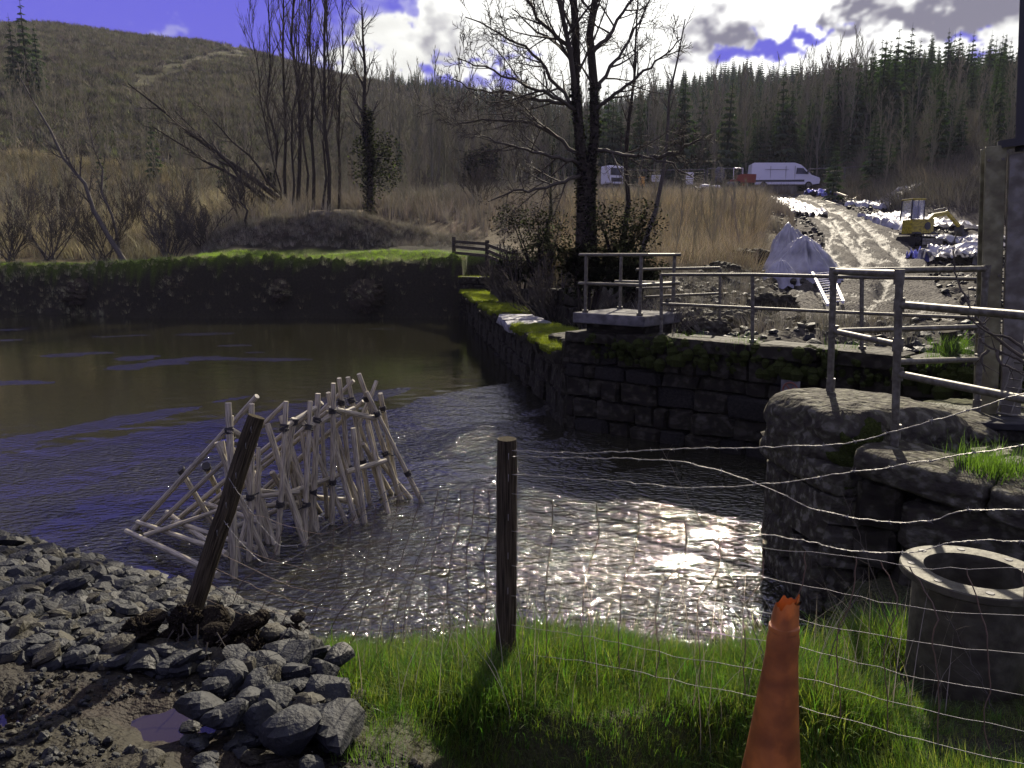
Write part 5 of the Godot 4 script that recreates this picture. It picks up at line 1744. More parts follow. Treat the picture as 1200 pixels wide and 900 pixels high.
	cy.bar(Vector3(0.9, 1.02, -0.33), Vector3(1.6, 1.52, -0.5), 0.055, 10)
	cy.bar(Vector3(1.6, 1.98, -0.52), Vector3(2.6, 2.12, -0.74), 0.05, 10)
	obj("hydraulic_ram", cy, M["grey_steel"], t)
	var bk := MB.new()
	var bp := PackedVector2Array([Vector2(-0.3, 0.25), Vector2(-0.32, -0.1), Vector2(-0.15, -0.32), Vector2(0.15, -0.34), Vector2(0.4, -0.2), Vector2(0.1, -0.2), Vector2(-0.1, 0.0), Vector2(-0.12, 0.25)])
	bk.prism(Transform3D(Basis(Vector3.UP, 0.2), Vector3(4.25, 0.95, -1.02)), bp, 0.55)
	obj("bucket", bk, M["black_steel"], t)

func fence_panel(a: Vector3, b: Vector3, h: float, label: String):
	var t := thing("site_fence_panel", label, "fence panel", Vector3.ZERO, 0.0, "temporary mesh fence panels round the yard")
	var g: Material = M["galvanised"]
	var up := Vector3(0, h, 0)
	pipe_run(t, "frame", [a, a + up, b + up, b, a], 0.055, M["concrete"])
	var mb := MB.new()
	for i in range(1, 40):
		var q := a.lerp(b, i / 40.0)
		mb.bar(q, q + up, 0.005, 3)
	for i in range(1, 7): mb.bar(a + up * i / 7.0, b + up * i / 7.0, 0.005, 3)
	tag(obj("mesh_infill", mb, g, t), "", "", "", "stuff")
	for q in [a, b]:
		var fb := MB.new()
		fb.box(Transform3D(Basis(), q + Vector3(0, 0.07, 0)), Vector3(0.3, 0.16, 0.7), 0.04)
		obj("foot_block", fb, M["concrete"], t)

func make_yard():
	make_van()
	make_excavator()
	fence_panel(Vector3(31.404, 8.358, -84.000), Vector3(34.371, 8.285, -82.000), 2.1, "mesh fence panel directly right of the white van's bonnet")
	fence_panel(Vector3(34.466, 8.198, -82.000), Vector3(37.708, 8.289, -81.000), 2.2, "second mesh fence panel right of the van, beside the dark trees")
	fence_panel(Vector3(37.809, 8.119, -81.000), Vector3(39.721, 8.622, -79.000), 1.8, "tilted mesh fence panel half hidden by the dark thicket")
	fence_panel(Vector3(10.710, 8.358, -84.000), Vector3(15.430, 8.438, -85.000), 2.0, "mesh fence panel beside the white lorry cab")
	fence_panel(Vector3(15.613, 8.438, -85.000), Vector3(20.904, 8.608, -86.000), 2.0, "mesh fence panel behind the tall white notice board")
	fence_panel(Vector3(21.179, 8.698, -86.000), Vector3(24.895, 8.698, -86.000), 2.0, "mesh fence panel behind the pallets and the red dumper")
	# lorry
	var p := Vector3(10.114, 8.039, -80.000)
	var t := thing("parked_lorry", "white lorry cab parked beyond the big tree trunk", "lorry", p, 0.5)
	t.scale = Vector3.ONE * 0.78
	var mb := MB.new()
	mb.box(Transform3D(Basis(), Vector3(0, 1.75, 0)), Vector3(2.3, 2.3, 2.0), 0.12)
	obj("cab", mb, M["white_paint"], t)
	var ws := MB.new()
	ws.box(Transform3D(Basis(), Vector3(0, 2.15, 1.01)), Vector3(1.9, 0.9, 0.03))
	obj("windscreen", ws, M["dark_glass"], t)
	var sw := MB.new()
	sw.box(Transform3D(Basis(), Vector3(1.16, 2.15, 0.2)), Vector3(0.03, 0.8, 1.0))
	obj("side_window", sw, M["dark_glass"], t)
	var gr := MB.new()
	gr.box(Transform3D(Basis(), Vector3(0, 1.15, 1.01)), Vector3(1.7, 0.5, 0.04), 0.01)
	obj("grille", gr, M["dark_plastic"], t)
	var lb := MB.new()
	lb.box(Transform3D(Basis(), Vector3(0, 1.3, -3.6)), Vector3(2.3, 0.9, 4.8), 0.03)
	obj("load_bed", lb, M["grey_steel"], t)
	for z in [0.0, -3.0, -5.0]:
		for s in [1.0, -1.0]: wheel(t, Vector3(0.95 * s, 0.48, z), 0.48, 0.3, Vector3(1, 0, 0))
	# notices on the fence
	var signs := [[Vector3(12.889, 7.959, -79.000), Vector3(12.954, 8.705, -79.000), 0.62, 1.0, "orange_paint", "small orange notice board on the yard fence"], [Vector3(14.426, 7.959, -79.000), Vector3(14.392, 9.035, -79.000), 0.92, 0.66, "white_plastic", "square white notice board on the yard fence"], [Vector3(17.980, 8.039, -80.000), Vector3(17.938, 9.129, -80.000), 0.82, 1.2, "white_plastic", "tall white notice board on the yard fence"]]
	for s in signs:
		var n := thing("notice_board", s[5], "notice board")
		var bm := MB.new()
		bm.box(Transform3D(Basis(), s[1]), Vector3(s[2], s[3], 0.03), 0.006)
		obj("board", bm, M[s[4]], n)
		pipe_run(n, "post", [s[0] - Vector3(s[2] * 0.35, 0.2, 0.04), s[1] + Vector3(-s[2] * 0.35, s[3] * 0.4, -0.04)], 0.03, M["galvanised"])
		pipe_run(n, "post", [s[0] + Vector3(s[2] * 0.35, -0.2, -0.04), s[1] + Vector3(s[2] * 0.35, s[3] * 0.4, -0.04)], 0.03, M["galvanised"])
		if s[4] == "white_plastic":
			var tx := MB.new()
			for k in 3: tx.box(Transform3D(Basis(), s[1] + Vector3(0, s[3] * (0.28 - 0.2 * k), 0.018)), Vector3(s[2] * 0.7, s[3] * 0.07, 0.004))
			obj("print", tx, M["grey_steel"], n)
	# bulk bags and pallets
	var stacks := [[Vector3(18.572, 7.400, -76.000), 1.05, 0.55, "white_plastic", "white bulk bag in front of the tall notice board"], [Vector3(19.301, 7.324, -75.000), 1.0, 0.45, "white_plastic", "open white bulk bag beside the pallet stack"], [Vector3(16.980, 6.942, -73.000), 1.0, 0.5, "white_plastic", "slumped white bag at the left front of the pallets"], [Vector3(21.660, 7.879, -78.000), 1.0, 0.5, "concrete", "pale block pack under the fence near the red dumper"], [Vector3(21.535, 6.208, -70.000), 1.4, 0.5, "white_plastic", "white wrapped pack left of the van on the grass edge"], [Vector3(18.078, 6.718, -72.000), 1.2, 0.4, "blue_sheet", "bluish wrapped pack among the bags"], [Vector3(20.982, 8.542, -80.000), 0.9, 1.3, "concrete", "tall grey crate of blocks behind the bags"]]
	for i in stacks.size():
		var s = stacks[i]
		var n := thing("bulk_bag", s[4], "bulk bag", s[0], R(-0.3, 0.3))
		var o := obj("bag", cap_stone(130 + i, Vector3(s[1] * 0.5, s[2] * 0.6, s[1] * 0.5), 4.0, 0.05), M[s[3]], n)
		o.position.y = s[2] * 0.6 + 0.14
		for k in 5:
			var pm := MB.new()
			pm.box(Transform3D(Basis(), Vector3(-s[1] * 0.42 + s[1] * 0.21 * k, 0.1, 0)), Vector3(0.12, 0.05, s[1]))
			obj("pallet_board", pm, M["old_rail"], n)
	# dumper
	var d := thing("site_dumper", "small red site dumper standing just behind the white van", "dumper", Vector3(22.885, 7.793, -79.000), 0.2)
	var sk := MB.new()
	sk.prism(Transform3D(Basis(Vector3.UP, PI / 2), Vector3(0, 0, 0.9)), PackedVector2Array([Vector2(-0.7, 0.7), Vector2(0.4, 0.7), Vector2(0.8, 1.5), Vector2(-0.8, 1.5)]), 1.4)
	obj("skip", sk, M["red_paint"], d)
	var cb := MB.new()
	cb.box(Transform3D(Basis(), Vector3(0, 0.85, -0.8)), Vector3(1.1, 0.7, 1.3), 0.06)
	obj("chassis", cb, M["red_paint"], d)
	var ro := MB.new()
	for s in [-1.0, 1.0]: ro.bar(Vector3(0.5 * s, 1.1, -0.7), Vector3(0.5 * s, 2.3, -0.7), 0.035, 8)
	ro.bar(Vector3(-0.5, 2.3, -0.7), Vector3(0.5, 2.3, -0.7), 0.035, 8)
	obj("roll_bar", ro, M["white_paint"], d)
	for x in [-0.7, 0.7]:
		for z in [-0.9, 0.8]: wheel(d, Vector3(x, 0.45, z), 0.45, 0.34, Vector3(1, 0, 0))
	# sheeted heaps and plastic
	var hp := Vector3(8.759, 0.730, -23.500)
	sheet_heap("sheeted_heap", "big heap of spoil draped with white plastic sheet beside the muddy track", Vector3(hp.x, ground_y(hp.x, hp.z) - 0.05, hp.z), Vector3(1.05, 1.7, 1.5), [[-0.05, 0.1, 0.85, 1.05], [0.15, -0.75, 1.1, 1.0], [0.5, 0.0, 0.6, 0.8]], 0.2, 4)
	var h2 := Vector3(7.606, 0.571, -22.000)
	sheet_heap("sheeted_pile", "low white sheeted pile at the left foot of the big covered heap", Vector3(h2.x, ground_y(h2.x, h2.z), h2.z), Vector3(0.5, 0.8, 0.6), [[0.0, 0.0, 0.9, 1.1]], 0.7, 6)
	crumpled_sheet("plastic_sheet", "flat strip of white plastic along the left side of the track top", [Vector3(22.987, 6.006, -68.000), Vector3(21.488, 4.922, -60.000), Vector3(20.168, 3.977, -53.000)], 2.4, 14, M["sheet"])
	crumpled_sheet("plastic_sheet", "white plastic sheet crumpled over the bank right of the fence panels", [Vector3(28.713, 5.682, -64.000), Vector3(29.261, 5.949, -62.000), Vector3(30.028, 5.557, -60.000)], 4.0, 15, M["sheet"])
	crumpled_sheet("plastic_sheet", "long white sheet over the bank behind the excavator cab", [Vector3(24.848, 4.265, -52.000), Vector3(23.782, 3.376, -46.000), Vector3(23.869, 3.263, -43.000)], 4.0, 16, M["sheet"])
	crumpled_sheet("plastic_sheet", "rumpled white sheet under the excavator arm", [Vector3(20.014, 1.843, -36.000), Vector3(21.433, 2.127, -37.000), Vector3(22.055, 1.921, -36.000)], 3.0, 17, M["sheet"])
	crumpled_sheet("plastic_sheet", "white sheet piled in folds between excavator blade and gate post", [Vector3(16.878, 1.097, -30.000), Vector3(18.491, 1.342, -31.500), Vector3(19.225, 1.280, -31.000)], 2.2, 18, M["sheet"], 0.25)
	crumpled_sheet("blue_tarp", "crumpled bluish tarpaulin lying at the front of the van", [Vector3(28.937, 7.240, -76.000), Vector3(30.140, 7.475, -77.000), Vector3(30.576, 7.320, -76.000)], 1.8, 19, M["blue_sheet"], 0.2)
	crumpled_sheet("bluish_bag", "small bluish sheet in the mud at the excavator blade", [Vector3(16.118, 1.206, -31.500), Vector3(16.391, 1.240, -31.500), Vector3(16.671, 1.206, -31.500)], 0.8, 20, M["blue_sheet"], 0.1)
	var beams := [[Vector3(27.108, 6.077, -68.000), Vector3(26.774, 5.097, -62.000), "long pale timber lying across the track verge below the fence panels"], [Vector3(31.184, 7.879, -78.000), Vector3(30.965, 6.865, -73.000), "pale plank leaning on the rubble right of the van"], [Vector3(30.320, 6.356, -70.000), Vector3(33.275, 7.404, -74.000), "short plank tilted against the rubble bank"]]
	for b in beams:
		var bm := MB.new()
		var u: Vector3 = b[0]
		var v: Vector3 = b[1]
		bm.slab(u, v, 0.2, 0.16, Vector3.UP, 0.02)
		tag(obj("timber_plank", bm, M["straw"]), b[2], "plank")



# ---------------------------------------------------------------- branches
# cfg: levels, kids (per level), spread, shrink, up, wob, sides
func limb(mb: MB, p: Vector3, dir: Vector3, len: float, r: float, level: int, cfg: Dictionary):
	var segs: int = [6, 5, 4, 3, 2][mini(level, 4)]
	var pts := PackedVector3Array([p])
	var rad := PackedFloat32Array([r])
	var d := dir.normalized()
	var q := p
	var tip: float = 0.25 if level < cfg.levels else 0.3
	for k in segs:
		d = (d + Vector3(R(-1, 1), R(-1, 1), R(-1, 1)) * cfg.wob + Vector3(0, cfg.up * (1.0 if level > 0 else 0.3), 0)).normalized()
		q += d * len / segs
		pts.append(q)
		rad.append(r * lerpf(1.0, tip, float(k + 1) / segs))
	mb.tube(pts, rad, [8, 6, 4, 3, 3][mini(level, 4)], false)
	branch_off(mb, pts, rad, len, level, cfg)

func branch_off(mb: MB, pts: PackedVector3Array, rad: PackedFloat32Array, len: float, level: int, cfg: Dictionary, from := 0.25):
	if level >= cfg.levels: return
	var n: int = cfg.kids[mini(level, cfg.kids.size() - 1)]
	var m := pts.size() - 1
	for i in n:
		var f := lerpf(from, 0.98, (i + R(0.1, 0.9)) / n)
		var c := f * m
		var k := mini(int(c), m - 1)
		var at := pts[k].lerp(pts[k + 1], c - k)
		var tg := (pts[k + 1] - pts[k]).normalized()
		var ax := tg.cross(Vector3(R(-1, 1), R(-1, 1), R(-1, 1))).normalized()
		var nd := tg.rotated(ax, R(0.6, 1.25) * cfg.spread)
		limb(mb, at, nd, len * cfg.shrink * lerpf(1.1, 0.55, f) * R(0.7, 1.2), maxf(minf(lerpf(rad[k], rad[k + 1], c - k) * R(0.45, 0.68), len * 0.02 + 0.004), cfg.get("thin", 0.001)), level + 1, cfg)

func leaves_on(mb: MB, pts: PackedVector3Array, n: int, r: float, size: float, thin := 0.5):
	for i in n:
		var c := R(0, pts.size() - 1.001)
		var k := int(c)
		var at := pts[k].lerp(pts[k + 1], c - k) + Vector3(R(-1, 1), R(-1, 1), R(-1, 1)).normalized() * r * sqrt(R(0.2, 1))
		leaf_at(mb, at, size * R(0.7, 1.3), thin)

func leaf_at(mb: MB, at: Vector3, s: float, thin := 0.5):
	var d := Vector3(R(-1, 1), R(-0.8, 0.6), R(-1, 1)).normalized()
	var side := d.cross(Vector3(R(-0.5, 0.5), 1, R(-0.5, 0.5))).normalized()
	mb.tint = Color.WHITE * R(0.6, 1.25)
	mb.leaf(at, d, side, s, s * thin)

func straight(a: Vector3, b: Vector3, n: int, wobble: float) -> PackedVector3Array:
	var o := PackedVector3Array()
	for k in n + 1:
		var f := float(k) / n
		o.append(a.lerp(b, f) + Vector3(R(-1, 1), 0, R(-1, 1)) * wobble * sin(PI * minf(f * 1.3, 1.0)))
	return o

func taper(n: int, a: float, b: float) -> PackedFloat32Array:
	var o := PackedFloat32Array()
	for k in n: o.append(lerpf(a, b, float(k) / (n - 1)))
	return o

func make_big_tree():
	var t := thing("twin_stemmed_tree", "tall bare twin-stemmed tree with dark ivied trunk behind the concrete platform", "tree")
	var base := Vector3(1.926, 1.757, -20.000)
	base.y = ground_y(base.x, base.z) - 0.2
	var trunk := MB.new()
	var crown := MB.new()
	var cfg := {"levels": 4, "kids": [8, 10, 8, 6], "spread": 0.85, "shrink": 0.5, "up": 0.06, "wob": 0.13, "thin": 0.007}
	var fork := Vector3(1.870, 3.874, -20.000)
	var main := PackedVector3Array([base, Vector3(1.890, 2.656, -20.000), fork])
	trunk.tube(main, PackedFloat32Array([0.34, 0.25, 0.23]), 14)
	var s1 := PackedVector3Array([Vector3(1.812, 3.457, -20.000), Vector3(1.680, 4.521, -19.900), Vector3(1.557, 5.735, -19.900), Vector3(1.553, 6.897, -19.800), Vector3(1.425, 8.212, -19.700), Vector3(1.354, 10.030, -19.600), Vector3(1.163, 12.290, -19.500)])
	var s2 := PackedVector3Array([Vector3(1.941, 3.457, -20.000), Vector3(2.083, 4.550, -20.100), Vector3(2.050, 5.797, -20.200), Vector3(1.932, 7.029, -20.300), Vector3(2.150, 8.445, -20.400), Vector3(2.420, 10.224, -20.500), Vector3(2.768, 12.707, -20.600)])
	var s3 := PackedVector3Array([Vector3(1.559, 5.575, -19.900), Vector3(1.392, 6.432, -19.500), Vector3(1.097, 7.489, -19.200), Vector3(0.779, 8.884, -19.000), Vector3(0.417, 10.554, -18.800)])
	trunk.tube(s1, taper(7, 0.15, 0.045), 10)
	trunk.tube(s2, taper(7, 0.145, 0.045), 10)
	crown.tube(s3, taper(5, 0.075, 0.03), 8)
	branch_off(crown, s1, taper(7, 0.1, 0.035), 4.2, 1, cfg, 0.3)
	branch_off(crown, s2, taper(7, 0.1, 0.035), 4.2, 1, cfg, 0.3)
	branch_off(crown, s3, taper(5, 0.08, 0.04), 3.4, 1, cfg, 0.2)
	var limbs := [
		[Vector3(1.607, 5.131, -19.900), Vector3(0.945, 5.398, -19.400), Vector3(0.321, 5.589, -19.000), Vector3(-0.394, 5.789, -18.700), Vector3(-1.238, 6.016, -18.400)], [Vector3(1.694, 5.010, -19.900), Vector3(1.046, 5.794, -19.800), Vector3(0.411, 6.495, -19.600), Vector3(-0.306, 6.856, -19.500), Vector3(-1.112, 7.172, -19.400)],
		[Vector3(1.806, 3.812, -20.000), Vector3(1.151, 3.981, -19.500), Vector3(0.448, 4.039, -19.000), Vector3(-0.199, 4.181, -18.600), Vector3(-0.859, 4.441, -18.300)], [Vector3(1.804, 3.999, -20.000), Vector3(1.079, 4.564, -20.200), Vector3(0.216, 4.953, -20.300), Vector3(-0.652, 4.969, -20.400), Vector3(-1.669, 4.918, -20.600)],
		[Vector3(1.690, 5.293, -19.900), Vector3(0.974, 5.467, -20.400), Vector3(0.000, 5.730, -20.900), Vector3(-0.897, 5.874, -21.200), Vector3(-1.581, 6.215, -21.400)],
		[Vector3(2.094, 5.166, -20.100), Vector3(2.558, 5.515, -19.800), Vector3(2.985, 5.810, -19.500), Vector3(3.473, 6.168, -19.200), Vector3(3.978, 6.610, -19.000)], [Vector3(2.044, 5.574, -20.100), Vector3(2.483, 6.269, -20.500), Vector3(2.942, 6.957, -20.800), Vector3(3.327, 7.627, -21.000), Vector3(3.731, 8.507, -21.200)],
		[Vector3(2.143, 4.206, -20.000), Vector3(2.677, 4.024, -19.200), Vector3(3.234, 3.873, -18.600), Vector3(3.718, 3.636, -18.200), Vector3(4.113, 3.352, -18.000)], [Vector3(3.234, 3.873, -18.600), Vector3(3.650, 3.925, -18.400), Vector3(3.995, 4.051, -18.200), Vector3(4.352, 4.262, -18.100)],
		[Vector3(1.496, 6.506, -19.800), Vector3(0.814, 7.009, -19.500), Vector3(0.199, 7.675, -19.200), Vector3(-0.489, 8.343, -19.000)], [Vector3(1.993, 6.604, -20.200), Vector3(2.599, 7.256, -20.400), Vector3(3.082, 8.083, -20.500), Vector3(3.600, 9.103, -20.600)],
		[Vector3(1.758, 3.594, -19.900), Vector3(1.262, 3.412, -19.500), Vector3(0.622, 3.183, -19.200), Vector3(0.000, 3.087, -19.000), Vector3(-0.573, 2.881, -18.900)], [Vector3(1.638, 5.935, -19.900), Vector3(1.285, 6.653, -20.400), Vector3(0.783, 7.162, -20.800), Vector3(0.000, 7.891, -21.200)]]
	for l in limbs:
		var p := through(l, 4, 0.05)
		var rr := taper(p.size(), 0.055, 0.013)
		crown.tube(p, rr, 7, false)
		branch_off(crown, p, rr, (l[0] as Vector3).distance_to(l[l.size() - 1]) * 0.95, 1, cfg, 0.15)
	obj("trunk", trunk, M["bark"], t)
	obj("crown", crown, M["twig"], t)
	var iv := MB.new()
	leaves_on(iv, main, 4200, 0.3, 0.08, 0.45)
	leaves_on(iv, s1.slice(0, 3), 1000, 0.17, 0.075, 0.45)
	leaves_on(iv, s2.slice(0, 3), 1000, 0.17, 0.075, 0.45)
	obj("ivy", iv, M["ivy"], t)

func slim_tree(called: String, label: String, base: Vector3, top: Vector3, r: float, cfg: Dictionary, blen: float, m: String, group := "", from := 0.3, bend := 0.15, cat := "tree") -> Node3D:
	var t := thing(called, label, cat, Vector3.ZERO, 0.0, group)
	var trunk := MB.new()
	var crown := MB.new()
	var p := straight(base - Vector3(0, 0.3, 0), top, 7, bend)
	var rr := taper(8, r, r * 0.18)
	trunk.tube(p, rr, 8)
	branch_off(crown, p, rr, blen, 1, cfg, from)
	obj("trunk", trunk, M[m], t)
	obj("crown", crown, M["twig"], t)
	return t

func make_near_trees():
	var cfg := {"levels": 3, "kids": [0, 34, 10, 6], "spread": 0.55, "shrink": 0.42, "up": 0.2, "wob": 0.12, "thin": 0.011}
	var stems := [[Vector3(-13.828, 5.130, -46.000), Vector3(-13.619, 18.292, -46.000), 0.10, "leftmost slender stem of the bare clump on the left field edge"], [Vector3(-13.667, 5.143, -47.500), Vector3(-13.337, 20.495, -48.300), 0.14, "second slender stem from the left in the bare clump"], [Vector3(-12.603, 5.054, -45.000), Vector3(-11.327, 16.373, -44.200), 0.09, "thin stem leaning right between the thick ones of the clump"], [Vector3(-12.728, 5.021, -46.500), Vector3(-12.207, 21.099, -46.500), 0.16, "thickest dark stem at the heart of the bare clump"],
		[Vector3(-12.612, 5.281, -48.000), Vector3(-11.919, 19.768, -48.800), 0.10, "upright stem just right of the thickest one in the clump"], [Vector3(-11.637, 5.178, -46.000), Vector3(-10.872, 20.133, -45.200), 0.13, "straight pale-sided stem right of centre in the clump"], [Vector3(-11.378, 5.354, -47.000), Vector3(-10.436, 18.653, -47.000), 0.10, "stem tilting right near the right side of the clump"], [Vector3(-10.623, 5.188, -45.500), Vector3(-10.346, 21.446, -46.300), 0.15, "thick stem second from the right end of the clump"], [Vector3(-10.472, 5.393, -47.500), Vector3(-9.473, 19.430, -46.700), 0.11, "rightmost slender stem of the bare clump beside the ivied tree"], [Vector3(-13.189, 5.007, -45.000), Vector3(-14.516, 14.897, -45.000), 0.07, "low stem arching left out of the bare clump"]]
	for i in stems.size():
		var s = stems[i]
		var base: Vector3 = s[0]
		base.y = ground_y(base.x, base.z)
		slim_tree("alder_tree", s[3], base, s[1], s[2] * 0.85, cfg, 6.0, "bark", "", 0.22, 0.35)
	# ivied tree right of the clump
	var b := Vector3(-7.806, 5.084, -43.000)
	b.y = ground_y(b.x, b.z)
	var cf2 := {"levels": 3, "kids": [0, 20, 10, 7], "spread": 0.75, "shrink": 0.5, "up": 0.16, "wob": 0.14, "thin": 0.012}
	var t := slim_tree("ivied_tree", "bare spreading tree with ivy round its lower trunk on the field edge", b, Vector3(-7.872, 14.392, -43.000), 0.2, cf2, 5.4, "bark", "", 0.36, 0.25)
	var iv := MB.new()
	leaves_on(iv, PackedVector3Array([b, Vector3(-7.747, 6.967, -43.000), Vector3(-7.769, 9.173, -43.000)]), 2200, 0.38, 0.13, 0.45)
	for i in 1700:
		var c := Vector3(-7.460, 6.567, -43.400) + Vector3(R(-1, 1), R(-1, 1), R(-1, 1)).normalized() * pow(R(0, 1), 0.6) * Vector3(1.6, 1.9, 1.1)
		leaf_at(iv, c, 0.14)
	obj("ivy", iv, M["ivy"], t)
	# sapling right of the big tree
	var c3 := {"levels": 3, "kids": [0, 14, 7, 5], "spread": 0.7, "shrink": 0.5, "up": 0.12, "wob": 0.12, "thin": 0.008}
	var sb := Vector3(3.150, 1.934, -22.000)
	sb.y = ground_y(sb.x, sb.z)
	slim_tree("young_tree", "thin bare young tree right of the big twin-stemmed trunk", sb, Vector3(3.376, 8.554, -22.000), 0.09, c3, 2.2, "bark", "", 0.4, 0.12)
	slim_tree("young_tree", "slender leaning bare stem reaching up to the right beside the big trunk", sb + Vector3(0.3, 0, 0.4), Vector3(4.551, 7.727, -21.500), 0.08, c3, 2.0, "bark_pale", "", 0.4, 0.25)
	# low ones in front of the big tree
	var ls := Vector3(1.047, 2.217, -24.000)
	ls.y = ground_y(ls.x, ls.z)
	slim_tree("thin_tree", "small mossy-stemmed bare tree low in the brush left of the big trunk", ls, Vector3(1.233, 4.866, -24.000), 0.08, c3, 1.9, "bark_mossy", "", 0.25, 0.2)
	# leaning and fallen ones on the left
	var c4 := {"levels": 3, "kids": [0, 16, 8, 5], "spread": 0.7, "shrink": 0.5, "up": 0.08, "wob": 0.13, "thin": 0.013}
	var lean := [[Vector3(-13.036, 4.979, -44.000), Vector3(-20.449, 10.563, -43.000), 0.17, "longest dark leaning trunk slanting up left from the clump"], [Vector3(-12.940, 4.631, -43.000), Vector3(-18.898, 8.227, -42.000), 0.13, "lower leaning trunk parallel below the longest one"], [Vector3(-12.830, 4.385, -42.000), Vector3(-17.632, 8.998, -42.000), 0.12, "leaning trunk between the clump and the willow scrub"], [Vector3(-13.420, 5.323, -46.000), Vector3(-18.148, 10.257, -46.000), 0.1, "thin leaning pole high above the other leaning trunks"]]
	for l in lean: slim_tree("leaning_tree", l[3], l[0], l[1], l[2], c4, 3.0, "bark", "", 0.35, 0.25)
	slim_tree("pale_tree", "pale thin bare tree leaning left over the bramble bank at the far left", Vector3(-17.913, 1.532, -36.000), Vector3(-22.498, 9.543, -37.000), 0.13, c4, 3.0, "bark_pale", "", 0.3, 0.3)
	slim_tree("pale_tree", "second pale bare stem rising right of the leaning one at the far left", Vector3(-18.647, 1.609, -37.000), Vector3(-20.231, 8.760, -38.000), 0.08, c4, 2.4, "bark_pale", "", 0.3, 0.25)
	slim_tree("thin_tree", "small dark bare tree standing on the green bank crest under the leaning trunks", Vector3(-12.612, 3.057, -37.500), Vector3(-12.891, 5.898, -37.500), 0.07, c3, 1.8, "bark", "", 0.25, 0.2)
	# many-stemmed willow bushes
	var bushes := [[Vector3(-16.098, 1.846, -36.500), 2.6, 15, "dark-footed willow bush fanning out above the green bank"], [Vector3(-19.465, 1.529, -37.000), 2.4, 12, "pale twiggy bush left of the fanning willow"], [Vector3(-14.966, 1.936, -38.000), 2.1, 11, "grey twiggy bush right of the fanning willow below the leaning trunks"], [Vector3(-22.202, 1.446, -37.500), 2.6, 12, "bare twiggy bush in the brambles near the left edge"], [Vector3(-23.749, 1.289, -37.000), 2.2, 11, "bare bush at the left end of the green bank"],
		[Vector3(-14.026, 3.712, -41.000), 2.4, 12, "silvery twig bush on the slope below the tree clump"], [Vector3(-18.431, 3.395, -44.000), 3.0, 12, "tall grey bush behind the fanning willow"], [Vector3(-22.530, 3.376, -46.000), 3.0, 12, "tall thin bush behind the pale leaning tree"], [Vector3(-26.118, 3.113, -47.000), 3.0, 12, "grey bush on the rise at the left"], [Vector3(-29.811, 3.144, -48.000), 3.0, 12, "grey-brown bush on the rise near the left edge"], [Vector3(1.113, 1.789, -18.500), 1.5, 12, "bare twiggy shrub at the foot of the big trunk"], [Vector3(0.251, 2.070, -23.000), 2.0, 12, "low tangled bare shrub beyond the rail fence"],
		[Vector3(-6.483, 6.441, -60.000), 2.2, 14, "dark reddish-brown round bush in the middle of the field"], [Vector3(-2.164, 5.222, -50.000), 2.6, 12, "tangled grey shrub in the field behind the rail fence"]]
	for i in bushes.size():
		var q = bushes[i]
		var th := thing("bare_bush", q[3], "bush")
		var mb := MB.new()
		var cb := {"levels": 3, "kids": [7, 6, 4], "spread": 0.5, "shrink": 0.5, "up": 0.1, "wob": 0.12, "thin": 0.01}
		for k in q[2]:
			var at: Vector3 = q[0] + Vector3(R(-0.25, 0.25), -0.1, R(-0.25, 0.25))
			at.y = ground_y(at.x, at.z) - 0.05
			limb(mb, at, Vector3(R(-0.8, 0.8), 1, R(-0.6, 0.6)), q[1] * R(0.7, 1.1), 0.035, 0, cb)
		obj("stem", mb, M["twig"] if i % 3 else M["bark_pale"], th)
	# the pale fan of twigs by the railing and the twisted branch by the gate post
	var pf := thing("pale_bush", "small pale fan of bare twigs behind the railing by the platform", "bush")
	var pm := MB.new()
	var c5 := {"levels": 2, "kids": [5, 3], "spread": 0.6, "shrink": 0.45, "up": 0.05, "wob": 0.12}
	for k in 26:
		var at := Vector3(2.476, 0.510, -11.400) + Vector3(R(-0.3, 0.3), 0, R(-0.2, 0.2))
		limb(pm, at, Vector3(R(-1.2, 1.2), 1, R(-0.5, 0.5)), R(0.35, 0.65), 0.008, 0, c5)
	obj("stem", pm, M["bark_pale"], pf)
	var tb := thing("twisted_branch", "dark curling bare branch hanging in front of the tall gate post", "branch")
	var tm := MB.new()
	for l in [[Vector3(3.175, 0.983, -4.600), Vector3(3.047, 1.085, -4.700), Vector3(2.937, 1.213, -4.800), Vector3(2.884, 1.367, -4.900), Vector3(2.861, 1.514, -5.000), Vector3(2.833, 1.688, -5.000), Vector3(2.845, 1.795, -5.000)], [Vector3(3.178, 0.962, -4.600), Vector3(3.085, 1.018, -4.650), Vector3(2.987, 1.059, -4.700), Vector3(2.917, 1.111, -4.750), Vector3(2.929, 1.186, -4.800), Vector3(2.976, 1.245, -4.800), Vector3(3.014, 1.293, -4.800)], [Vector3(2.987, 1.059, -4.700), Vector3(2.984, 0.992, -4.650), Vector3(3.028, 0.962, -4.600), Vector3(3.105, 0.920, -4.600)], [Vector3(2.934, 1.064, -4.700), Vector3(2.897, 1.011, -4.700), Vector3(2.927, 0.926, -4.700)], [Vector3(3.173, 0.999, -4.600), Vector3(3.069, 1.128, -4.700), Vector3(2.923, 1.170, -4.700), Vector3(2.858, 1.256, -4.800), Vector3(2.789, 1.362, -4.800)]]:
		var p := through(l, 6, 0.004)
		var rr := taper(p.size(), 0.011, 0.003)
		tm.tube(p, rr, 6)
		branch_off(tm, p, rr, 0.3, 1, {"levels": 2, "kids": [0, 5, 3], "spread": 0.8, "shrink": 0.5, "up": 0.0, "wob": 0.2}, 0.4)
	obj("stem", tm, M["twig"], tb)
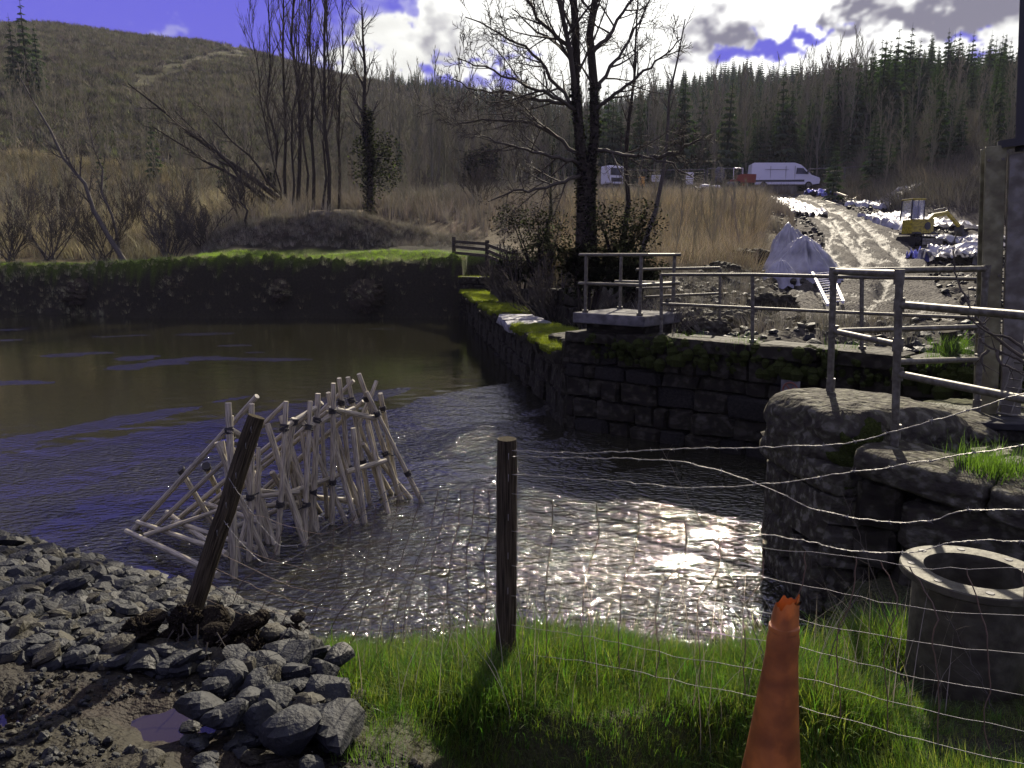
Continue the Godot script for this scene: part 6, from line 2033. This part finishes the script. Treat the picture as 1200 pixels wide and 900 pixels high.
	# brambles and dead stalks by the fence
	var br := [[[Vector3(1.677, -0.193, -3.000), Vector3(1.593, 0.068, -3.000), Vector3(1.548, 0.255, -3.050), Vector3(1.493, 0.424, -3.100), Vector3(1.412, 0.634, -3.150)], "long arching bramble stem rising in front of the dark wing wall"], [[Vector3(2.063, -0.395, -2.900), Vector3(1.968, -0.162, -2.900), Vector3(1.840, 0.065, -2.900), Vector3(1.748, 0.232, -2.900)], "bent dead stem in front of the iron pipe"], [[Vector3(1.215, -0.325, -3.300), Vector3(1.138, -0.095, -3.350), Vector3(0.998, 0.222, -3.400), Vector3(0.808, 0.543, -3.500), Vector3(0.700, 0.750, -3.500)], "tall thin dead stalk leaning left of the traffic cone"], [[Vector3(-0.626, -0.364, -3.600), Vector3(-0.554, -0.042, -3.600), Vector3(-0.421, 0.227, -3.600), Vector3(-0.251, 0.403, -3.600)], "dead stalk leaning right in front of the pole frame"], [[Vector3(-0.166, -0.084, -3.500), Vector3(-0.413, 0.049, -3.500), Vector3(-0.667, 0.159, -3.550), Vector3(-0.958, 0.271, -3.600)], "pale dead stalk slanting left from the upright post"], [[Vector3(1.399, -0.392, -3.200), Vector3(1.437, -0.099, -3.200), Vector3(1.516, 0.126, -3.200), Vector3(1.561, 0.226, -3.200)], "curled dead stem with a few twigs right of the cone"]]
	for l in br:
		var th := thing("bramble_stem", l[1], "bramble")
		var mb := MB.new()
		var p := through(l[0], 6, 0.006)
		var rr := taper(p.size(), 0.0032, 0.0012)
		mb.tube(p, rr, 5)
		branch_off(mb, p, rr, 0.32, 1, {"levels": 2, "kids": [0, 9, 3], "spread": 0.8, "shrink": 0.5, "up": 0.05, "wob": 0.15}, 0.25)
		obj("stem", mb, M["bark_pale"] if l[1].contains("dead") else M["twig"], th)

# ---------------------------------------------------------------- bushes with leaves
func leafy_bush(called: String, label: String, centre: Vector3, half: Vector3, n: int, size: float, m: String, cat := "bush"):
	var t := thing(called, label, cat)
	var mb := MB.new()
	var lumps := []
	if cat == "shrub": centre.y = ground_y(centre.x, centre.z) + half.y * 0.8
	for i in 12: lumps.append([centre + Vector3(R(-1, 1), R(-0.8, 1), R(-1, 1)) * half * 0.65, R(0.3, 0.6)])
	for i in n:
		var l = lumps[rng.randi() % 12]
		var at: Vector3 = l[0] + Vector3(R(-1, 1), R(-1, 1), R(-1, 1)).normalized() * pow(R(0, 1), 0.55) * half * l[1] * 1.15
		leaf_at(mb, at, size * R(0.7, 1.2), 0.3)
	obj("crown", mb, M[m], t)
	var st := MB.new()
	var g := Vector3(centre.x, ground_y(centre.x, centre.z) - 0.1, centre.z)
	for l in lumps:
		st.tube(PackedVector3Array([g + Vector3(R(-0.2, 0.2), 0, R(-0.2, 0.2)), g.lerp(l[0], 0.5) + Vector3(0, 0.1, 0), l[0]]), PackedFloat32Array([0.04, 0.03, 0.012]), 5)
	obj("stem", st, M["bark"], t)

func make_bushes():
	leafy_bush("laurel_bush", "glossy evergreen bush left of the big trunk above the shaded recess", Vector3(0.905, 1.971, -23.000), Vector3(1.5, 1.15, 1.2), 3400, 0.1, "laurel")
	leafy_bush("laurel_bush", "glossy evergreen bush right of the big trunk behind the platform rail", Vector3(2.599, 1.964, -19.500), Vector3(1.15, 0.95, 1.0), 3000, 0.1, "laurel")
	leafy_bush("laurel_bush", "low glossy evergreen bush beside the rail fence", Vector3(0.310, 1.114, -23.500), Vector3(1.0, 0.5, 0.7), 2600, 0.12, "laurel")
	leafy_bush("laurel_bush", "shaded glossy bush directly behind the platform posts", Vector3(1.585, 1.216, -16.000), Vector3(0.65, 0.6, 0.6), 2600, 0.11, "laurel")
	leafy_bush("laurel_bush", "glossy bush spilling towards the path railing", Vector3(2.631, 1.274, -16.500), Vector3(0.7, 0.6, 0.7), 2400, 0.1, "laurel")
	leafy_bush("yew_bush", "dark rounded evergreen bush in the scrub beyond the field", Vector3(-3.332, 12.211, -84.000), Vector3(2.0, 2.6, 1.6), 3600, 0.35, "needles", "shrub")
	leafy_bush("yew_bush", "dark low evergreen at the foot of the leaning trunks", Vector3(-20.018, 8.029, -62.000), Vector3(1.6, 1.3, 1.4), 1600, 0.35, "needles", "shrub")


# ---------------------------------------------------------------- conifers and woods
func conifer(h: float, w: float, sd: int, tiers := 13) -> ArrayMesh:
	var r := RandomNumberGenerator.new()
	r.seed = sd
	var mb := MB.new()
	mb.tint = Color(0.5, 0.45, 0.4)
	mb.tube(PackedVector3Array([Vector3(0, -0.5, 0), Vector3(0, h * 0.5, 0), Vector3(0, h, 0)]), PackedFloat32Array([h * 0.014, h * 0.009, 0.01]), 5, false)
	for k in tiers:
		var f := float(k) / tiers
		var y := h * (0.07 + 0.92 * pow(f, 0.92))
		var l := w * pow(1.0 - f, 0.85) * r.randf_range(0.75, 1.1) + 0.1
		var n := 8 if f < 0.7 else 6
		for j in n:
			var th := TAU * (j + r.randf() * 0.8) / n + k
			var out := Vector3(cos(th), 0, sin(th))
			var side := Vector3(-sin(th), 0, cos(th))
			var ll := l * r.randf_range(0.65, 1.15)
			var a := Vector3(0, y + r.randf_range(-0.2, 0.2) * h / tiers, 0)
			mb.tint = Color.WHITE * r.randf_range(0.55, 1.25)
			for e in 3:
				var sp := (e - 1) * 0.45
				var d := (out + side * sp + Vector3(0, -0.28 + 0.3 * f, 0)).normalized()
				var tip := a + d * ll * (1.0 - 0.25 * absf(e - 1))
				var mid := a + d * ll * 0.5 + Vector3(0, 0.05 * ll, 0)
				var s2 := (side - out * sp).normalized() * ll * 0.17
				mb.face(a, mid + s2, tip - Vector3(0, 0.1 * ll, 0))
				mb.face(a, tip - Vector3(0, 0.1 * ll, 0), mid - s2)
				mb.face(mid + s2, mid - s2, mid - Vector3(0, 0.28 * ll, 0) + d * 0.2 * ll)
	return mb.mesh()

func bare_tree_mesh(h: float, sd: int, spread: float, kids: Array) -> ArrayMesh:
	rng.seed = sd
	var mb := MB.new()
	var cfg := {"levels": 3, "kids": kids, "spread": spread, "shrink": 0.45, "up": 0.22, "wob": 0.1, "thin": 0.028}
	mb.tint = Color.WHITE
	var p := straight(Vector3(0, -0.4, 0), Vector3(R(-0.5, 0.5), h, R(-0.5, 0.5)), 6, 0.15)
	var rr := taper(7, h * 0.008, h * 0.002)
	mb.tube(p, rr, 5, false)
	branch_off(mb, p, rr, h * 0.42, 1, cfg, 0.22)
	return mb.mesh()

func tuft(n: int, h: float, spread: float, w: float, sd: int, droop := 0.6, segs := 3) -> ArrayMesh:
	rng.seed = sd
	var mb := MB.new()
	for i in n:
		var th := R(0, TAU)
		var out := Vector3(cos(th), 0, sin(th))
		mb.tint = Color.WHITE * R(0.65, 1.2)
		mb.blade(out * R(0, spread * 0.35), out * R(0.1, 1.0) * spread, h * R(0.5, 1.1), w * R(0.7, 1.2), segs, droop)
	return mb.mesh()

func make_meshes():
	T["tuft_mesh"] = tuft(14, 0.2, 0.55, 0.006, 1)
	T["lush_mesh"] = tuft(14, 0.26, 0.85, 0.0088, 2, 1.0, 4)
	T["dry_mesh"] = tuft(16, 1.0, 0.5, 0.022, 3, 0.6, 2)
	T["brush_mesh"] = tuft(22, 1.0, 1.1, 0.03, 4, 0.4, 2)
	T["heath_mesh"] = tuft(26, 0.8, 1.3, 0.11, 5, 0.4, 1)
	rng.seed = 99
	T["conifers"] = [conifer(13, 2.5, 1), conifer(12, 2.1, 2), conifer(14, 2.8, 3, 15), conifer(10, 2.2, 4, 11)]
	T["bare"] = [bare_tree_mesh(12, 11, 0.6, [0, 20, 7, 3]), bare_tree_mesh(11, 12, 0.75, [0, 18, 7, 4]), bare_tree_mesh(13, 13, 0.5, [0, 24, 6, 3]), bare_tree_mesh(9, 14, 0.85, [0, 16, 7, 4])]
	rng.seed = 4242

func shade_of(a: float, b: float) -> Color:
	return Color(1, 1, 1) * R(a, b) * Color(R(0.92, 1.08), 1.0, R(0.9, 1.05))

func wood(called: String, label: String, cat: String, group: String, meshes: Array, m: Material, spots: Array, most: int, sizes: Vector2, rest_label: String):
	# spots: positions; the nearest are trees of their own, the rest one far-off mass
	spots.sort_custom(func(a, b): return a.length_squared() < b.length_squared())
	var rest := []
	for i in meshes.size(): rest.append([])
	for i in spots.size():
		var k := rng.randi() % meshes.size()
		var s := R(sizes.x, sizes.y)
		var x := Transform3D((Basis(Vector3(R(-1, 1), 0, R(-1, 1)).normalized(), R(0, 0.05)) * Basis(Vector3.UP, R(0, TAU))) * Basis.from_scale(Vector3(s * R(0.85, 1.15), s, s * R(0.85, 1.15))), spots[i])
		if i < most:
			var o := obj(called, meshes[k], M["larch_dark"] if m == M["larch"] and rng.randf() < 0.5 else m)
			o.transform = x
			tag(o, label, cat, group)
		else: rest[k].append(x)
	for k in meshes.size():
		if rest[k].size(): tag(many(called + "_wood", meshes[k], M["larch_dark"] if m == M["larch"] and k % 2 else m, rest[k]), rest_label)

func spots_in(n: int, u0: float, u1: float, z0: float, z1: float, ok: Callable) -> Array:
	var o := []
	for i in n:
		var u := R(u0, u1)
		var zd := z0 * pow(z1 / z0, R(0, 1))
		if R(0, 1) > zd / z1 * 1.3: continue
		var x := u * zd
		if not ok.call(x, zd, u): continue
		o.append(Vector3(x, ground_y(x, -zd), -zd))
	return o

func make_woods():
	var ridge_ok := func(x, zd, u): return zd < ridge_far(u) * 1.02
	# plantation on the right-hand hill and the far ridge
	wood("spruce_tree", "dark spruce standing in the plantation on the right-hand hill", "conifer", "spruces of the right-hand plantation", T["conifers"], M["needles"], spots_in(4300, 0.17, 0.8, 120, 335, ridge_ok), 150, Vector2(0.45, 0.9), "dark spruce plantation covering the right-hand hill")
	wood("far_spruce", "small dark spruce on the skyline of the middle ridge", "conifer", "spruces of the far middle ridge", T["conifers"], M["needles"], spots_in(2600, -0.16, 0.2, 250, 470, ridge_ok), 60, Vector2(0.3, 0.5), "far-off spruce wood on the middle ridge")
	# the band of bare wood across the valley
	var band := func(x, zd, u): return not (zd < 92 and u > 0.08 and u < 0.40)
	wood("bare_tree", "bare grey-brown birch or larch in the wood across the valley behind the field and yard", "tree", "bare trees of the valley wood", T["bare"], M["larch"], spots_in(900, -0.2, 0.44, 86, 170, band), 210, Vector2(0.75, 1.2), "bare deciduous wood across the valley floor")
	wood("valley_spruce", "dark spruce among the bare trees behind the white van and yard fence", "conifer", "spruces of the valley wood", T["conifers"], M["needles"], spots_in(330, 0.04, 0.5, 92, 150, band), 90, Vector2(0.6, 1.05), "dark spruces scattered in the valley wood")
	# left: scrubby trees at the foot of the moor
	wood("scrub_tree", "bare scrubby tree at the foot of the left-hand moor", "tree", "scrub trees under the moor", [T["bare"][1], T["bare"][3]], M["larch"], spots_in(420, -0.75, -0.1, 56, 112, func(x, zd, u): return true), 130, Vector2(0.3, 0.62), "bare scrub along the foot of the moor")
	var lone := [[Vector3(-65.936, 20.894, -110.000), 1.0, "tall dark spruce clump at the far left under the skyline"], [Vector3(-66.463, 19.444, -108.000), 0.8, "left companion of the tall dark spruce at the far left"], [Vector3(-63.266, 19.224, -108.000), 0.75, "right companion of the tall dark spruce at the far left"], [Vector3(-32.522, 9.358, -72.000), 0.5, "small dark spruce in the scrub below the moor track"], [Vector3(-34.311, 7.613, -66.000), 0.4, "little dark spruce among the left scrub"], [Vector3(-23.302, 7.901, -64.000), 0.42, "small dark spruce behind the leaning trunks"], [Vector3(-11.061, 10.487, -78.000), 0.45, "small dark spruce right of the ivied tree"]]
	for l in lone:
		var p: Vector3 = l[0]
		p.y = ground_y(p.x, p.z)
		var o := obj("lone_spruce", T["conifers"][0], M["needles"])
		o.transform = Transform3D(Basis(Vector3.UP, R(0, 6)).scaled(Vector3.ONE * l[1]), p)
		tag(o, l[2], "conifer")
	# dark thicket right of the track
	wood("thicket_tree", "dark bare thicket tree on the steep bank right of the track", "tree", "thicket trees right of the track", [T["bare"][1], T["bare"][3]], M["larch"], spots_in(300, 0.44, 0.78, 46, 100, func(x, zd, u): return zd > 66.0 - (u - 0.44) * 60.0), 120, Vector2(0.3, 0.75), "dark bare thicket on the bank right of the track")
	wood("thicket_spruce", "dark young spruce in the thicket above the excavator", "conifer", "spruces of the thicket above the excavator", T["conifers"], M["needles"], spots_in(150, 0.40, 0.78, 66, 120, func(x, zd, u): return true), 60, Vector2(0.28, 0.6), "young spruces in the thicket above the excavator")

func cover(called: String, label: String, m: Mesh, mt: Material, n: int, u0: float, u1: float, z0: float, z1: float, size: Vector2, tint: Callable, ok: Callable):
	var o := []
	var c := []
	for i in n:
		var u := R(u0, u1)
		var zd := z0 * pow(z1 / z0, sqrt(R(0, 1)))
		var x := u * zd
		if not ok.call(x, zd, u): continue
		o.append(spin(Vector3(x, ground_y(x, -zd) - 0.02, -zd), R(size.x, size.y), 0.35))
		c.append(tint.call())
	tag(many(called, m, mt, o, self, c), label)

func make_cover():
	var any := func(x, zd, u): return true
	# the sunlit turf by the fence
	var o := []
	var c := []
	var short := []
	for i in 20000:
		var x := R(-0.95, 2.35)
		var zd := R(1.9, 4.45)
		var d := shore_d(Vector2(x, -zd)).x
		if d < 0.62 + 0.2 * sin(x * 7.0) * sin(x * 2.3): continue
		var k := wob.get_noise_2d(x * 9.0, zd * 9.0)
		var edge := piece([-0.9, 3.2, -0.6, 2.75, -0.3, 2.62, 0.2, 2.4, 0.6, 2.3, 0.9, 2.1, 1.4, 1.9], x)
		if zd < edge + k * 0.35: 
			if zd > edge - 0.25 and R(0, 1) < 0.25: short.append(spin(Vector3(x, ground_y(x, -zd), -zd), R(0.2, 0.45), 0.4))
			continue
		if x < -0.55 and zd < 3.1 and R(0, 1) < 0.6: continue
		if R(0, 1) > 0.66 + k * 1.2 + 0.3: continue
		var crest := smoothstep(0.8, 0.1, absf(zd - 3.4 + 0.15 * k - 0.12 * sin(x * 4.0)))
		var s := R(0.45, 1.0) * (0.4 + 0.3 * crest + 0.15 * smoothstep(0.9, 1.2, x)) * (1.0 + k * 0.9) * lerpf(0.75, 1.0, smoothstep(-0.9, 0.0, x))
		if Vector2(x - 2.02, zd - 3.2).length() < 0.28 or Vector2(x - 0.74, zd - 2.2).length() < 0.2: continue
		o.append(spin(Vector3(x, ground_y(x, -zd) - 0.01, -zd), s, 0.35))
		c.append(Color(R(0.7, 1.35), R(0.8, 1.2), R(0.6, 1.2)) * R(0.75, 1.1) if R(0, 1) < 0.85 else Color(2.3, 1.5, 2.4) * R(0.6, 1.1))
	tag(many("grass", T["lush_mesh"], M["grass"], o, self, c), "lush sunlit green grass on the bank round the upright fence post")
	tag(many("short_grass", T["tuft_mesh"], M["grass"], short), "thin short grass creeping onto the mud")
	var st := MB.new()
	for i in 240:
		var x := R(-0.7, 1.9)
		var zd := R(2.9, 4.0)
		st.tint = Color.WHITE * R(0.7, 1.2)
		var g := Vector3(x, ground_y(x, -zd), -zd)
		st.blade(g, Vector3(R(-1, 1), 0, R(-1, 1)) * R(0.1, 0.9), R(0.2, 0.6), 0.0045, 5, 0.6)
	tag(obj("dry_stalks", st, M["dry"]), "thin dry stalks standing in the bank grass", "", "", "stuff")
	# far bank: turf on top, dead grass hanging down its face
	cover("bank_turf", "bright green turf along the top of the far bank", T["tuft_mesh"], M["grass"], 34000, -0.76, -0.035, 31.5, 37.0, Vector2(0.3, 0.75), func(): return shade_of(1.2, 2.2) * Color(1.15, 1.0, 0.7), func(x, zd, u): return shore_d(Vector2(x, -zd)).x > 0.7 and ground_y(x, -zd) > upland(x, -zd) - 0.08 and (zd < 34.0 + 0.5 * wob.get_noise_2d(x * 5.0, 3.0) or (u < -0.42 and zd < 36.3)) and (u > -0.5 or R(0, 1) < 0.6))
	cover("bank_grass", "dead grass and roots hanging down the dark face of the far bank", T["brush_mesh"], M["brush"], 5200, -0.76, -0.05, 31.0, 36.5, Vector2(0.1, 0.32), func(): return shade_of(0.4, 2.6) * Color(1.0, 1.05, 0.8), func(x, zd, u):
		var d := shore_d(Vector2(x, -zd)).x
		return d > 0.0 and d < 1.5)
	cover("scarp_grass", "dead grass and roots on the dark scarp of turned earth", T["brush_mesh"], M["brush"], 2600, -0.42, -0.05, 35.2, 38.5, Vector2(0.1, 0.4), func(): return shade_of(0.4, 2.0), any)
	# turf that has slumped down the face of the far bank
	var slumps := [[Vector3(-6.010, -0.108, -31.600), 0.9, "big slumped clump of turf and roots low on the far bank near the mossy wall"], [Vector3(-13.860, 0.212, -32.200), 0.7, "rounded slumped bulge of earth on the far bank below the bushes"], [Vector3(-18.600, -0.061, -33.400), 0.75, "slumped earth lobe at the left part of the far bank"], [Vector3(-9.454, 0.096, -31.700), 0.6, "small slumped clod of earth in the middle of the far bank"]]
	for i in slumps.size():
		var s = slumps[i]
		var th := thing("slumped_turf", s[2], "turf", s[0], R(0, 6))
		obj("earth", cap_stone(160 + i, Vector3(1.0, 0.75, 0.7) * s[1], 2.2, 0.25), M["soil"], th)
		var tf := []
		var tc := []
		for k in 70:
			var a := R(0, TAU)
			var h := R(-0.3, 0.9)
			tf.append(spin(Vector3(cos(a) * sqrt(1.0 - h * h) * 1.0, h * 0.75, sin(a) * sqrt(1.0 - h * h) * 0.7) * s[1], R(0.08, 0.24), 1.2))
			tc.append(shade_of(0.8, 2.8) * Color(1.0, 1.05, 0.8))
		many("dead_grass", T["brush_mesh"], M["brush"], tf, th, tc)
	# field of dead grass and rushes
	cover("dead_grass", "pale brown dead grass and rushes covering the field", T["dry_mesh"], M["dry"], 30000, -0.42, 0.36, 37.6, 84.0, Vector2(0.5, 1.15), func(): return shade_of(0.45, 1.1), func(x, zd, u): return track_d(x, zd) > 3.0 and wob.get_noise_2d(x * 1.4, zd * 1.4) > -0.28)
	cover("bramble_cover", "tangled grey-brown brambles in front of the yard", T["brush_mesh"], M["brush"], 7500, 0.05, 0.32, 22.0, 66.0, Vector2(0.4, 1.1), func(): return shade_of(0.7, 2.4) * Color(1.1, 1.0, 0.85), func(x, zd, u): return track_d(x, zd) > 3.2)
	cover("reeds", "brown rushes and dead grass in front of the yard", T["dry_mesh"], M["dry"], 4200, 0.05, 0.31, 22.0, 64.0, Vector2(0.35, 0.95), func(): return shade_of(0.35, 1.0) * Color(1.05, 0.95, 0.85), func(x, zd, u): return track_d(x, zd) > 3.2)
	cover("brambles", "brown brambles and dead bracken on the rough ground at the left", T["brush_mesh"], M["brush"], 15000, -0.8, -0.3, 37.6, 76.0, Vector2(0.5, 1.3), func(): return shade_of(0.8, 2.6) * Color(1.05, 1.0, 0.8), any)
	cover("scrub_bushes", "pale twiggy scrub growing thickly over the rough ground at the left", T["bare"][3], M["larch"], 420, -0.76, -0.12, 37.6, 66.0, Vector2(0.12, 0.36), func(): return shade_of(0.8, 1.5), func(x, zd, u): return zd > 40.0 or u < -0.4)
	cover("saplings", "thin pale saplings and twigs among the brown growth before the yard", T["bare"][0], M["larch"], 110, 0.04, 0.31, 24.0, 50.0, Vector2(0.1, 0.26), func(): return shade_of(0.8, 1.5), func(x, zd, u): return track_d(x, zd) > 3.2)
	cover("field_brush", "darker bushy growth scattered through the field", T["brush_mesh"], M["brush"], 5200, -0.3, 0.32, 40.0, 95.0, Vector2(0.5, 1.8), func(): return shade_of(0.5, 1.4), func(x, zd, u): return track_d(x, zd) > 3.2 and wob.get_noise_2d(x * 1.1 + 50.0, zd * 1.1) > 0.05)
	cover("moor_heather", "dark heather and brash covering the left-hand moor", T["heath_mesh"], M["brush"], 42000, -0.8, 0.0, 70.0, 300.0, Vector2(0.5, 1.5), func(): return shade_of(0.3, 1.4) * (Color(1, 1, 1) if R(0, 1) < 0.7 else Color(0.9, 1.05, 0.7)), func(x, zd, u): return zd < ridge_far(u) * 1.01 and ground_tint(x, -zd, 3.0).b > 0.0632)
	cover("bank_brush", "dark scrub on the bank right of the track", T["brush_mesh"], M["brush"], 9000, 0.40, 0.8, 34.0, 110.0, Vector2(0.5, 1.7), func(): return shade_of(0.4, 1.2), func(x, zd, u): return track_d(x, zd) > 5.0 and zd > 62.0 - (u - 0.40) * 70.0)
	cover("hollow_brush", "dead stems and debris on the wet ground behind the sluice wall", T["brush_mesh"], M["brush"], 3400, 0.08, 0.52, 9.0, 34.0, Vector2(0.12, 0.4), func(): return shade_of(0.6, 1.6), func(x, zd, u): return track_d(x, zd) > 2.3 and shore_d(Vector2(x, -zd)).x > 1.2)
	# rubble and clods along the track
	var rub := [[], []]
	for i in 5200:
		var zd := 9.0 * pow(76.0 / 9.0, R(0, 1))
		var off := R(-4.5, 6.0)
		if zd > 13.0 and absf(off) < 2.0 and R(0, 1) < 0.85: continue
		var x := track_x(zd) + off
		if shore_d(Vector2(x, -zd)).x < 0.6: continue
		var s := (0.02 + 0.09 * pow(R(0, 1), 2.0)) * (1.0 + zd * 0.02)
		rub[i % 2].append(spin(Vector3(x, ground_y(x, -zd) + s * 0.2, -zd), s, 0.8))
	tag(many("rubble", pebbles[1], M["slate_brown"], rub[0]), "broken stone and clods along the muddy track")
	tag(many("rubble", pebbles[4], M["slate_dark"], rub[1]), "dark clods of mud along the track")
	# tufts on masonry and deck
	var mt := []
	for q in [Vector3(3.043, 0.482, -9.904), Vector3(4.000, 0.487, -9.166), Vector3(2.334, 0.465, -10.452), Vector3(4.861, 0.667, -8.500), Vector3(4.773, 0.508, -8.400)]:
		for i in 34: mt.append(spin(q + Vector3(R(-0.22, 0.22), R(-0.12, 0.0), R(-0.05, 0.16)), R(0.4, 1.0), 0.9))
	for i in 60: mt.append(spin(Vector3(3.055, 0.300, -4.750) + Vector3(R(-0.16, 0.16), R(-0.05, 0), R(-0.12, 0.1)), R(0.5, 1.1), 0.4))
	tag(many("wall_grass", T["tuft_mesh"], M["grass"], mt), "small grass tufts growing on the sluice masonry")



func _ready():
	rng.seed = 20240
	make_materials()
	make_light()
	make_land()
	make_water()
	make_meshes()
	make_stock()
	make_masonry()
	make_railings()
	make_pole_frame()
	make_fence()
	make_cone()
	make_pipe()
	make_puddle()
	make_shore_stones()
	make_yard()
	make_big_tree()
	make_near_trees()
	make_bushes()
	make_woods()
	make_cover()
